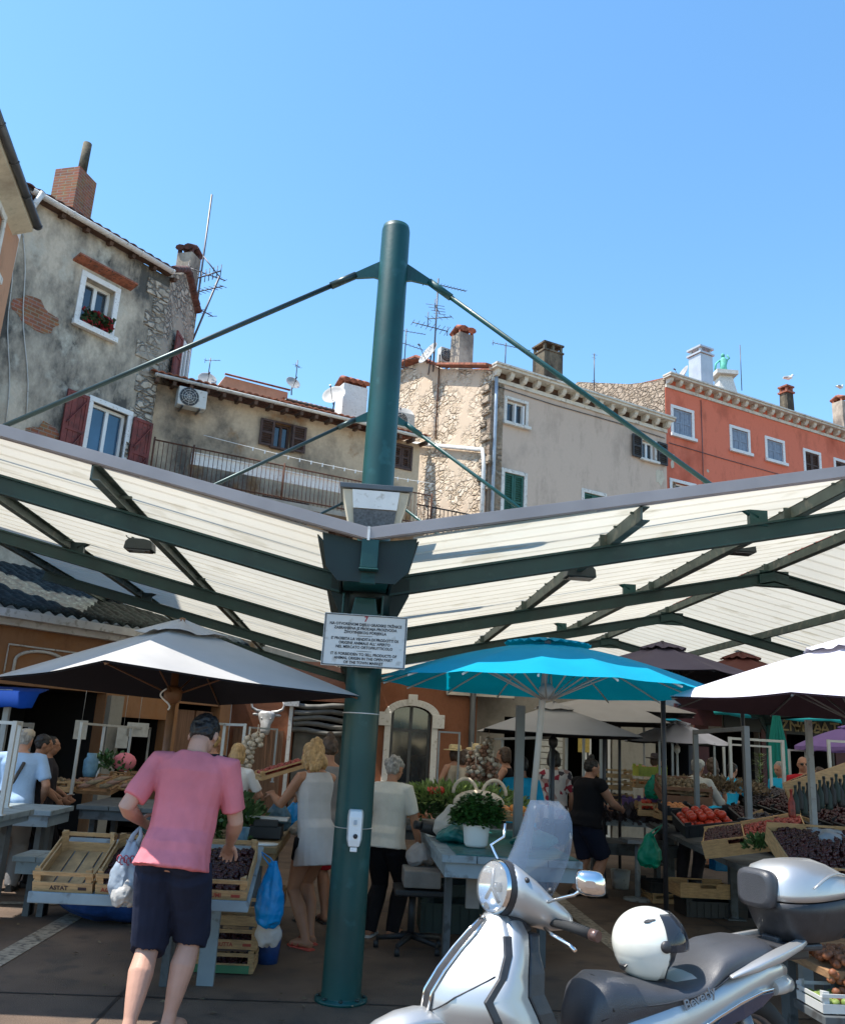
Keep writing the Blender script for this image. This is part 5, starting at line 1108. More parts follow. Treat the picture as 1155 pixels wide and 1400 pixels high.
a, b = As[0][0], As[1][0]; mb = MB(); mb.tube([a * .55 + b * .45 + V((0, .03, .035)), a * .62 + b * .38 + V((0, -.13, -.04)), (a + b) * .5 + V((-.02, -.185, -.22)), b + V((-.02, -.13, -.42)), b + V((-.03, .02, -.50))], [.018] * 5, 8, flat=.4); obj('strap', mb, 'shoe_dark', tS, world=False)
hc_, Rh_, hs_ = HC[tR.name]; mb = MB()
for s in (-1, 1): mb.ell(hc_ + Rh_ @ V((s * .019 * hs_, .052 * hs_, .004 * hs_)), (.016 * hs_, .007 * hs_, .011 * hs_), 10, Rh_); mb.tube([hc_ + Rh_ @ V((s * .03 * hs_, .048 * hs_, .006 * hs_)), hc_ + Rh_ @ V((s * .05 * hs_, -.01 * hs_, .004 * hs_))], .003, 5)
obj('sunglasses', mb, 'eye_dark', tR, world=False)
# ================================================================ ground floor shops round the market
mat('net_dark', (.012, .020, .019), rough=.85, var=.9, scale=7, bump=.6, bscale=18, wear=.4, wcol=(.045, .065, .06))
mat('wood_panel', (.20, .105, .06), rough=.7, var=.3, scale=3, mapscale=(14, 14, .5)); mat('awning_cream', (.48, .44, .38), rough=.85, var=.12, scale=3, trans=.15); mat('awning_fold', (.16, .155, .14), rough=.9, var=.3, scale=4)
mat('door_red', (.075, .014, .012), rough=.6, var=.25, scale=4); mat('teal_awning', (.015, .32, .27), rough=.8, var=.1, scale=3, trans=.25); mat('sign_black', (.03, .035, .035), rough=.6); mat('gold_letters', (.34, .27, .13), rough=.5); mat('poster_white', (.5, .5, .48), rough=.7, var=.15, scale=12); mat('bull_silver', (.42, .42, .42), rough=.5, var=.25, scale=14, metal=.3)
mat('poster_yellow', (.45, .33, .08), rough=.7, var=.2, scale=18)
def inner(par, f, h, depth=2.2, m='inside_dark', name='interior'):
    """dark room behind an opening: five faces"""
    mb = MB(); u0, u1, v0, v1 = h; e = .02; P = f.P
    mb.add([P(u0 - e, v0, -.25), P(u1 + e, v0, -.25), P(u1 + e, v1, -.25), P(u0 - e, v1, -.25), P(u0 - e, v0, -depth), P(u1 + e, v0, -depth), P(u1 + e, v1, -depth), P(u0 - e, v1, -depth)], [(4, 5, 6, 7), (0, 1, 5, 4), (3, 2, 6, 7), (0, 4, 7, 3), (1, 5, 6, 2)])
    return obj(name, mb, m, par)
# ---- left shop, orange
fS = Fac(180, 872, 15, 40)
LS = thing('orange_shop', 'low orange shop front with a pale cornice and dark netted roof at the left', 'shop', fS.P(-1, 0))
ho = [(-4.8, -3.0, 0, 2.1), (-2.9, -.32, 0, 2.15), (-.02, .95, 0, 1.80), (1.15, 2.1, 0, 2.1)]
obj('wall', wall(fS, (-5, 2.35), (0, 2.98), ho, depth=2.6, rev=.25), 'plaster_orange', LS)
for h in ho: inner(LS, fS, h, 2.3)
mb = MB(); fS.box(mb, (-5, 2.4), (2.98, 3.08), (-.02, .16)); fS.box(mb, (-5, 2.4), (3.08, 3.2), (-.02, .30)); obj('cornice', mb, 'gutter_white', LS)
tiles(LS, fS, (-5, 2.4), 3.21, .28, 1.15, 3.1, 'net_dark', .2)
mb = MB(); fS.box(mb, (-.30, -.06), (0, 2.12), (.0, .12)); obj('pilaster', mb, 'plaster_pale', LS)
mb = MB(); pts = [fS.P(-1.55 + .42 * math.cos(a), 2.5 + .17 * math.sin(a) ** (1), .03) for a in [PI - PI * k / 12 for k in range(13)]]
mb.tube([fS.P(-1.97, 2.30, .03)] + pts + [fS.P(-1.13, 2.30, .03), fS.P(-.9, 2.32, .03)], .025, 6); mb.tube([fS.P(-2.1, 2.3, .02), fS.P(-2.1, 2.72, .02), fS.P(-.6, 2.72, .02), fS.P(-.6, 2.3, .02)], .014, 6)
obj('moulding', mb, 'stone_trim', LS)
mb = MB(); fS.box(mb, (1.2, 1.62), (0, 2.0), (-.18, -.12)); fS.box(mb, (1.66, 2.05), (0, 2.0), (-.18, -.12)); obj('door', mb, 'wood_panel', LS)
for (px, py, w_, h_, m_, lb) in ((110, 998, .22, .28, 'poster_white', 'small white notice hanging in the dark shop opening at the left'), (167, 1008, .22, .34, 'poster_white', 'white price sheet hung beside the pale pillar'), (188, 998, .42, .22, 'poster_white', 'wide printed notice hung right of the pale pillar')):
    u_, v_ = fS.uv(px, py, .25); mb = MB(); fS.box(mb, (u_ - w_ / 2, u_ + w_ / 2), (v_ - h_ / 2, v_ + h_ / 2), (.25, .258))
    s0 = len(mb.v); mb.tube([fS.P(u_, v_ + h_ / 2, .254), fS.P(u_, 2.35, .26)], .004, 4)
    for k in range(4): fS.box(mb, (u_ - w_ * .35, u_ + w_ * .3), (v_ + h_ * (.3 - k * .2) - .012, v_ + h_ * (.3 - k * .2)), (.259, .261))
    single('hanging_notice', mb, m_, lb, 'notice')
# ---- market hall, terracotta
fM = Fac(0, 0, 1, 90, o=(0, 17.6, 0))
MH = thing('terracotta_hall', 'terracotta rendered hall with white framed arched window behind the mast', 'building', fM.P(0, 0))
hw = [(-1.18, -.22, 0, 2.35), (.70, 1.50, .86, 2.38)]
obj('wall', wall(fM, (-2.45, 2.38), (0, 3.1), hw, depth=5, rev=.3), 'plaster_terra', MH)
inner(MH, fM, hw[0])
mb = MB()                                    # awning folds bunched at the top of the passage
for k in range(5): mb.tube([fM.P(-1.18 + .24 * q, 2.25 - .12 * k - .03 * math.sin(q * 1.3 + k), .05 + .02 * math.sin(q + k)) for q in range(5)], .05, 8)
obj('rolled_awning', mb, 'awning_fold', MH)
mb = MB(); fM.box(mb, (-1.16, -.24), (0, 1.75), (-.22, -.18)); obj('shutter_panel', mb, 'awning_fold', MH)
# arched window: opening is rectangular in the wall, arch spandrels and surround in front
W0, W1, VB, VT = .70, 1.50, .86, 2.38
mb = MB(); cx = (W0 + W1) / 2; r0 = (W1 - W0) / 2
def arc(r, rise, k, n=14): a = PI - PI * k / n; return (cx + r * math.cos(a), VT - .22 + rise * math.sin(a))
for k in range(14):
    a, b = arc(r0, .20, k), arc(r0, .20, k + 1); c, d = arc(r0 + .15, .33, k), arc(r0 + .15, .33, k + 1); mb.prism([fM.P(*a, 0.012), fM.P(*b, .012), fM.P(*d, .012), fM.P(*c, .012)], fM.n, .07)
fM.box(mb, (W0 - .12, W0), (VB, VT - .22), (.0, .07)); fM.box(mb, (W1, W1 + .12), (VB, VT - .22), (.0, .07))
for s, u_ in ((-1, W0), (1, W1)): fM.box(mb, (min(u_, u_ + s * .24), max(u_, u_ + s * .24)), (VT - .42, VT - .16), (.002, .10))
fM.box(mb, (cx - .09, cx + .09), (VT - .02, VT + .20), (.005, .13)); fM.box(mb, (W0 - .2, W1 + .2), (VB - .1, VB - .001), (.0, .14))
aw = obj('window', mb, 'white_paint', MH, bevel=.008)
mb = MB()
for k in range(14):
    a, b = arc(r0, .20, k), arc(r0, .20, k + 1); mb.add([fM.P(*a, 0), fM.P(*b, 0), fM.P(b[0], VT + .03, 0), fM.P(a[0], VT + .03, 0)], [(0, 1, 2, 3)])
obj('spandrel', mb, 'plaster_terra', aw)
mb = MB(); mb.add([fM.P(W0, VB, -.2), fM.P(W1, VB, -.2), fM.P(W1, VT, -.2), fM.P(W0, VT, -.2)], [(0, 1, 2, 3)]); obj('pane', mb, 'pane_dark', aw)
mb = MB(); 
for u_ in (W0 + .03, W1 - .03, cx): fM.box(mb, (u_ - .03, u_ + .03), (VB, VT), (-.19, -.15))
for v_ in (VB + .03, 1.9): fM.box(mb, (W0 + .06, W1 - .06), (v_ - .03, v_ + .03), (-.188, -.152))
obj('sash', mb, 'gutter_grey', aw)
mb = MB()
for u_, w_ in ((-2.42, .07), (-1.24, .07)): fM.box(mb, (u_ - w_ / 2, u_ + w_ / 2), (0, 2.5), (.0, .08)); fM.box(mb, (u_ - .14, u_ + .14), (2.22, 2.5), (.002, .13))
obj('white_pilasters', mb, 'white_paint', MH)
mb = MB(); fM.box(mb, (-2.3, -1.35), (0, 1.75), (.0, .05)); 
for k in range(9): fM.box(mb, (-2.3 + .106 * k, -2.3 + .106 * k + .012), (0, 1.75), (.05, .06))
obj('boarding', mb, 'wood_panel', MH)
# silver bull's head on the wall
bc = V((at(364, 985, 17.4).x, 17.5, at(364, 985, 17.4).z)); BH = thing('bull_head', 'silver bull head with long curved horns mounted on the terracotta wall', 'wall ornament', bc - V((0, 0, .3)))
mb = MB(); mb.loft([[bc + V((w_ * math.cos(a), -.05 - d_ + .05 * math.sin(a) * 0, z)) + V((0, -.07 * max(0, -math.sin(a)), 0)) for a in [2 * PI * k / 14 for k in range(14)]] for z, w_, d_ in ((-.27, .07, .10), (-.2, .095, .12), (-.08, .10, .08), (.03, .15, .05), (.12, .17, .04), (.17, .12, .03))])
for s in (-1, 1): mb.ell(bc + V((s * .2, -.08, .1)), (.075, .02, .03), 10); mb.ell(bc + V((s * .085, -.15, .03)), (.02, .02, .02), 8)
obj('head', mb, 'bull_silver', BH)
for s in (-1, 1):
    mb = MB(); mb.tube([bc + V((s * x, -.07, z)) for x, z in ((.08, .15), (.2, .17), (.29, .22), (.31, .30), (.28, .37))], [.035, .03, .025, .018, .008], 8); obj('horn', mb, 'bull_silver', BH)
mb = MB(); mb.tube([(2.28, 17.5, 0), (2.28, 17.5, 3.0)], .06, 10); mb.tube([(2.28, 17.5, 2.85), (2.6, 17.5, 2.9)], .06, 10); obj('downpipe', mb, 'gutter_grey', MH)
# ---- pale building to the right of it with a small cream awning
fP = Fac(0, 0, 1, 90, o=(0, 18.3, 0))
PH = thing('pale_shop', 'pale grey walled shop with a small cream awning, between the hall and the dark shops', 'shop', fP.P(3.5, 0))
hp = [(3.05, 3.75, 0, 2.3), (4.3, 5.3, 0, 2.2)]
obj('wall', wall(fP, (2.38, 6.2), (0, 3.3), hp, depth=4, rev=.25), 'plaster_pale', PH)
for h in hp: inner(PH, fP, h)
mb = MB(); mb.sheet([[V((x, 18.3, 3.0)), V((x, 17.7, 2.83)), V((x, 17.5, 2.62))] for x in (1.75, 2.2, 2.65, 3.1)], False); obj('awning', mb, 'awning_cream', PH, solid=.012)
mb = MB()
for x in (1.78, 2.22, 2.66, 3.08): mb.tube([(x, 18.3, 2.98), (x, 17.7, 2.815), (x, 17.5, 2.6)], .014, 5)
obj('awning_frame', mb, 'pole_grey', PH)
mb = MB()
for k in range(14): fP.box(mb, (3.8, 4.25), (.8 + k * .12, .8 + k * .12 + .1), (.02, .035))
obj('roller_slats', mb, 'ac_white', PH)
mb = MB()
for u0, u1 in ((4.33, 4.78), (4.82, 5.27)):
    fP.box(mb, (u0, u0 + .05), (0, 2.15), (-.1, -.05)); fP.box(mb, (u1 - .05, u1), (0, 2.15), (-.1, -.05)); fP.box(mb, (u0 + .05, u1 - .05), (2.1, 2.15), (-.1, -.05)); fP.box(mb, (u0 + .05, u1 - .05), (0, .1), (-.1, -.05))
obj('door', mb, 'frame_white', PH)
mb = MB(); u_, v_ = fP.uv(798, 1015, -.03); fP.box(mb, (u_ - .12, u_ + .12), (v_ - .2, v_ + .2), (-.04, -.03)); single('door_poster', mb, 'poster_yellow', 'yellow and white poster on the dark glass door', 'poster')
# ---- dark shops at the right with a teal awning and lettering
fT = Fac(0, 0, 1, 90, o=(0, 22, 0))
TS = thing('row_of_shops', 'row of dark shop fronts with dark red door piers under a teal awning', 'shop', fT.P(10, 0))
ht = [(6.9, 8.4, 0, 2.45), (8.8, 10.1, 0, 2.45), (10.8, 12.0, 0, 2.45), (12.5, 14.5, 0, 2.45), (4.8, 6.1, 0, 2.4)]
obj('wall', wall(fT, (4.2, 17), (0, 4.2), ht, depth=5, rev=.3), 'plaster_pale', TS)
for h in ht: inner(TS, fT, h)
for u_ in (8.42, 10.12, 12.02): 
    mb = MB(); fT.box(mb, (u_ + .01, u_ + (.36 if u_ != 10.12 else .66)), (0, 2.5), (.0, .08)); obj('door_pier', mb, 'door_red', TS)
mb = MB(); fT.box(mb, (9.2, 16), (2.42, 2.80), (.0, .06)); sb = obj('sign_board', mb, 'sign_black', TS)
mb = MB(); 
def lt(txt, px, py, size, ext=.01):
    u_, v_ = fT.uv(px, py, .07); text_mb(mb, txt, size, frame_m(fT.P(u_, v_, .075), fT.d, (0, 0, 1)), 'LEFT', ext, .004)
lt('TRŽNICA', 1043, 997, .36); lt('MER', 1086, 1000, .26); lt('CATO', 1106, 1002, .40)
obj('lettering', mb, 'gold_letters', sb)
mb = MB(); mb.sheet([[V((u_, 22, 3.25)), V((u_, 21.1, 3.02 - .03 * math.sin(u_ * 2))), V((u_, 20.4, 2.80 - .04 * math.sin(u_ * 2))), V((u_, 20.38, 2.69 - .03 * math.sin(u_ * 5)))] for u_ in [8.3 + .35 * k for k in range(22)]]); obj('awning', mb, 'teal_awning', TS, solid=.012)
mb = MB(); mb.sheet([[V((u_, 21.9, 3.3)), V((u_, 20.9, 3.02)), V((u_, 20.6, 2.78))] for u_ in [3.9 + .3 * k for k in range(8)]]); obj('awning', mb, 'teal_awning', TS, solid=.012)
mb = MB(); fT.box(mb, (7.9, 9.1), (2.5, 3.0), (.1, .16)); obj('red_panel', mb, 'door_red', TS)
# hanging lettered strip of the neighbouring shop, gold letters glimpsed between the parasols
mb = MB(); u_, v_ = fT.uv(884, 985, .08); fT.box(mb, (u_ - .6, u_ + .9), (v_ - .16, v_ + .2), (.0, .06)); s2 = obj('sign_board', mb, 'sign_black', TS)
mb = MB(); text_mb(mb, 'I C O', .26, frame_m(fT.P(u_, v_ - .08, .07), fT.d, (0, 0, 1)), 'CENTER', .01, .004); obj('lettering', mb, 'gold_letters', s2)
# closed teal parasol in front of the lettering
mb = MB(); c = atz(1062, 1085, .0) ; c = V((at(1062, 1000, 17).x, 17, 0)); zt = at(1062, 972, 17).z
CP = thing('closed_parasol', 'folded teal parasol standing in front of the lettered sign', 'parasol', c); n = 16
mb.loft([[c + V((r * (1 + .22 * math.cos(8 * 2 * PI * k / (n * 3) * 1.5)) * math.cos(2 * PI * k / (n * 3)), r * (1 + .22 * math.cos(8 * 2 * PI * k / (n * 3) * 1.5)) * math.sin(2 * PI * k / (n * 3)), z)) for k in range(n * 3)] for z, r in ((1.05, .10), (1.3, .15), (1.7, .17), (2.1, .13), (zt - .05, .05), (zt, .02))]); obj('folded_canopy', mb, 'teal_awning', CP)
mb = MB(); mb.tube([c, c + V((0, 0, zt + .05))], .025, 8); mb.lathe(c, [(.25, 0), (.25, .05), (.05, .07)], 18); obj('pole', mb, 'pole_grey', CP)
# ================================================================ stalls
mat('table_blue', (.215, .27, .30), rough=.7, var=.15, scale=5, wear=.25, wcol=(.13, .15, .16), mapscale=(1, 1, 1)); mat('table_dark', (.085, .095, .10), rough=.75, var=.25, scale=4, wear=.3, wcol=(.05, .05, .05)); mat('post_grey', (.27, .29, .30), rough=.5, var=.15, scale=7, wear=.15, wcol=(.16, .14, .12)); mat('post_white', (.50, .51, .50), rough=.5, var=.08)
mat('crate_wood', (.46, .285, .135), rough=.8, var=.22, scale=7, mapscale=(2, 2, 12), bump=.15, bscale=40, wear=.1, wcol=(.32, .19, .09)); mat('crate_dark', (.26, .145, .07), rough=.85, var=.3, scale=7, mapscale=(2, 2, 12)); mat('crate_black', (.014, .015, .017), rough=.55); mat('crate_purple', (.14, .08, .24), rough=.5); mat('crate_lime', (.38, .42, .05), rough=.5); mat('crate_green', (.012, .03, .028), rough=.6); mat('card', (.22, .20, .18), rough=.9, var=.2); mat('card_brown', (.24, .12, .07), rough=.9, var=.2)
mat('print_dark', (.05, .03, .03), rough=.7); mat('print_red', (.35, .06, .04), rough=.7); mat('print_green', (.06, .20, .10), rough=.7)
mat('wood_table', (.22, .15, .07), rough=.7, var=.25, scale=5)
mat('dried', (.22, .075, .03), rough=.6, var=.6, scale=20); mat('berry', (.24, .03, .02), rough=.45, var=.5, scale=25); mat('cherry', (.045, .009, .010), rough=.42, var=.5, scale=18); mat('tomato', (.50, .045, .02), rough=.28, var=.25, scale=9); mat('peach', (.55, .20, .06), rough=.6, var=.4, scale=12); mat('orange_f', (.60, .22, .03), rough=.5, var=.2, scale=12); mat('leaf', (.035, .085, .018), rough=.6, var=.5, scale=22); mat('leaf_pale', (.16, .22, .05), rough=.6, var=.5, scale=22); mat('basil', (.030, .095, .018), rough=.5, var=.5, scale=30); mat('garlic', (.50, .42, .33), rough=.7, var=.25, scale=20); mat('onion', (.24, .12, .075), rough=.6, var=.4, scale=20); mat('figs', (.06, .045, .05), rough=.6, var=.6, scale=16); mat('potato', (.20, .14, .08), rough=.85, var=.4, scale=14)
mat('bag_blue', (.0, .27, .62), rough=.35, var=.12, scale=5, trans=.25, bump=.5, bscale=12); mat('bag_pale', (.45, .52, .60), rough=.3, var=.2, scale=7, trans=.35, bump=.6, bscale=14); mat('bag_white', (.55, .52, .48), rough=.4, var=.12, scale=6, trans=.25, bump=.6, bscale=14); mat('bag_green', (.0, .33, .20), rough=.35, var=.15, scale=6, trans=.25, bump=.6, bscale=14); mat('bag_teal', (.015, .17, .17), rough=.35, var=.35, scale=9, trans=.2, bump=.6, bscale=14); mat('bag_dusty', (.12, .24, .33), rough=.35, var=.35, scale=9, trans=.25, bump=.6, bscale=14); mat('tarp_blue', (.01, .045, .17), rough=.5, var=.4, scale=6, bump=.8, bscale=9)
def table(label, x, y, z, m='table_blue', legm='table_dark', th=.045, apron=.09, legs=True, boards=4, lw=.12, inset=.22, name='market_table', rot=None, pivot=None):
    """x, y = (lo, hi); board top, aprons, four board legs"""
    t = thing(name, label, 'table', ((x[0] + x[1]) / 2, (y[0] + y[1]) / 2, 0))
    mb = MB(); w_ = (x[1] - x[0]) / boards
    for k in range(boards): mb.box((x[0] + (k + .5) * w_, (y[0] + y[1]) / 2, z - th / 2 - .001 * (k % 2)), (w_ - .006, y[1] - y[0], th))
    tt = obj('tabletop', mb, m, t, bevel=.004)
    if apron:
        mb = MB(); zz = z - th - apron / 2 - .002
        mb.box(((x[0] + x[1]) / 2, y[0] + .05, zz), (x[1] - x[0] - .06, .025, apron)); mb.box(((x[0] + x[1]) / 2, y[1] - .05, zz), (x[1] - x[0] - .06, .025, apron))
        for xx in (x[0] + .045, x[1] - .045): mb.box((xx, (y[0] + y[1]) / 2, zz), (.025, y[1] - y[0] - .13, apron))
        obj('apron', mb, m, t)
    if legs:
        for sx in (x[0] + .14, x[1] - .14):
            for sy in (y[0] + min(inset, (y[1] - y[0]) * .4), y[1] - .22): mb = MB(); mb.box((sx, sy, (z - th) / 2), (.05, lw, z - th - .002)); obj('leg', mb, legm, t)
    return t
def posts(label, pts, top, m='post_grey', r=.02, rails=None, name='stall_frame', zb=None):
    """square steel tubes standing at pts (x, y, z0), joined by rails at the height top"""
    b = Vector(pts[0]); t = thing(name, label, 'stall frame', b, 0, 'steel frames standing on the stalls')
    for p in pts:
        p = Vector(p); mb = MB(); mb.box((p.x, p.y, (p.z + top) / 2), (2 * r, 2 * r, top - p.z)); mb.box((p.x, p.y, p.z + .005), (4 * r, 4 * r, .01)); obj('post', mb, m, t)
    for i, j in (rails if rails is not None else [(k, k + 1) for k in range(len(pts) - 1)]):
        a = V((pts[i][0], pts[i][1], top - r)); b2 = V((pts[j][0], pts[j][1], top - r)); mb = MB(); mb.bar(a, b2, 1.7 * r, 1.7 * r); obj('rail', mb, m, t)
    return t
CR = {}
def make_crate(kind, m, W=.5, D=.34, H=.13, loc=(0, 0, 0), label='', group=None, marks=None, mark_m='print_dark'):
    t = thing('crate', label, 'crate', (0, 0, 0), 0, group); th = .009
    def ob(n, mb): return obj(n, mb, m, t, world=False)
    if kind == 'wood':
        for sy in (-1, 1):
            mb = MB(); mb.box((0, sy * (D / 2 - th / 2), H * .27), (W, th, H * .46)); mb.box((0, sy * (D / 2 - th / 2), H * .92), (W, th, H * .18)); e = ob('end_board', mb)
            if sy < 0 and marks:
                tb = MB(); text_mb(tb, marks, H * .27, frame_m(V((-.06 * W, -D / 2 - .001, H * .18)), (1, 0, 0), (0, 0, 1)), ext=.001, bold=.001); tb.box((W * .33, -D / 2 - .001, H * .26), (W * .14, .002, H * .14)); obj('lettering', tb, mark_m, e, world=False)
        for sx in (-1, 1): mb = MB(); mb.box((sx * (W / 2 - th / 2), 0, H * .27), (th, D - 2 * th - .002, H * .46)); mb.box((sx * (W / 2 - th / 2), 0, H * .72), (th, D - 2 * th - .002, H * .2)); ob('side_board', mb)
        for sx in (-1, 1):
            for sy in (-1, 1): mb = MB(); x, y = sx * (W / 2 - th - .001), sy * (D / 2 - th - .001); mb.prism([(x, y, 0), (x - sx * .035, y, 0), (x, y - sy * .035, 0)], (0, 0, 1), H * 1.12); ob('corner_post', mb)
        mb = MB(); n = 4
        for k in range(n): mb.box((-W / 2 + (k + .5) * W / n, 0, .006), (W / n - .012, D - .022, .006))
        ob('base', mb)
    elif kind == 'board':                 # solid thin board tray with hand holes
        for sy in (-1, 1):
            mb = MB(); y = sy * (D / 2 - th / 2)
            mb.box((0, y, H * .33), (W, th, H * .66)); 
            for sx in (-1, 1): mb.box((sx * W * .32, y, H * .83), (W * .36, th, H * .34))
            mb.box((0, y, H * .95), (W * .3, th, H * .09)); ob('end_board', mb)
        for sx in (-1, 1): mb = MB(); mb.box((sx * (W / 2 - th / 2), 0, H * .4), (th, D - 2 * th - .002, H * .8)); ob('side_board', mb)
        mb = MB(); mb.box((0, 0, .006), (W - .02, D - .02, .006)); ob('base', mb)
    else:                                 # moulded plastic tray with ribs and raised corners
        for sy in (-1, 1):
            mb = MB(); mb.box((0, sy * (D / 2 - .006), H * .4), (W, .012, H * .8)); mb.box((0, sy * (D / 2), H * .8), (W + .01, .024, .014))
            for k in range(7): mb.box((-W / 2 + (k + .5) * W / 7, sy * (D / 2 + .004), H * .4), (.008, .008, H * .7))
            for sx in (-1, 1): mb.box((sx * W * .44, sy * (D / 2 - .007), H * .92), (W * .11, .012, H * .24))
            ob('end_board', mb)
        for sx in (-1, 1): mb = MB(); mb.box((sx * (W / 2 - .006), 0, H * .4), (.012, D - .026, H * .8)); mb.box((sx * W / 2, 0, H * .8), (.022, D - .026, .013)); ob('side_board', mb)
        mb = MB(); mb.box((0, 0, .006), (W - .026, D - .026, .01)); ob('base', mb)
    t['_dim'] = 0; del t['_dim']; CR[t.name] = (W, D, H); return t
PROTO = {}
NC = [0]
from mathutils import Euler
def crate(kind, c, label, rz=0, tilt=0, W=.5, D=.34, H=.13, group='crates and trays of the market', fill=None, marks=None, m=None, mark_m='print_dark', roll=0):
    """kind wood/dark/board/black/purple/lime/green; c = centre of its base"""
    mm = m or {'wood': 'crate_wood', 'dark': 'crate_dark', 'board': 'crate_wood', 'black': 'crate_black', 'purple': 'crate_purple', 'lime': 'crate_lime', 'green': 'crate_green'}[kind]
    k2 = 'wood' if kind == 'dark' else kind if kind in ('wood', 'board') else 'plastic'; key = (k2, mm, marks, round(W, 2), round(D, 2), round(H, 2))
    if key not in PROTO: o = PROTO[key] = make_crate(k2, mm, W, D, H, marks=marks, mark_m=mark_m, label=label, group=group)
    else: o = copy_tree(PROTO[key], label=label, group=group)
    o.location = c; o.rotation_euler = Euler((R(tilt), R(roll), R(rz)), 'XYZ'); NC[0] += 1
    mx = Matrix.Translation(Vector(c)) @ o.rotation_euler.to_matrix().to_4x4()
    if fill: fill(mx, W, D, H, NC[0])
    return o
BALL = {}
def ball(m, kind, c, r, label, group, q=None):
    if (m, kind) not in BALL:
        mb = MB(); mb.lathe((0, 0, 0), [(.0, -.93), (.45, -.92), (.8, -.6), (1, -.05), (.93, .4), (.62, .74), (.25, .82), (.03, .74)], 14)
        mb.lathe((0, 0, .74), [(.05, 0), (.04, .22), (.0, .24)], 6); me = mb.mesh(kind); BALL[(m, kind)] = me; me.materials.append(M[m])
    o = bpy.data.objects.new(kind, BALL[(m, kind)]); C.objects.link(o); o.location = c; o.scale = (r, r, r * .92); o.rotation_euler = (random.uniform(-.5, .5), random.uniform(-.5, .5), random.uniform(0, 6)); return tag(o, label, kind.replace('_', ' '), group)
def f_balls(m, kind, r, label, group, n=None, layers=2, hh=.55):
    def go(mx, W, D, H, sd):
        rn = random.Random(sd); nx = int((W - .04) / (2 * r)); ny = int((D - .04) / (2 * r)); k = 0
        for l in range(layers):
            for i in range(nx - l):
                for j in range(ny - l):
                    if n and k >= n: return
                    p = V((-W / 2 + .02 + r + (i + l * .5) * 2 * r + rn.uniform(-.2, .2) * r, -D / 2 + .02 + r + (j + l * .5) * 2 * r + rn.uniform(-.2, .2) * r, H * hh + l * r * 1.45 + rn.uniform(-.1, .15) * r)); ball(m, kind, mx @ p, r * rn.uniform(.9, 1.06), label, group); k += 1
    return go
def f_pile(m, name, label, cat, r=.014, hh=.75, n=420, bump=.03, elong=1.):
    """small fruit nobody could count: one heap"""
    def go(mx, W, D, H, sd):
        rn = random.Random(sd); mb = MB()
        mb.sheet([[V((-W / 2 + .012 + (W - .024) * i / 8, -D / 2 + .012 + (D - .024) * j / 6, H * hh - r + bump * math.sin(PI * i / 8) * math.sin(PI * j / 6))) for j in range(7)] for i in range(9)])
        for k in range(n):
            a, b = rn.random(), rn.random(); mb.ell((-W / 2 + .02 + (W - .04) * a, -D / 2 + .02 + (D - .04) * b, H * hh + rn.uniform(-.3, .8) * r + bump * math.sin(PI * a) * math.sin(PI * b)), (r * elong, r, r), 6, Matrix.Rotation(rn.uniform(0, 6), 3, 'Z'))
        mb.xf(mx); single(name, mb, m, label, cat, kind='stuff')
    return go
def leaves(name, c, rx, ry, rz_, n, size, m, label, cat, seed=1, kind='stuff', up=.3, long=1.6, group=None):
    """many small bent leaves through a mound"""
    rn = random.Random(seed); mb = MB(); c = Vector(c)
    for k in range(n):
        a = rn.uniform(0, 2 * PI); b = math.acos(rn.uniform(-.1, 1)); q = rn.random() ** .4
        p = c + V((rx * q * math.cos(a) * math.sin(b), ry * q * math.sin(a) * math.sin(b), rz_ * q * math.cos(b)))
        d = V((math.cos(a) * math.sin(b), math.sin(a) * math.sin(b), math.cos(b) + up)) + V((rn.uniform(-1, 1), rn.uniform(-1, 1), rn.uniform(-1, 1))) * .7; d.normalize()
        s = d.cross(V((rn.uniform(-1, 1), rn.uniform(-1, 1), rn.uniform(-1, 1)))).normalized(); nn = s.cross(d); L_ = size * rn.uniform(.6, 1.3)
        mb.add([p, p + d * L_ * .5 + s * L_ * .5 / long + nn * L_ * .08, p + d * L_, p + d * L_ * .5 - s * L_ * .5 / long + nn * L_ * .08], [(0, 1, 2), (0, 2, 3)], True)
    return single(name, mb, m, label, cat, group, kind)
def bag(c, w_, d_, h_, m, label, seed=1, handles=True, group=None, name='plastic_bag', top=None):
    """sagging carrier bag: crumpled body, gathered neck, two handles up to top"""
    rn = random.Random(seed); c = Vector(c); mb = MB(); n = 26; rings = []
    prof = [(.0, .35), (.06, .8), (.25, 1.0), (.5, .92), (.72, .66), (.88, .42), (1.0, .22)]
    for t_, k in prof:
        rings.append([c + V((w_ / 2 * k * (1 + .16 * mnoise.noise(V((math.cos(a) * 2.2, math.sin(a) * 2.2, t_ * 2 + seed)))) * math.cos(a), d_ / 2 * k * (1 + .25 * mnoise.noise(V((math.cos(a) * 3, math.sin(a) * 3, t_ * 3 + seed * 2)))) * math.sin(a), t_ * h_ + .015 * math.sin(3 * a + seed))) for a in [2 * PI * q / n for q in range(n)]])
    mb.loft(rings)
    me = remesh(mb, max(.006, w_ / 40), 2, w_ * .045, 9 / w_ * .3, seed)
    o = bpy.data.objects.new(name, me); C.objects.link(o); mats(o, m); tag(o, label, 'bag', group)
    b = c.copy(); me.transform(Matrix.Translation(-b)); o.location = b
    if handles:
        tp = Vector(top) if top is not None else c + V((0, 0, h_ * 1.35)); hb = MB()
        for s in (-1, 1): hb.tube([c + V((s * w_ * .10, 0, h_ * .93)), (c + V((s * w_ * .10, 0, h_ * .95))).lerp(tp, .55) + V((s * w_ * .06, 0, 0)), tp], [w_ * .10, w_ * .06, .008], 8, flat=.35)
        ho_ = obj('handles', hb, m, o, world=False); ho_.data.transform(Matrix.Translation(-b))
    return o

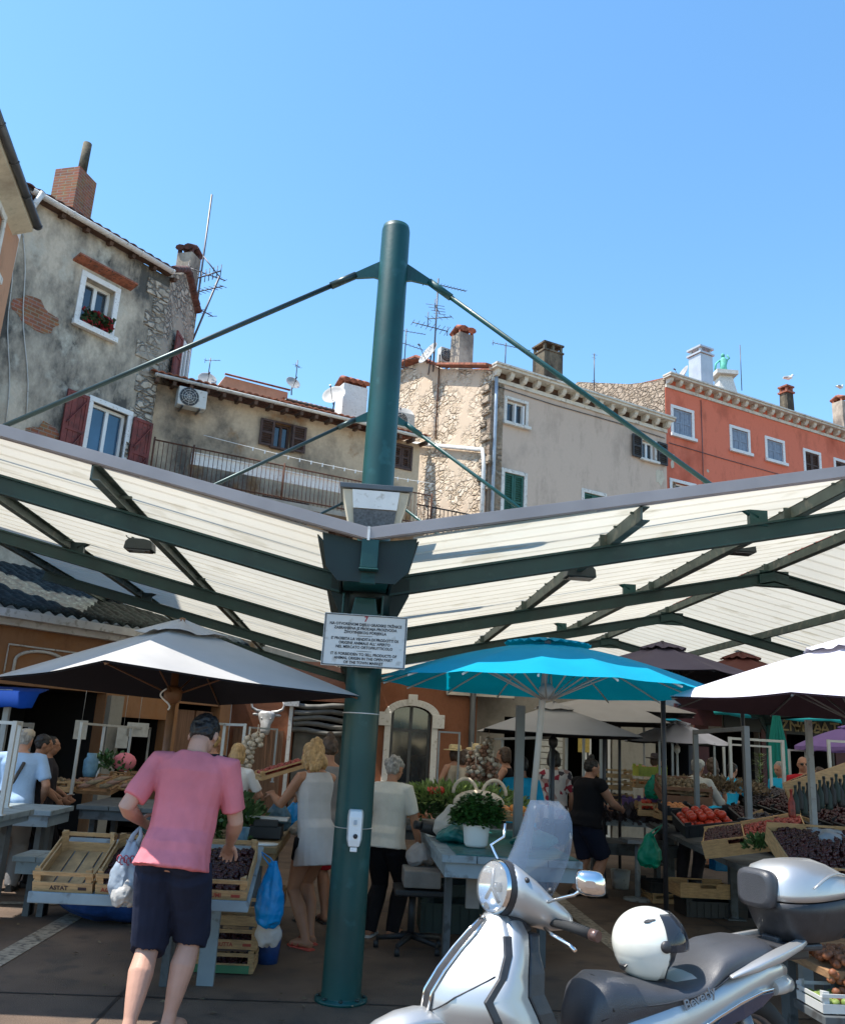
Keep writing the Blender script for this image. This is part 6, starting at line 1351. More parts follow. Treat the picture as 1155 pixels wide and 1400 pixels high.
# ---------------- front left: the tilted crate table (man in pink)
TL = 21; x0, x1, y0, y1, zf = -1.90, -.57, 5.93, 6.62, .60
T1 = thing('display_table', 'tilted blue grey display table in front of the man in pink', 'table', ((x0 + x1) / 2, 6.3, 0)); tl = math.tan(R(TL))
mb = MB(); mb.loft([[V((xx, y0, zf)), V((xx, y1, zf + (y1 - y0) * tl)), V((xx, y1, zf - .035 + (y1 - y0) * tl)), V((xx, y0 - .0, zf - .045))] for xx in (x0, x1)], True, False); mb.box(((x0 + x1) / 2, y0 - .012, zf - .012), (x1 - x0, .02, .065)); obj('tabletop', mb, 'table_blue', T1, bevel=.006)
for xx in (-1.12,): mb = MB(); mb.box((xx, 6.5, .36), (.05, .16, .72)); obj('leg', mb, 'table_dark', T1)
mb = MB(); mb.box((-.86, 6.50, .30), (.11, .05, .60)); obj('leg', mb, 'table_blue', T1)
def onT1(x, y, dz=.002): return V((x, y, zf + (y - y0) * tl + dz))
D1 = .52
crate('wood', onT1(-1.71, y0 + .02 + D1 / 2 * math.cos(R(TL))), 'empty slatted wooden crate at the left end of the tilted table', tilt=TL, W=.36, D=D1, H=.135, marks='ASTAT')
crate('wood', onT1(-1.395, y0 + .02 + D1 / 2 * math.cos(R(TL))), 'wooden crate in the middle of the tilted table, behind the white bag', tilt=TL, W=.235, D=D1, H=.135, marks='AGRUMI', mark_m='print_red', fill=f_pile('cherry', 'cherries', 'dark fruit in the middle crate of the tilted table', 'fruit', .017, .4, 260, .01))
crate('wood', onT1(-.79, y0 + .02 + D1 / 2 * math.cos(R(TL))), 'wooden crate of dark cherries at the right end of the tilted table', tilt=TL, W=.40, D=D1, H=.135, marks='AGRUMI', mark_m='print_red', fill=f_pile('cherry', 'cherries', 'dark cherries in the right crate of the tilted table', 'fruit', .017, .5, 420, .015))
# what the man carries
hm = root_m(pm) @ Am[1][2] + V((0, 0, -.03))
bag(hm + V((-.03, .0, -.42)), .22, .17, .33, 'bag_pale', 'pale translucent carrier bag hanging from the left hand of the man in pink', 3, True, top=hm)
bag(hm + V((.09, .09, -.37)), .14, .12, .30, 'bag_teal', 'dark teal carrier bag right behind the pale one in the same hand', 8, True, top=hm)
mat('bag_print', (.35, .05, .08), rough=.5); mb = MB()
for k in range(5): c = hm + V((-.075 + k * .018, -.088, -.17 - .012 * (k % 2))); mb.tube([c + V((.014 * math.cos(a), 0, .02 * math.sin(a))) for a in [2 * PI * q / 10 for q in range(9)]], .0035, 4)
bp = single('bag_emblem', mb, 'bag_print', 'small looped red emblem printed on the pale carrier bag', 'emblem')
bag(hm + V((-.035, -.03, -.425)), .16, .14, .17, 'bag_white', 'knotted white bag of fruit inside the pale carrier bag', 5, False)
bag((-.47, 6.35, .40), .20, .13, .40, 'bag_blue', 'bright blue plastic bags hanging at the right corner of the tilted table', 4, True, top=(-.56, 6.35, .86))
bag((-.47, 6.42, .27), .17, .1, .22, 'bag_white', 'white bags hanging below the bright blue ones', 6, False)
fp = atz(303, 1334, 0)
for k, (lb, mk) in enumerate((('bottom crate with a green band in the floor stack below the table', 'AGRUMI'), ('second crate of the floor stack below the table', 'FRUTTA'), ('top empty crate of the floor stack below the table', None))):
    crate('wood', (fp.x + .01 * k, fp.y + .21, .004 + .152 * k), lb, W=.42, D=.36, H=.13, marks=mk, mark_m='print_red', fill=f_pile('cherry', 'cherries', 'dark fruit left in the %s crate of the floor stack' % ('bottom' if k == 0 else 'second'), 'fruit', .018, .35, 160, .01) if k < 2 else None)
mb = MB(); mb.box((fp.x - .02, fp.y + .018, .035), (.40, .004, .05)); single('green_band', mb, 'print_green', 'green printed band along the front of the bottom floor crate', 'label')
mb = MB(); c = V((fp.x + .27, fp.y + .42, 0)); mb.lathe(c, [(.08, 0), (.095, .22), (.09, .22), (.08, .02)], 18); single('bucket', mb, 'tarp_blue', 'dark blue bucket behind the floor stack of crates', 'bucket')
# loose cable on the ground
mb = MB(); mb.tube([atz(*p, .006) for p in ((385, 1210), (386, 1245), (376, 1270), (360, 1275), (350, 1262))], .008, 6); single('cable', mb, 'iron', 'thin black cable trailing on the ground behind the tilted table', 'cable')

# ---------------- left rear tables
table('blue grey market table at the far left edge of the photo', (-4.6, -2.72), (7.45, 8.3), .89, apron=.05)
posts('steel frame on the far left table', [(-2.74, 7.55, .89), (-2.95, 8.25, .89), (-3.9, 8.25, .89)], 1.62, 'post_white', .017)
table('long blue grey table behind the far left one', (-4.4, -2.72), (8.75, 9.45), .84, apron=.10)
table('wooden topped table with crates of wares in the left background', (-2.75, -1.45), (9.6, 10.9), .84, 'table_dark')
posts('tall white steel frame over the left background table', [atz(97, 1087, .85), atz(131, 1075, .85), atz(170, 1068, .85), atz(197, 1062, .85)], 1.66, 'post_white', .016)
posts('steel frame left of the man in pink, far left', [atz(5, 1085, .88), atz(30, 1070, .88)], 1.62, 'post_grey', .028)
crate('wood', atz(68, 1083, .86) + V((0, .25, 0)), 'left of two wooden crates in a row on the left background table', W=.42, D=.4, H=.12, fill=f_pile('potato', 'potatoes', 'brown roots in the left background crate', 'vegetables', .03, .7, 60))
crate('wood', atz(104, 1084, .86) + V((0, .25, 0)), 'right of two wooden crates in a row on the left background table', W=.40, D=.4, H=.12, fill=f_pile('onion', 'onions', 'onions in the second left background crate', 'vegetables', .03, .7, 60))
for k in range(7):
    c = atz(128 + k * 9, 1088 - (k % 3) * 5, .86 + .0) + V((0, .2, .035 + .055 * (k // 3))); crate('wood' if k % 2 else 'dark', c, ('first', 'second', 'third', 'fourth', 'fifth', 'sixth', 'seventh')[k] + ' flat crate from the left in the jumbled heap left of the man', rz=(-12, 20, 5, -25, 10, 30, -8)[k], tilt=(12, 5, 16, 8, 20, 4, 12)[k], W=.42, D=.3, H=.085)
for k in range(9):
    mb = MB(); c = at(120 + k * 9.5, 1074 - 4 * (k % 3), 9.75); a = random.uniform(-.5, .5); mb.tube([c + V((-.09, 0, -.015)), c + V((-.02, .01, 0)), c + V((.10, .05 * a, .03))], [.014, .03, .006], 8); single('wooden_spoon' if k % 2 else 'gourd', mb, 'potato' if k % 2 else 'onion', 'small brown ladle or gourd in the heap left of the man', 'kitchenware', 'small wares in the left heap')
leaves('leafy_greens', at(152, 1050, 10.2) , .22, .2, .16, 240, .07, 'leaf', 'dark green herbs behind the jumbled crates left of the man', 'herbs', 5)
mb = MB(); mb.ell(at(170, 1042, 10.2), (.13, .1, .10), 12); single('pink_bundle', mb, 'c_pink', 'faded pink cloth bundle behind the herbs at the left', 'bundle')
mb = MB(); c = at(124, 1046, 9.9); mb.lathe(c + V((0, 0, -.12)), [(.06, 0), (.075, .05), (.075, .17), (.05, .2), (.05, .24), (.0, .24)], 16); single('glass_jar', mb, 'bag_dusty', 'pale glass jar on the left background table', 'jar')
# dark blue tarpaulin bundle under the left tables, with a grey bench
mb = MB(); c = V((-1.95, 8.5, .27)); mb.ell(c, (.62, .5, .28), 26); me = remesh(mb, .03, 1, .05, 3.5, 4); o = bpy.data.objects.new('tarpaulin', me); C.objects.link(o); mats(o, 'tarp_blue'); me.transform(Matrix.Translation(-V((c.x, c.y, 0)))); o.location = (c.x, c.y, 0); tag(o, 'crumpled dark blue tarpaulin bundle under the tables at the left', 'tarpaulin')
table('low grey box bench below the left tables', (-2.85, -2.45), (8.3, 8.75), .50, 'table_blue', boards=2, apron=.10, lw=.1)
# blue awning pieces at the far left
mb = MB(); a, b = at(-20, 938, 10.5), at(66, 950, 10.5); mb.sheet([[V((a.x + (b.x - a.x) * k / 6, 10.5 - .05 * (k % 2), a.z)), V((a.x + (b.x - a.x) * k / 6, 10.2, a.z - .06)), V((a.x + (b.x - a.x) * k / 6, 10.05, a.z - .22 - .012 * (k % 2)))] for k in range(7)]); single('blue_awning', mb, 'fab_navy', 'deep blue stall awning at the far left edge', 'awning', solid=.01)
posts('pair of grey posts holding the blue awning at the far left', [(b.x - .35, 10.3, 0), (a.x + .2, 10.3, 0)], a.z - .03, 'post_grey', .03)
# ---------------- table between the man and the mast: scale, greens, bags
table('wooden edged table with a scale behind the right arm of the man', (-1.55, -.52), (7.15, 9.3), .80, 'wood_table', 'table_dark', lw=.08)
leaves('leafy_greens', (-1.02, 7.9, .84), .34, .55, .30, 1100, .075, 'leaf', 'heap of dark leafy greens behind the right arm of the man', 'vegetables', 8)
SCL = thing('weighing_scale', 'dark market scale with a metal pan holding a bag, left of the blond woman', 'scale', (-.62, 7.75, .80))
mb = MB(); mb.box((-.66, 7.75, .86), (.26, .3, .10)); mb.box((-.66, 7.62, .93), (.2, .05, .06)); obj('base', mb, 'crate_black', SCL, bevel=.01); mb = MB(); mb.box((-.66, 7.8, .955), (.34, .30, .012)); mb.box((-.66, 7.65, .965), (.34, .01, .03)); obj('pan', mb, 'steel_strap', SCL)
mb = MB(); mb.lathe((-.62, 7.3, .80), [(.0, .0), (.09, .0), (.10, .012), (.0, .01)], 18); single('white_plate', mb, 'plastic_white', 'small white plate at the front edge of the scale table', 'plate')
mb = MB(); mb.lathe((-.80, 7.3, .80), [(.035, .0), (.05, .12), (.045, .12), (.03, .01)], 14); single('glass_cup', mb, 'bag_dusty', 'greenish glass cup left of the white plate', 'cup')
for k in range(3): crate('dark', (-.72 + .02 * k, 7.9, .01 + .13 * k), 'dark wooden crate stored under the scale table, ' + ('lowest', 'middle', 'upper')[k] + ' of three', W=.42, D=.34, H=.12)
hw_ = root_m(pw) @ ((Aw[0][2] + Aw[1][2]) / 2)
bag(hw_ + V((-.04, .02, -.30)), .24, .16, .25, 'bag_dusty', 'dusty blue carrier bag held open by the blond woman over the scale', 9, True, top=hw_ + V((0, 0, -.02)))
bag(V((-.48, 8.5, .84)), .22, .2, .2, 'bag_blue', 'bright blue bag lying behind the dusty one on the table', 10, False)
bag(V((-.40, 8.2, .80)), .20, .18, .12, 'bag_white', 'cream cloth bundle beside the bright blue bag', 12, False)
cq = at(385, 1058, 8.2); crate('dark', cq, 'tilted wooden box of red fruit standing up before the blond woman', rz=20, roll=-18, tilt=0, W=.42, D=.22, H=.07, m='crate_wood', fill=f_pile('berry', 'red_fruit', 'red fruit in the tilted box before the blond woman', 'fruit', .016, .8, 160, .01))
# garlic braids
def braid(a, n, label, m='garlic', r=.028, m2=None, g='garlic and onion braids hanging from the stall frames'):
    a = Vector(a); mb = MB(); rn = random.Random(int(abs(a.x * 100)))
    mb.cur = 0
    for k in range(n):
        for s in range(3):
            an = 2.1 * s + k * .9; c = a + V((math.cos(an) * r * 1.3, math.sin(an) * r * 1.3, -k * r * 1.35)); mb.cur = 0 if (m2 is None or rn.random() < .6) else 1; mb.ell(c, (r, r, r * .85), 8); mb.tube([c, c + V((-math.cos(an) * r, -math.sin(an) * r, r * 1.2))], [r * .4, r * .15], 5)
    mb.cur = 0; mb.tube([a + V((0, 0, .12)), a - V((0, 0, n * r * 1.3))], .006, 5); return single('braid', mb, [m, m2 or m], label, 'braid', g)
for k, (px, py, n, Y) in enumerate(((645, 1030, 12, 10.2), (656, 1022, 14, 10.0), (668, 1012, 15, 10.3), (674, 1040, 9, 9.9), (650, 1050, 8, 9.8), (662, 1052, 7, 10.1))): braid(at(px, py, Y), n, ('left', 'second', 'tall right', 'lower right', 'lower left', 'lowest middle')[k] + ' braid of garlic and red onions hanging before the straw hats', 'garlic', .030, 'onion')
for k, (px, py, n) in enumerate(((341, 1010, 7), (352, 1006, 3), (337, 1022, 6))): braid(at(px, py, 9.9), n, ('longer', 'short right', 'low left')[k] + ' pale garlic braid hanging under the silver bull head', 'garlic', .035)
posts('white steel frame with garlic braids under the bull head', [at(268, 1085, 10.0), at(297, 1085, 10.6), at(325, 1088, 10.1)], 1.74, 'post_white', .016)
posts('thin grey frame in front of the boarded terracotta wall', [at(334, 1070, 11.2), at(372, 1070, 11.6)], at(350, 994, 11.2).z, 'post_grey', .012)
# ---------------- centre stall
table('light blue market table with a potted basil plant right of the mast', (.69, 1.72), (6.68, 9.1), .86, 'table_blue', 'table_dark', th=.05, apron=.10, inset=.75)
mb = MB(); mb.sheet([[V((x, 6.72, .863)), V((x, 8.9, .863))] for x in (.80, 1.70)], False); single('table_cover', mb, 'bag_teal', 'dark teal sheet covering the light blue table', 'table cover', solid=.004)
pc = atz(650, 1158, .87); POT = thing('potted_basil', 'round bushy basil plant in a white pot on the light blue table', 'plant', pc)
mb = MB(); mb.lathe(pc, [(.0, .002), (.075, .0), (.092, .02), (.105, .15), (.108, .165), (.100, .165), (.095, .14), (.0, .135)], 28); obj('pot', mb, 'plastic_white', POT)
mb = MB(); rn = random.Random(4)
for k in range(14): a = 2 * PI * k / 14; mb.tube([pc + V((0, 0, .13)), pc + V((.07 * math.cos(a), .07 * math.sin(a), .22)), pc + V((.15 * math.cos(a), .15 * math.sin(a), .27 + .06 * rn.random()))], [.005, .004, .003], 5)
obj('stems', mb, 'leaf', POT)
mb = MB(); cc = pc + V((0, 0, .235))
for k in range(2600):
    a = rn.uniform(0, 2 * PI); b = math.acos(rn.uniform(-.55, 1)); q = rn.random() ** .33 * (1 + .12 * math.sin(3 * a + 2 * b)); p = cc + V((.195 * q * math.cos(a) * math.sin(b), .195 * q * math.sin(a) * math.sin(b), .145 * q * math.cos(b)))
    d = V((math.cos(a) * math.sin(b), math.sin(a) * math.sin(b), .35)) + V((rn.uniform(-1, 1), rn.uniform(-1, 1), rn.uniform(-1, .6))) * .6; d.normalize(); s = d.cross(V((rn.uniform(-.4, .4), rn.uniform(-.4, .4), 1))).normalized(); n = s.cross(d); L_ = rn.uniform(.028, .052)
    mb.add([p, p + d * L_ * .35 + s * L_ * .36 + n * .002, p + d * L_ * .75 + s * L_ * .28, p + d * L_ - n * .006, p + d * L_ * .75 - s * L_ * .28, p + d * L_ * .35 - s * L_ * .36 + n * .002, p + d * L_ * .5 + n * .006], [(0, 1, 6), (1, 2, 6), (2, 3, 6), (3, 4, 6), (4, 5, 6), (5, 0, 6)], True)
obj('leaves', mb, 'basil', POT)
bag((.90, 7.55, .865), .34, .34, .15, 'bag_teal', 'teal plastic sacks lying left of the potted basil', 14, False); bag((1.5, 7.45, .865), .40, .3, .13, 'bag_teal', 'teal plastic sack lying right of the potted basil', 15, False)
bag((.86, 7.75, .865), .28, .26, .27, 'bag_white', 'crumpled beige plastic bag on the left rear of the light blue table', 16, False)
mb = MB(); c = V((.70, 7.9, .93)); mb.tube([c + V((-.13, -.02, .03)), c + V((-.07, 0, .02))], [.035, .035], 12); mb.tube([c + V((-.07, 0, .02)), c + V((.10, .03, -.01))], [.05, .065], 14); single('flask', mb, 'crate_black', 'dark flask with a pale end beside the beige bag', 'flask')
leaves('vegetable_heap', at(640, 1090, 9.3) + V((-.1, .1, -.06)), .75, .5, .16, 1200, .09, 'leaf_pale', 'heap of pale green chard and leeks on the table beyond the mast', 'vegetables', 21, long=3)
leaves('vegetable_heap', at(575, 1100, 9.5) + V((0, .1, -.1)), .45, .4, .2, 700, .10, 'leaf', 'darker leafy heap left of the pale chard', 'vegetables', 22, long=3)
table('grey table under the vegetable heaps beyond the light blue one', (.2, 2.0), (9.2, 10.2), .84, 'table_dark')
for k in range(3): ball('tomato', 'red_pepper', at(588 + k * 7, 1081, 9.2), .045, 'red pepper on the leafy heap beyond the grey haired woman', 'red peppers on the leafy heap')
# straw bag with pale arched handles behind the basil
mb = MB(); c = at(655, 1080, 8.4)
for s in (-.13, .14): mb.tube([c + V((s + .11 * math.cos(a), 0, -.04 + .13 * math.sin(a))) for a in [PI * q / 10 for q in range(11)]], .016, 8)
mb.ell(c + V((0, 0, -.12)), (.24, .14, .12), 16); single('basket', mb, 'garlic', 'pale basket with two arched handles behind the basil plant', 'basket')
for k, (px, lb) in enumerate(((700, 'left'), (712, 'right'))):
    crate('wood', at(px - 2, 1122, 8.2), lb + ' small crate of peaches between the basil plant and the blue pole', W=.30, D=.3, H=.08, fill=f_balls('peach' if k == 0 else 'orange_f', 'peach', .036, 'peach in the %s crate beside the basil plant' % lb, 'peaches beside the basil plant', 12, 2))
posts('grey steel frame standing on the light blue table', [atz(661, 1090, .86), atz(684, 1100, .86), atz(752, 1128, .86)], 1.80, 'post_grey', .019, rails=[(0, 1), (1, 2)])
posts('stout dark grey post beside the blue shirt', [at(706, 1180, 7.6)], at(714, 965, 7.6).z, 'pole_grey', .035, rails=[])
posts('thin frame before the terracotta wall right of the arched window', [at(597, 1075, 11.5), at(625, 1075, 11.5)], at(610, 1000, 11.5).z, 'post_grey', .012)
# trolley with grey sacks left of the light blue table, office chair base, dark crates below
mb = MB(); c = V((.64, 7.80, .56)); mb.box(c, (.30, .40, .13)); single('grey_box', mb, 'card', 'flat pale grey carton on the trolley beside the light blue table', 'carton', bevel=.01)
bag((.64, 8.0, .627), .26, .3, .17, 'fab_grey', 'grey cloth sack on the carton beside the light blue table', 18, False, name='cloth_sack')
TR = thing('office_chair', 'dark office chair base with five castors carrying the grey carton', 'chair', (.58, 7.8, 0)); c = V((.58, 7.8, 0))
mb = MB(); mb.box(c + V((.05, 0, .455)), (.42, .42, .05)); obj('seat', mb, 'crate_black', TR, bevel=.015)
mb = MB(); mb.tube([c + V((0, 0, .10)), c + V((0, 0, .43))], .03, 10); obj('column', mb, 'crate_black', TR)
for k in range(5):
    a = 2 * PI * k / 5 + .5; mb = MB(); e = c + V((.28 * math.cos(a), .28 * math.sin(a), .075)); mb.tube([c + V((0, 0, .11)), e], [.028, .018], 8); lg = obj('arm', mb, 'crate_black', TR); mb = MB(); mb.lathe(e + V((-.02, 0, -.045)), [(.028, 0), (.03, .01), (.03, .03), (.028, .04)], 12, (1, 0, 0)); obj('castor', mb, 'crate_black', lg)
c = atz(610, 1280, 0); crate('green', c + V((.05, .28, .004)), 'large dark green plastic crate on the ground under the light blue table', W=.56, D=.42, H=.30)
crate('green', c + V((.05, .28, .310)), 'second dark crate stacked on the large green one', W=.54, D=.40, H=.12)
mb = MB(); mb.box((.98, 7.1, .60), (.10, .05, .30)); single('wooden_board', mb, 'card', 'pale wooden board hanging under the light blue table', 'board')
# ---------------- middle background parasols and stalls
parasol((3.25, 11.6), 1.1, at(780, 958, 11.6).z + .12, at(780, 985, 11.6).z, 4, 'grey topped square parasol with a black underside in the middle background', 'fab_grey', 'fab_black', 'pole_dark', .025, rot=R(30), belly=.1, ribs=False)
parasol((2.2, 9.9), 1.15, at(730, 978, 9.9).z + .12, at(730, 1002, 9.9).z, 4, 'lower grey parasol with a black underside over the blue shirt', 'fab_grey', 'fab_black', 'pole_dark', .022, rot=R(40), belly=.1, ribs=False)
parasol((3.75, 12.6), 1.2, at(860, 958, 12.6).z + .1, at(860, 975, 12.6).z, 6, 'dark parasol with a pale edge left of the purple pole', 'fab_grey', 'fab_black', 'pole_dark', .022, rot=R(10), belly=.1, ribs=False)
pc2 = at(925, 1000, 13.0); parasol((pc2.x, 13), .80, at(925, 989, 13).z, at(925, 1016, 13).z, 8, 'small white and grey parasol in the right background', 'fab_white', 'fab_lining', 'pole_white', .018, rot=R(10), belly=.4, ribs=False)
pc2 = at(1150, 1000, 14); parasol((pc2.x + .2, 14), .9, at(1150, 993, 14).z, at(1150, 1022, 14).z, 8, 'violet parasol at the right edge in the background', 'fab_violet', 'fab_lining', 'pole_grey', .02, rot=R(10), belly=.5, ribs=False, valance=.06)
pc2 = at(880, 985, 15.5); parasol((pc2.x, 15.5), .7, at(880, 972, 15.5).z, at(880, 984, 15.5).z, 8, 'sliver of a light blue parasol between the dark ones', 'fab_blue', 'fab_lining', 'pole_grey', .02, belly=.2, ribs=False)
posts('white steel frame behind the woman in black', [at(773, 1110, 12.6), at(797, 1110, 13.0), at(821, 1110, 12.6)], at(800, 1003, 12.6).z, 'post_white', .018, rails=[(0, 2)])
table('table with crates behind the woman in black', (3.2, 5.2), (13.0, 14.2), .80, 'table_blue', 'table_dark')
for k, (px, py, kd, lb, Y) in enumerate(((840, 1080, 'wood', 'upper wooden crate behind the hand of the woman in black', 13.0), (840, 1064, 'wood', 'top wooden crate behind the hand of the woman in black', 13.2), (841, 1098, 'wood', 'lower wooden crate of dark fruit behind the woman in black', 12.8), (888, 1062, 'lime', 'lime green plastic crate in the right background', 13.6), (885, 1078, 'wood', 'wooden crate below the lime green one', 13.4), (912, 1078, 'wood', 'wooden crate right of the one below the lime crate', 13.5), (876, 1108, 'purple', 'left purple plastic crate in the right background', 12.4), (897, 1108, 'purple', 'right purple plastic crate in the right background', 12.4))):
    crate(kd, at(px, py, Y), lb, W=.44, D=.3, H=.17 if kd != 'wood' else .12, fill=f_balls('peach', 'peach', .038, 'peach on the crates in the right background', 'peaches in the right background', 8, 1, .7) if k in (3, 4, 5) else f_pile('figs', 'figs', 'dark fruit in crate number one of the background stack' if k == 0 else 'dark fruit in a crate of the background stack', 'fruit', .025, .6, 60) if k == 2 else None)
leaves('vegetable_heap', at(862, 1122, 11.4), .55, .35, .14, 500, .09, 'figs', 'dark heap of aubergines and leaves on the middle stall', 'vegetables', 31)
table('low grey table under the dark vegetable heap', (3.0, 4.1), (11.1, 11.9), .60, 'table_dark')
pb = atz(842, 1175, .35); mb = MB(); mb.tube([V((pb.x, 10.9, .0)), V((pb.x, 10.9, .62))], .035, 8); mb.box((pb.x, 10.9, .66), (.34, .34, .04)); mb.lathe((pb.x, 10.9, 0), [(.17, 0), (.17, .025), (.04, .04)], 18); single('pedestal_scale', mb, 'post_grey', 'grey pedestal stand right of the woman in black', 'stand')
mb = MB(); c = atz(848, 1215, 0); mb.lathe(c, [(.0, .003), (.10, .0), (.125, .22), (.12, .22), (.10, .01)], 20); single('bucket', mb, 'ac_white', 'small pale bucket on the ground right of the woman in black', 'bucket')
# ---------------- right stall, long and stepped
RS = thing('long_stall', 'long dark market stall with steel legs running away at the right', 'stall', (4.6, 9.5, 0))
zt = .78; mb = MB()
q = [atz(872, 1118, zt), atz(950, 1145, zt), atz(1003, 1168, zt), atz(1072, 1180, zt)]
ed = [V((4.05, 12.4, zt)), V((3.55, 9.3, zt)), V((3.3, 7.5, zt)), V((3.0, 6.55, zt))]
mb.loft([[p, p + V((2.6, .0, 0)), p + V((2.6, 0, -.05)), p + V((0, 0, -.05))] for p in ed], True, False); obj('tabletop', mb, 'table_dark', RS)
mb = MB(); mb.loft([[p + V((.9, 0, .004)), p + V((2.6, 0, .75)), p + V((2.6, 0, .70)), p + V((.9, 0, -.0))] for p in ed], True, False); obj('sloping_shelf', mb, 'crate_black', RS)
for p in (atz(1003, 1258, 0), V((4.0, 11.3, 0)), V((5.6, 8.3, 0)), V((5.9, 11.3, 0)), V((3.35, 6.7, 0))):
    mb = MB(); mb.box((p.x, p.y, .365), (.075, .075, .72)); mb.box((p.x, p.y, .012), (.2, .2, .014)); obj('leg', mb, 'table_dark' if p.y > 9 else 'post_grey', RS)
tomg = 'tomatoes in the black tray on the right stall'
# front row of trays along the edge
crate('wood', at(893, 1116, 11.2), 'small crate of red fruit at the far left corner of the right stall', W=.42, D=.36, H=.15, rz=-10, fill=f_balls('tomato', 'red_apple', .034, 'red apple in the far left crate of the right stall', 'apples in the far left crate', 26, 2, .75))
crate('wood', at(918, 1121, 10.7), 'crate of apricots next to the red fruit on the right stall', W=.36, D=.36, H=.13, rz=-8, fill=f_balls('peach', 'apricot', .032, 'apricot on the right stall', 'apricots on the right stall', 26, 2, .75))
crate('black', at(925, 1118, 10.2) + V((0, 0, .05)), 'dark low tray between the apricots and the tomatoes', W=.34, D=.3, H=.10, tilt=10, fill=f_balls('peach', 'apricot', .032, 'apricot on the right stall', 'apricots on the right stall', 18, 1, .7))
crate('black', at(968, 1133, 9.5), 'black tray full of ripe tomatoes on the right stall', W=.62, D=.44, H=.15, rz=-4, tilt=14, roll=-8, fill=f_balls('tomato', 'tomato', .050, 'ripe red tomato in the black tray on the right stall', tomg, 30, 2, .62))
crate('wood', at(933, 1092, 10.9) , 'brown crate of potatoes behind the apricots', W=.6, D=.44, H=.20, rz=-8, tilt=16, fill=f_pile('potato', 'potatoes', 'potatoes in the brown crate behind the apricots', 'vegetables', .03, .75, 80), m='card_brown')
big = dict(W=.62, D=.42, H=.15)
crate('board', at(1015, 1158, 7.95), 'wooden crate of dark cherries at the front edge of the right stall', rz=-28, tilt=14, roll=-12, fill=f_pile('cherry', 'cherries', 'dark cherries in the front edge crate of the right stall', 'fruit', .016, .8, 700), **big)
crate('board', at(1052, 1148, 7.55) + V((.1, .1, .02)), 'wooden tray right of the dark cherries, tilted towards the viewer', rz=-24, tilt=16, roll=-14, fill=f_pile('berry', 'strawberries', 'red berries in the tilted wooden tray', 'fruit', .018, .6, 300), W=.5, D=.36, H=.11)
leaves('parsley', at(1045, 1150, 7.1) + V((0, 0, -.05)), .16, .12, .08, 260, .05, 'leaf', 'small bunch of green herbs between the wooden trays', 'herbs', 41)
crate('board', at(1140, 1180, 5.95) + V((0, .0, -.02)), 'large wooden crate of dark cherries nearest the scooter top box', rz=-6, tilt=24, W=.72, D=.55, H=.14, fill=f_pile('cherry', 'cherries', 'dark cherries under a plastic sheet in the nearest wooden crate', 'fruit', .016, .7, 900))
bag(at(1128, 1158, 6.1) + V((0, 0, .0)), .42, .26, .10, 'bag_pale', 'thin clear plastic bag lying on the nearest crate of cherries', 44, False)
# stepped rows of dark trays rising to the right
kk = 0
for j, Y in enumerate((7.3, 8.0, 8.7, 9.4, 10.1, 10.8, 11.5)):
    for i in range(3):
        xb = {0: 3.0, 1: 3.25}.get(0) + .25 * (Y - 6.5) * .78 + .9 + i * .56; z = .82 + .42 * (xb - (3.0 + .195 * (Y - 6.5)) - .9) + .06
        if (j, i) in ((0, 2),): continue
        kk += 1; row = ('nearest', 'second', 'third', 'fourth', 'fifth', 'sixth', 'farthest')[j]; pos = ('lower', 'middle', 'upper')[i]
        fl = f_pile(('cherry', 'figs', 'cherry')[(i + j) % 3], 'dark_fruit', 'dark fruit in the %s tray of the %s row on the sloping shelf' % (pos, row), 'fruit', .018, .8, 240)
        crate('black' if (i + j) % 4 else 'board', (xb, Y, z), '%s tray of the %s row on the sloping shelf of the right stall' % (pos, row), rz=0, roll=-23, tilt=6, W=.50, D=.60, H=.13, fill=fl)
for k in range(14):
    c = at(1082 + k * 5.6, 1096 - (k % 3) * 4 - k * 1.2, 6.9); mb = MB(); mb.lathe(c - V((0, 0, .12)), [(.0, .0), (.026, .0), (.028, .02), (.028, .11), (.010, .16), (.010, .21), (.0, .212)], 12); mb.lathe(c + V((0, 0, .072)), [(.012, .0), (.012, .02), (0, .021)], 10)
    single('bottle', mb, ('berry', 'crate_black', 'crate_green')[0 if k == 0 else 1 + k % 2], 'small dark bottle in the row before the big wooden lid' if k else 'small red topped bottle left of the dark bottle row', 'bottle', 'bottles on the right stall' if k else None)
mb = MB(); c = at(1125, 1078, 7.2); mb.box(c, (.62, .014, .26), Matrix.Rotation(R(-20), 3, 'Y')); mb.box(c + V((0, -.012, .0)), (.16, .006, .03), Matrix.Rotation(R(-20), 3, 'Y')); single('crate_end', mb, 'crate_wood', 'big pale wooden crate end standing tilted behind the bottles', 'crate end')
leaves('dried_herbs', at(965, 1075, 11.6) + V((.1, 0, -.05)), .75, .4, .16, 900, .07, 'potato', 'heap of dried brown herbs behind the tomatoes', 'herbs', 43)
leaves('green_bundle', at(935, 1088, 11.2), .35, .2, .09, 300, .07, 'leaf', 'bunch of greens below the stall holder in the white cap', 'vegetables', 45)
PL = thing('young_plant', 'pale feathery young plant standing at the back of the right stall', 'plant', at(1040, 1085, 12)); c = at(1040, 1085, 12); mb = MB(); mb.tube([c, c + V((0, 0, .5))], .006, 5); obj('stem', mb, 'leaf', PL)
mb = MB(); rn = random.Random(9)
for k in range(120): p = c + V((0, 0, .08 + .44 * rn.random())); a = rn.uniform(0, 6.28); d = V((math.cos(a), math.sin(a), rn.uniform(.0, .7))).normalized() * rn.uniform(.06, .16); s = d.cross(V((0, 0, 1))).normalized() * .010; mb.add([p, p + d * .5 + s, p + d, p + d * .5 - s], [(0, 1, 2, 3)])
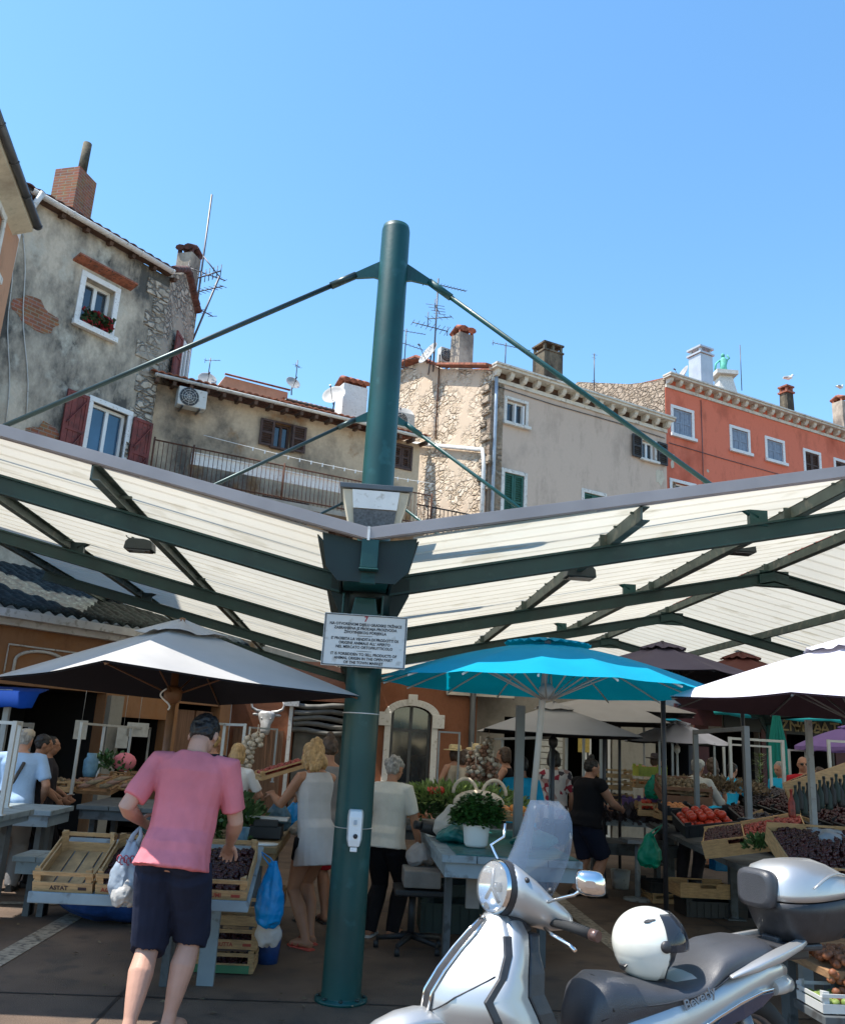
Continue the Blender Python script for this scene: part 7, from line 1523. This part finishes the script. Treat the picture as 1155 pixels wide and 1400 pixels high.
obj('leaves', mb, 'leaf_pale', PL)
posts('grey steel post with a cross rail over the tomatoes', [at(1024, 1120, 8.6), at(953, 1112, 10.4)], at(1020, 993, 8.6).z, 'pole_grey', .026)
posts('stout grey post nearest the scooter on the right stall', [at(1113, 1135, 6.6)], at(1108, 985, 6.6).z, 'post_grey', .020, rails=[])
posts('white steel frame behind the dried herbs', [at(1000, 1085, 12.5), at(1073, 1090, 12.5)], at(1035, 1010, 12.5).z, 'post_white', .02)
posts('second white steel frame just behind the first one', [at(991, 1080, 13.4), at(1055, 1085, 13.4)], at(1020, 1018, 13.4).z, 'post_white', .016)
posts('white steel frame behind the man in red', [at(1081, 1080, 14.6), at(1104, 1080, 14.6)], at(1090, 1025, 14.6).z, 'post_white', .016)
posts('white steel frame at the right edge', [at(1136, 1075, 12), at(1190, 1075, 12)], at(1160, 1013, 12).z, 'post_white', .018)
posts('thin white frame around the stall holder in the cap', [at(902, 1090, 12.4), at(920, 1090, 12.4), at(978, 1090, 12.4)], at(940, 1015, 12.4).z, 'post_grey', .014)
mb = MB(); c = at(1112, 1100, 11.5); mb.box(at(1149, 1068, 9.5), (.18, .06, .24)); single('white_board', mb, 'plastic_white', 'small white rounded board at the right edge behind the trays', 'board', bevel=.03)
bag(at(888, 1186, 9.9), .26, .15, .34, 'bag_green', 'bright green plastic bag hanging from the edge of the right stall', 51, True, top=at(905, 1128, 9.9))
bag(at(893, 1092, 12.2), .24, .15, .30, 'bag_green', 'small green bag hanging behind the dark parasol pole', 53, False)
# under the right stall
c = atz(905, 1240, 0); crate('wood', c + V((.25, .35, .004)), 'wooden tray on the ground under the right stall, below the black one', W=.62, D=.40, H=.11); crate('black', c + V((.25, .35, .12)), 'black tray with raised corners stacked on the wooden tray under the right stall', W=.66, D=.42, H=.13)
c = atz(965, 1258, 0); crate('black', c + V((.10, .28, .004)), 'deep black crate on the ground beside the steel leg', W=.55, D=.38, H=.19); crate('board', c + V((.06, .26, .20)), 'wooden tray on top of the deep black crate beside the steel leg', W=.62, D=.40, H=.15)
mb = MB(); mb.box(at(988, 1178, 10.6), (.26, .2, .20)); single('blue_cool_box', mb, 'bag_blue', 'blue box under the right stall behind the steel leg', 'box', bevel=.012)
mb = MB(); mb.box(at(1018, 1182, 10.0), (.16, .14, .17)); single('small_carton', mb, 'card', 'small pale carton right of the blue box', 'carton', bevel=.005)
# low display of dried fruit nets and a tray of greens, bottom right
fd = V((2.55, 5.65, 0))
table('low dark stand at the bottom right corner', (2.78, 3.9), (5.3, 6.3), .50, 'crate_dark', 'table_dark', apron=.0, boards=3)
mb = MB(); rn = random.Random(3)
for k in range(620): mb.ell((2.8 + rn.random() * 1.0, 5.28 + rn.random() * .05, .05 + rn.random() * .46), (.026, .022, .022), 7)
for k in range(260): mb.ell((2.8 + rn.random() * 1.0, 5.28 + rn.random() * .4, .52 + rn.random() * .05), (.026, .026, .024), 7)
single('dried_fruit', mb, 'dried', 'nets of orange brown dried fruit hanging on the low stand at the bottom right', 'fruit', kind='stuff')
cg = atz(1150, 1385, .30); crate('wood', (cg.x + .05, cg.y + .1, .30), 'white slatted tray of green figs at the bottom right corner', W=.36, D=.30, H=.10, m='post_white', fill=f_balls('leaf_pale', 'green_fig', .028, 'green fig in the white tray at the bottom right', 'green figs in the white tray', 18, 1, .5))
table('small low stool under the white tray at the bottom right', (cg.x - .14, cg.x + .3), (cg.y - .08, cg.y + .28), .295, 'table_dark', boards=2, apron=0, lw=.05)
# ================================================================ scooter, helmet on its seat
mat('silver_paint', (.47, .47, .465), rough=.42, metal=.7, var=.04, scale=3, coat=.6); mat('black_plastic', (.028, .028, .031), rough=.45, var=.25, scale=20, bump=.08, bscale=160); mat('seat_vinyl', (.045, .046, .052), rough=.42, var=.2, scale=6, bump=.15, bscale=220, spec=.6)
mat('chrome', (.75, .74, .72), rough=.12, metal=1., var=.05); mat('rubber', (.02, .02, .02), rough=.8); mat('bronze_cap', (.16, .10, .085), rough=.35, metal=.6); mat('helmet_white', (.74, .74, .67), rough=.16, var=.02, coat=.7, spec=.6); mat('badge_grey', (.16, .16, .17), rough=.3, metal=.6)
mat('lamp_lens', (.80, .80, .78), rough=.12, var=.05, spec=.8); mat('tail_clear', (.62, .60, .56), rough=.15, var=.1, coat=.6, trans=.2); mat('navy_gloss', (.02, .03, .06), rough=.08, spec=.9); mat('mirror_glass', (.55, .6, .62), rough=.05, metal=1.)
def clear(name, rgb, fac, rough=.05):
    m, N, L, p = nt(name); t = N.new('ShaderNodeBsdfTransparent'); x = N.new('ShaderNodeMixShader'); x.inputs[0].default_value = fac
    p.inputs['Base Color'].default_value = (*rgb, 1); p.inputs['Roughness'].default_value = rough; n = N.new('ShaderNodeTexNoise'); n.inputs['Scale'].default_value = 14; tc = N.new('ShaderNodeTexCoord'); L.new(tc.outputs['Object'], n.inputs['Vector'])
    r = N.new('ShaderNodeMapRange'); r.inputs['To Min'].default_value = fac - .03; r.inputs['To Max'].default_value = fac + .03; L.new(n.outputs['Fac'], r.inputs['Value']); L.new(r.outputs[0], x.inputs[0])
    L.new(t.outputs[0], x.inputs[1]); L.new(p.outputs[0], x.inputs[2]); L.new(x.outputs[0], N['Material Output'].inputs['Surface']); M[name] = m
clear('screen_clear', (.12, .16, .22), .36); clear('lens_clear', (.7, .72, .72), .22, .03); clear('visor_smoke', (.03, .035, .045), .72, .04)
aS = R(22); dS = V((-math.cos(aS), -math.sin(aS), 0)); lS = V((-dS.y, dS.x, 0)); oS = V((1.40, 4.05, 0))
def S(s, l, z): return oS + dS * s + lS * l + V((0, 0, z))
SC = thing('scooter', 'silver scooter with clear windscreen, black seat and a silver top box, parked in the sun', 'scooter', S(.35, 0, 0))
def sec(s, z, hw, hh, p=2.6, n=28, zl=None):     # superellipse section across the scooter; hh may differ below (zl)
    out = []
    for k in range(n):
        a = 2 * PI * k / n; c, s_ = math.cos(a), math.sin(a); out.append(S(s, hw * math.copysign(abs(c) ** (2 / p), c), z + (hh if s_ > 0 or zl is None else zl) * math.copysign(abs(s_) ** (2 / p), s_)))
    return out
def hull(name, st, m, par=SC, n=28, **k):
    mb = MB(); mb.loft([sec(*q, n=n) if len(q) < 6 else sec(q[0], q[1], q[2], q[3], q[4], n, q[5]) for q in st]); return obj(name, mb, m, par, **k)
# wheels
for s0, nm in ((1.17, 'front_wheel'), (-.42, 'rear_wheel')):
    mb = MB(); prof = [(.235, -.045), (.27, -.055), (.30, -.045), (.315, -.015), (.315, .015), (.30, .045), (.27, .055), (.235, .045), (.235, -.045)]
    mb.lathe(S(s0, 0, .315), prof, 36, lS, cap=False); wh = obj(nm, mb, 'rubber', SC)
    mb = MB(); mb.lathe(S(s0, 0, .315), [(.237, -.04), (.215, -.035), (.215, .035), (.237, .04)], 36, lS, cap=False); mb.lathe(S(s0, 0, .315), [(.05, -.05), (.05, .05)], 20, lS)
    for k in range(5): a = 2 * PI * k / 5; q = lambda r: S(s0 + r * math.cos(a), 0, .315 + r * math.sin(a)); mb.bar(q(.03), q(.225), .035, .03, lS)
    obj('rim', mb, 'badge_grey', wh)
# front mudguard and fork
mb = MB(); rings = []
for k in range(13):
    a = R(-12 + 150 * k / 12); r = .352; w_ = .085 * math.sin(PI * (k + 1.2) / 14.4) ** .4; rings.append([S(1.17 + (r - .03 * (q ** 2) ) * math.cos(a), w_ * q, .315 + (r - .035 * q * q) * math.sin(a)) for q in [-1 + i / 5 for i in range(11)]])
mb.sheet(rings); obj('front_mudguard', mb, 'silver_paint', SC, solid=.006)
for l_ in (-.075, .075): mb = MB(); mb.tube([S(.98, l_, .72), S(1.17, l_, .30)], [.024, .02], 10); obj('fork_leg', mb, 'badge_grey', SC)
# leg shield: closed shell built from horizontal sections
def shr(z, fs, es, hw, bs, n=0):
    r = []
    for q in [-1, -.93, -.75, -.5, -.22, 0, .22, .5, .75, .93, 1]: r.append(S(es + (fs - es) * (1 - abs(q) ** 1.7), hw * q, z))
    for q in [.9, .55, 0, -.55, -.9]: r.append(S(bs + (es - bs) * abs(q) ** 2 * .8, hw * q * .97, z))
    return r
ST = [(.985, .885, .87, .045, .80), (.965, .905, .865, .075, .765), (.92, .955, .87, .115, .755), (.86, 1.02, .885, .15, .77), (.79, 1.085, .925, .18, .79), (.72, 1.135, .995, .200, .80), (.66, 1.145, .965, .215, .77), (.56, 1.10, .92, .22, .72), (.45, 1.07, .90, .21, .70), (.35, 1.04, .88, .20, .70), (.28, .98, .84, .18, .70)]
mb = MB(); mb.loft([shr(*q) for q in ST]); sh = obj('leg_shield', mb, 'silver_paint', SC)
md = sh.modifiers.new('b', 'BEVEL'); md.width = .012; md.segments = 2; md.limit_method = 'ANGLE'; md.angle_limit = R(50)
mb = MB(); rr = []
for z, fs, es, hw, bs in ST[1:7]: k = .022 if z < .95 else .012; rr.append([S(fs + .004, q, z) for q in (-k, k)] + [S(fs - .02, q, z) for q in (k, -k)])
mb.loft(rr, True, False); gz_ = obj('front_trim', mb, 'black_plastic', sh, bevel=.003)
mb = MB()
for s_ in (-1, 1): mb.tube([S(fs + .003 - .002, s_ * (.028 if z < .95 else .016), z) for z, fs, es, hw, bs in ST[1:7]], .006, 6)
mb.tube([S(.912, q, .97) for q in (-.016, 0, .016)], .006, 6); obj('front_trim_rim', mb, 'chrome', gz_)
for s_ in (-1, 1):
    mb = MB(); rr = []
    for z, fs, es, hw, bs in ST[2:10]: rr.append([S(es + .012, s_ * (hw + .004), z), S(es - .022, s_ * (hw + .003), z), S(es - .022, s_ * (hw - .02), z), S(es + .012, s_ * (hw - .02), z)])
    mb.loft(rr, True, False); obj('edge_moulding', mb, 'black_plastic', sh, bevel=.003)
    mb = MB(); rr = []
    for z, fs, es, hw, bs in ST[1:10]: rr.append([S(es - .018, s_ * (hw + .002), z), S((es + bs) / 2, s_ * (hw * .98), z), S(bs + .01, s_ * (hw * .90), z), S(bs + .01, s_ * (hw * .84 - .02), z), S(es - .018, s_ * (hw * .97 - .03), z)])
    mb.loft(rr, True, True); obj('inner_edge', mb, 'silver_paint', sh)
mb = MB()
def shp(z, q):                             # point on the front face of the shield at height z, q = -1..1 across
    for (za, fa, ea, ha, ba), (zb, fb, eb, hb, bb) in zip(ST, ST[1:]):
        if zb <= z <= za:
            t = (za - z) / (za - zb); fs = fa + (fb - fa) * t; es = ea + (eb - ea) * t; hw = ha + (hb - ha) * t; return S(es + (fs - es) * (1 - abs(q) ** 1.7) + .0015, hw * q, z)
for s_ in (-1, 1):
    mb.tube([shp(.655 + .14 * (k / 14) ** 1.4, s_ * (.06 + .86 * k / 14)) for k in range(15)], .0028, 5); mb.tube([shp(.50, s_ * (.05 + .88 * k / 14)) for k in range(15)], .0025, 5)
obj('panel_seam', mb, 'black_plastic', sh)
mb = MB(); mb.loft([[S(bs - .055 - (.03 if z < .8 else 0), hw * .78 * q, z) if f else S(bs + .0, hw * .86 * q, z) for f, q in ((1, -1), (1, -.5), (1, .5), (1, 1), (0, 1), (0, -1))] for z, fs, es, hw, bs in ST[2:]], True, False); obj('inner_shield', mb, 'black_plastic', SC, bevel=.01)
# floor, tunnel, under-seat body
hull('footboard', [(.85, .27, .17, .05, 5), (.6, .26, .20, .05, 5), (.3, .27, .20, .06, 5), (.2, .30, .18, .08, 5)], 'black_plastic')
hull('centre_tunnel', [(.72, .40, .05, .12, 3), (.55, .36, .07, .09, 3), (.42, .38, .10, .12, 3), (.34, .42, .13, .17, 3)], 'black_plastic')
# side body panels: one silver shell tapering to the tail
hull('rear_body', [(.46, .44, .10, .10, 3, .15), (.40, .46, .145, .125, 3, .16), (.28, .50, .175, .13, 3, .16), (.10, .56, .19, .125, 2.8, .15), (-.1, .62, .19, .11, 2.6, .13), (-.3, .68, .175, .095, 2.6, .11), (-.46, .715, .145, .075, 2.6, .09), (-.58, .72, .105, .05, 2.6, .07), (-.66, .715, .06, .025, 2.4, .04)], 'silver_paint')
hull('engine', [(.2, .34, .10, .08, 3), (-.1, .34, .12, .10, 3), (-.42, .33, .13, .09, 3), (-.55, .33, .08, .05, 3)], 'black_plastic')
# seat: broad rider part, stepped passenger part
def seat_sec(s, zt, hw, zb_, n=30):
    out = []
    for k in range(n):
        a = 2 * PI * k / n; c, q = math.cos(a), math.sin(a); x = hw * math.copysign(abs(c) ** .7, c) * (1 if q < 0 else 1 - .10 * q); out.append(S(s, x, (zt + zb_) / 2 + (zt - zb_) / 2 * math.copysign(abs(q) ** .62, q)))
    return out
mb = MB(); mb.loft([seat_sec(*q) for q in ((.475, .56, .06, .50), (.465, .64, .10, .47), (.43, .715, .125, .50), (.36, .745, .145, .54), (.26, .735, .16, .565), (.14, .712, .17, .60), (.0, .705, .178, .635), (-.09, .722, .18, .66), (-.14, .765, .178, .68), (-.20, .815, .17, .70), (-.29, .845, .165, .72), (-.41, .858, .155, .735), (-.50, .848, .135, .75), (-.555, .815, .105, .76), (-.57, .785, .06, .77))])
st_ = obj('seat', mb, 'seat_vinyl', SC)
mb = MB()
for s_ in (-1, 1): mb.tube([S(a, s_ * (w_ + .001), z) for a, w_, z in ((.43, .122, .60), (.3, .150, .645), (.14, .170, .655), (0, .177, .672), (-.12, .178, .70), (-.2, .171, .735), (-.35, .161, .77), (-.5, .135, .79))], .004, 6)
mb.tube([S(.38, q * .142, .735 - .10 * q * q) for q in [-1 + i / 6 for i in range(13)]], .004, 6); obj('seam', mb, 'black_plastic', st_)
# grab rails, tail lamp, side badge
for s_ in (-1, 1):
    mb = MB(); mb.loft([[S(a, s_ * (l_ + k1 * w_), z + k2 * h_) for k1, k2 in ((-1, -1), (1, -.6), (1, .6), (-1, 1))] for a, l_, z, w_, h_ in ((-.20, .178, .735, .012, .008), (-.34, .178, .765, .022, .022), (-.50, .165, .80, .025, .028), (-.66, .13, .83, .022, .022), (-.74, .10, .845, .018, .016))]); obj('grab_rail', mb, 'silver_paint', SC, bevel=.006)
mb = MB(); mb.box(S(-.70, 0, .815), (.26, .24, .03), Matrix.Rotation(aS, 3, 'Z')); mb.box(S(-.72, 0, .80), (.20, .10, .10), Matrix.Rotation(aS, 3, 'Z')); obj('rack', mb, 'black_plastic', SC, bevel=.01)
hull('tail_lamp', [(-.50, .665, .155, .045, 2.4), (-.60, .665, .125, .05, 2.4), (-.68, .655, .08, .04, 2.4), (-.72, .65, .03, .018, 2.2)], 'tail_clear')
def side_strip(name, pts, w0, m, par=SC, off=.004):
    mb = MB(); rr = []
    for a, l_, z, hh in pts: rr.append([S(a, l_ + off, z + hh), S(a, l_ + off, z - hh), S(a, l_ - .02, z - hh), S(a, l_ - .02, z + hh)])
    mb.loft(rr, True, False); return obj(name, mb, m, par, bevel=.003)
side_strip('side_moulding', [(-.06, .190, .545, .004), (-.14, .188, .575, .022), (-.26, .182, .605, .03), (-.38, .168, .635, .026), (-.47, .15, .655, .006)], 0, 'navy_gloss', off=.006)
side_strip('side_moulding_edge', [(-.0, .193, .555, .003), (-.10, .192, .592, .007), (-.24, .186, .637, .008), (-.38, .172, .668, .006), (-.47, .152, .672, .003)], 0, 'chrome', off=.007)
mb = MB(); text_mb(mb, 'Beverly', .052, frame_m(S(-.02, .1935, .655), -dS + V((0, 0, .30)), V((0, 0, 1)) + dS * .12 - lS * .35), 'CENTER', .0035, .0005, 1.1); obj('lettering', mb, 'badge_grey', SC)
# handlebar cowl, headlight, windscreen
mb = MB(); mb.loft([sec(*q) for q in ((.835, 1.075, .095, .098, 2.1), (.79, 1.065, .115, .105, 2.3), (.72, 1.03, .135, .095, 2.4), (.65, .99, .145, .072, 2.5), (.59, .97, .13, .052, 2.5), (.545, .958, .09, .035, 2.4))]); cw_ = obj('handlebar_cowl', mb, 'silver_paint', SC)
mb = MB(); mb.tube([S(.76, 0, .96), S(.80, 0, .90), S(.84, 0, .80)], [.075, .07, .06], 16); obj('steering_neck', mb, 'black_plastic', SC)
hd = (dS * .985 + V((0, 0, .13)) - lS * -.10).normalized(); hcn = S(.862, 0, 1.078)
mb = MB(); mb.lathe(hcn, [(.094, -.06), (.102, -.03), (.104, .0), (.098, .012)], 36, hd, cap=False); mb.lathe(hcn, [(.0, -.055), (.05, -.05), (.08, -.025), (.094, .008)], 36, hd, cap=False); hl_ = obj('headlight', mb, 'chrome', SC)
mb = MB(); mb.lathe(hcn, [(.106, -.045), (.108, -.02), (.106, -.005)], 36, hd, cap=False); obj('headlight_gasket', mb, 'black_plastic', hl_)
mb = MB(); mb.lathe(hcn, [(.097, .01), (.088, .022), (.06, .034), (.03, .040), (.0, .042)], 36, hd, cap=False); obj('lens', mb, 'lens_clear', hl_)
mb = MB(); mb.lathe(hcn, [(.0, -.03), (.018, -.028), (.018, .006), (.0, .01)], 16, hd); mb.tube([hcn + hd * .005 + V((0, 0, .07)), hcn + hd * .012 + V((0, 0, .0)), hcn + hd * .008 + lS * .05 - V((0, 0, .05))], .008, 6); mb.tube([hcn + hd * .012, hcn + hd * .008 - lS * .05 - V((0, 0, .05))], .008, 6); obj('bulb', mb, 'badge_grey', hl_)
mb = MB(); g_ = []
for i in range(11):
    t = i / 10; w_ = .075 + .085 * math.sin(PI * min(1, t * .8 + .08)) ** .8 if t < .8 else (.075 + .085 * math.sin(PI * .72) ** .8) * (1 - ((t - .8) / .2) ** 2 * .8)
    s0 = .835 - .135 * t - .02 * math.sin(PI * t); z0 = 1.125 + .285 * t; g_.append([S(s0 - (.17 - .05 * t) * abs(q) ** 2.0, w_ * q * .92, z0 - (.085 * (1 - t) + .0) * abs(q) ** 1.6) for q in [-1 + k / 8 for k in range(17)]])
mb.sheet(g_); ws_ = obj('windscreen', mb, 'screen_clear', SC, solid=.004)
mb = MB()
for s_ in (-1, 1):
    for a, l_, z in ((.775, .10, 1.115), (.70, .155, 1.085)): mb.lathe(S(a, s_ * l_, z), [(.0, .012), (.010, .010), (.012, 0)], 10, lS * s_ * .7 + dS * .5 + V((0, 0, .4)))
obj('screen_bolts', mb, 'black_plastic', ws_)
# bars, grips, levers, mirrors
for s_ in (-1, 1):
    mb = MB(); mb.tube([S(.665, s_ * .12, .965), S(.645, s_ * .22, .965), S(.615, s_ * .30, .955)], [.017, .019, .019], 14)
    for k in range(7): c = S(.640 - .025 * k / 7, s_ * (.225 + .07 * k / 7), .965 - .01 * k / 7); mb.lathe(c, [(.0205, -.003), (.0205, .003)], 14, (dS * -.32 + lS * s_))
    gr = obj('grip', mb, 'rubber', SC); mb = MB(); mb.tube([S(.615, s_ * .30, .955), S(.605, s_ * .335, .952)], [.021, .0205], 14); obj('bar_end', mb, 'bronze_cap', gr)
    mb = MB(); mb.tube([S(.70, s_ * .12, .945), S(.712, s_ * .19, .935), S(.69, s_ * .27, .915), S(.685, s_ * .30, .90)], [.008, .009, .008, .009], 8, flat=.7); obj('brake_lever', mb, 'chrome', SC)
for s_, stem, mc in ((1, [(.70, .12, 1.035), (.685, .18, 1.06), (.655, .25, 1.085), (.64, .28, 1.11)], (.625, .31, 1.135)), (-1, [(.72, -.13, 1.08), (.68, -.26, 1.13), (.70, -.31, 1.20), (.64, -.30, 1.235), (.63, -.31, 1.29)], (.62, -.34, 1.33))):
    mb = MB(); mb.tube([S(*q) for q in stem], .0065, 8); mr_ = obj('mirror_stem', mb, 'chrome', SC)
    if s_ > 0:
        c = S(*mc); wx = (-dS * .80 + lS * .60).normalized(); fw = wx.cross(V((0, 0, 1))); fw = fw if fw.dot(dS) < 0 else -fw; up = V((0, 0, 1)) - wx * .12
        def mrr(w_, h_, o_): return [c + wx * w_ * math.copysign(abs(math.cos(a)) ** .6, math.cos(a)) + up * h_ * math.copysign(abs(math.sin(a)) ** .6, math.sin(a)) + fw * o_ for a in [2 * PI * k / 24 for k in range(24)]]
        mb = MB(); mb.loft([mrr(.02, .012, -.035), mrr(.045, .035, -.026), mrr(.056, .045, -.008), mrr(.057, .046, .004)]); obj('mirror_shell', mb, 'chrome', mr_); mb = MB(); mb.loft([mrr(.050, .040, .0045), mrr(.050, .040, .006)]); obj('mirror_glass', mb, 'mirror_glass', mr_)
# top box
def bsec(z, s0, s1, hw, p=3.2, n=40, taper=.0):
    out = []; s0 -= .115; s1 -= .10; hw *= .92; c = (s0 + s1) / 2; a_ = (s0 - s1) / 2
    for k in range(n):
        a = 2 * PI * k / n; x, y = math.cos(a), math.sin(a); ss = math.copysign(abs(x) ** (2 / p), x); out.append(S(c + a_ * ss, hw * math.copysign(abs(y) ** (2 / p), y) * (1 - taper * (.5 - ss / 2) ** 2), z))
    return out
def tb(z, s0, s1, hw, lift=0): r = bsec(z, s0, s1, hw, taper=.42); return [q + V((0, 0, lift * max(0, ((q - S(-.53, 0, 0)).dot(-dS)) / .6) ** 1.5)) for q in r]
mb = MB(); mb.loft([tb(.832, -.56, -.92, .13), tb(.838, -.53, -.95, .15), tb(.89, -.50, -1.0, .175), tb(.96, -.47, -1.05, .195), tb(1.005, -.445, -1.09, .21, .03)]); bx = obj('top_box', mb, 'black_plastic', SC)
mb = MB(); mb.loft([tb(1.012, -.448, -1.10, .212, .03), tb(1.04, -.45, -1.09, .21, .03), tb(1.10, -.462, -1.02, .195, .0), tb(1.145, -.49, -.95, .165, -.02), tb(1.172, -.55, -.88, .115, -.02), tb(1.182, -.62, -.80, .05, -.0)]); ld = obj('lid', mb, 'silver_paint', bx)
mb = MB(); mb.tube([S(-.72 - .38 * t, .182 - .10 * t * t - .02 * math.sin(PI * t), 1.075 + .055 * math.sin(PI * t * .9) ) for t in [k / 10 for k in range(11)]], [.002] + [.0055] * 9 + [.002], 6); obj('lid_crease', mb, 'silver_paint', ld)
mb = MB(); mb.loft([[S(-.455 + o_, w_ * math.copysign(abs(math.cos(a)) ** .5, math.cos(a)), 1.055 + h_ * math.copysign(abs(math.sin(a)) ** .5, math.sin(a))) for a in [2 * PI * k / 28 for k in range(28)]] for o_, w_, h_ in ((-.135, .098, .080), (-.10, .104, .086), (-.08, .10, .082), (-.07, .08, .062))]); obj('backrest_pad', mb, 'seat_vinyl', bx)
mb = MB(); mb.lathe(S(-1.07, .08, 1.075), [(.012, -.01), (.012, .012), (0, .014)], 12, -dS + lS * .5); obj('lock', mb, 'chrome', bx)
mb = MB(); mb.tube([S(.25, .12, .26), S(.12, .27, .03), S(.08, .29, .012)], .012, 8); obj('side_stand', mb, 'black_plastic', SC)
for s_ in (-1, 1): mb = MB(); mb.tube([S(-.30, s_ * .12, .62), S(-.42, s_ * .12, .33)], [.035, .028], 12); obj('shock_absorber', mb, 'badge_grey', SC)
# ---------------- helmet
hc = S(.085, .0, .845); fx = (-dS * .82 + lS * .57).normalized(); fy = V((0, 0, 1)).cross(fx); ra, rb, rc = .150, .124, .138
HM = thing('helmet', 'glossy white open face helmet with a smoked visor resting on the scooter seat', 'helmet', hc - V((0, 0, .14)))
def hp_(az, el, k=1.): return hc + fx * (ra * k * math.cos(el) * math.cos(az)) + fy * (rb * k * math.cos(el) * math.sin(az)) + V((0, 0, rc * k * math.sin(el)))
mb = MB(); na, ne = 180, 110; grid = {}
def keep(az, el):
    a = abs((az + PI) % (2 * PI) - PI)
    if el < R(-62): return False
    return (a / R(61)) ** 3 + (abs(el + R(18)) / R(46)) ** 3 > 1
for i in range(na):
    for j in range(ne):
        a0, a1 = 2 * PI * i / na, 2 * PI * (i + 1) / na; e0, e1 = -PI / 2 + PI * j / ne, -PI / 2 + PI * (j + 1) / ne
        if keep((a0 + a1) / 2, (e0 + e1) / 2):
            ix = []
            for a, e in ((i, j), ((i + 1) % na, j), ((i + 1) % na, j + 1), (i, j + 1)):
                if (a, e) not in grid:
                    grid[(a, e)] = len(mb.v); az = 2 * PI * a / na; el = -PI / 2 + PI * e / ne; k = 1.0 + (.05 if el < R(-20) and abs((az + PI) % (2 * PI) - PI) > 1.2 else 0) * min(1, (R(-20) - el) / .5) + .035 * max(0, math.cos(az)) * max(0, math.cos(el)) ** 2; mb.v.append(hp_(az, el, k))
                ix.append(grid[(a, e)])
            mb.f.append(ix); mb.mi.append(0); mb.sm.append(True)
obj('shell', mb, 'helmet_white', HM, solid=.012)
mb = MB(); pts = []
for k in range(49):
    a = 2 * PI * k / 48; c, q = math.cos(a), math.sin(a); az = R(61) * math.copysign(abs(c) ** (2 / 3), c); el = R(-18) + R(46) * math.copysign(abs(q) ** (2 / 3), q); pts.append(hp_(az, el, 1.01 + .035 * max(0, math.cos(az)) * max(0, math.cos(el)) ** 2))
mb.tube(pts, .006, 6); obj('edge_trim', mb, 'black_plastic', HM)
mb = MB(); mb.ell(hc + V((0, 0, -.01)) - fx * .01, (.128, .106, .118), 20, Matrix((fx, fy, V((0, 0, 1)))).transposed()); obj('lining', mb, 'black_plastic', HM)
mb = MB(); mb.sheet([[hp_(R(a), R(e), 1.085 + .02 * math.cos(R(a))) for a in range(-66, 67, 3)] for e in range(-4, 59, 3)]); vz = obj('visor', mb, 'visor_smoke', HM, solid=.003)
for s_ in (-1, 1): mb = MB(); q = hp_(R(68 * s_), R(4), 1.05); ax = (q - hc).normalized(); mb.lathe(q, [(.024, -.012), (.024, .006), (.012, .012), (.0, .012)], 18, ax); obj('visor_hinge', mb, 'black_plastic', vz)
for az, el, w_, h_ in ((R(-92), R(44), .026, .008), (R(92), R(44), .026, .008), (R(-150), R(-38), .034, .015), (R(150), R(-38), .034, .015)):
    q = hp_(az, el, 1.0 if el > 0 else 1.045); n_ = (q - hc).normalized(); t_ = V((0, 0, 1)).cross(n_).normalized(); u_ = n_.cross(t_); t_ = (t_ + u_ * .35).normalized(); u_ = n_.cross(t_); mb = MB()
    mb.prism([q + t_ * w_ * math.cos(a) + u_ * h_ * math.sin(a) * (1 if math.cos(a) < 0 else .6) - n_ * .006 for a in [2 * PI * k / 14 for k in range(14)]], n_, .016); obj('vent', mb, 'black_plastic', HM)
mb = MB(); mb.tube([hp_(R(a), R(-30), 1.04) for a in range(70, 291, 10)], .003, 6); obj('shell_rib', mb, 'helmet_white', HM)
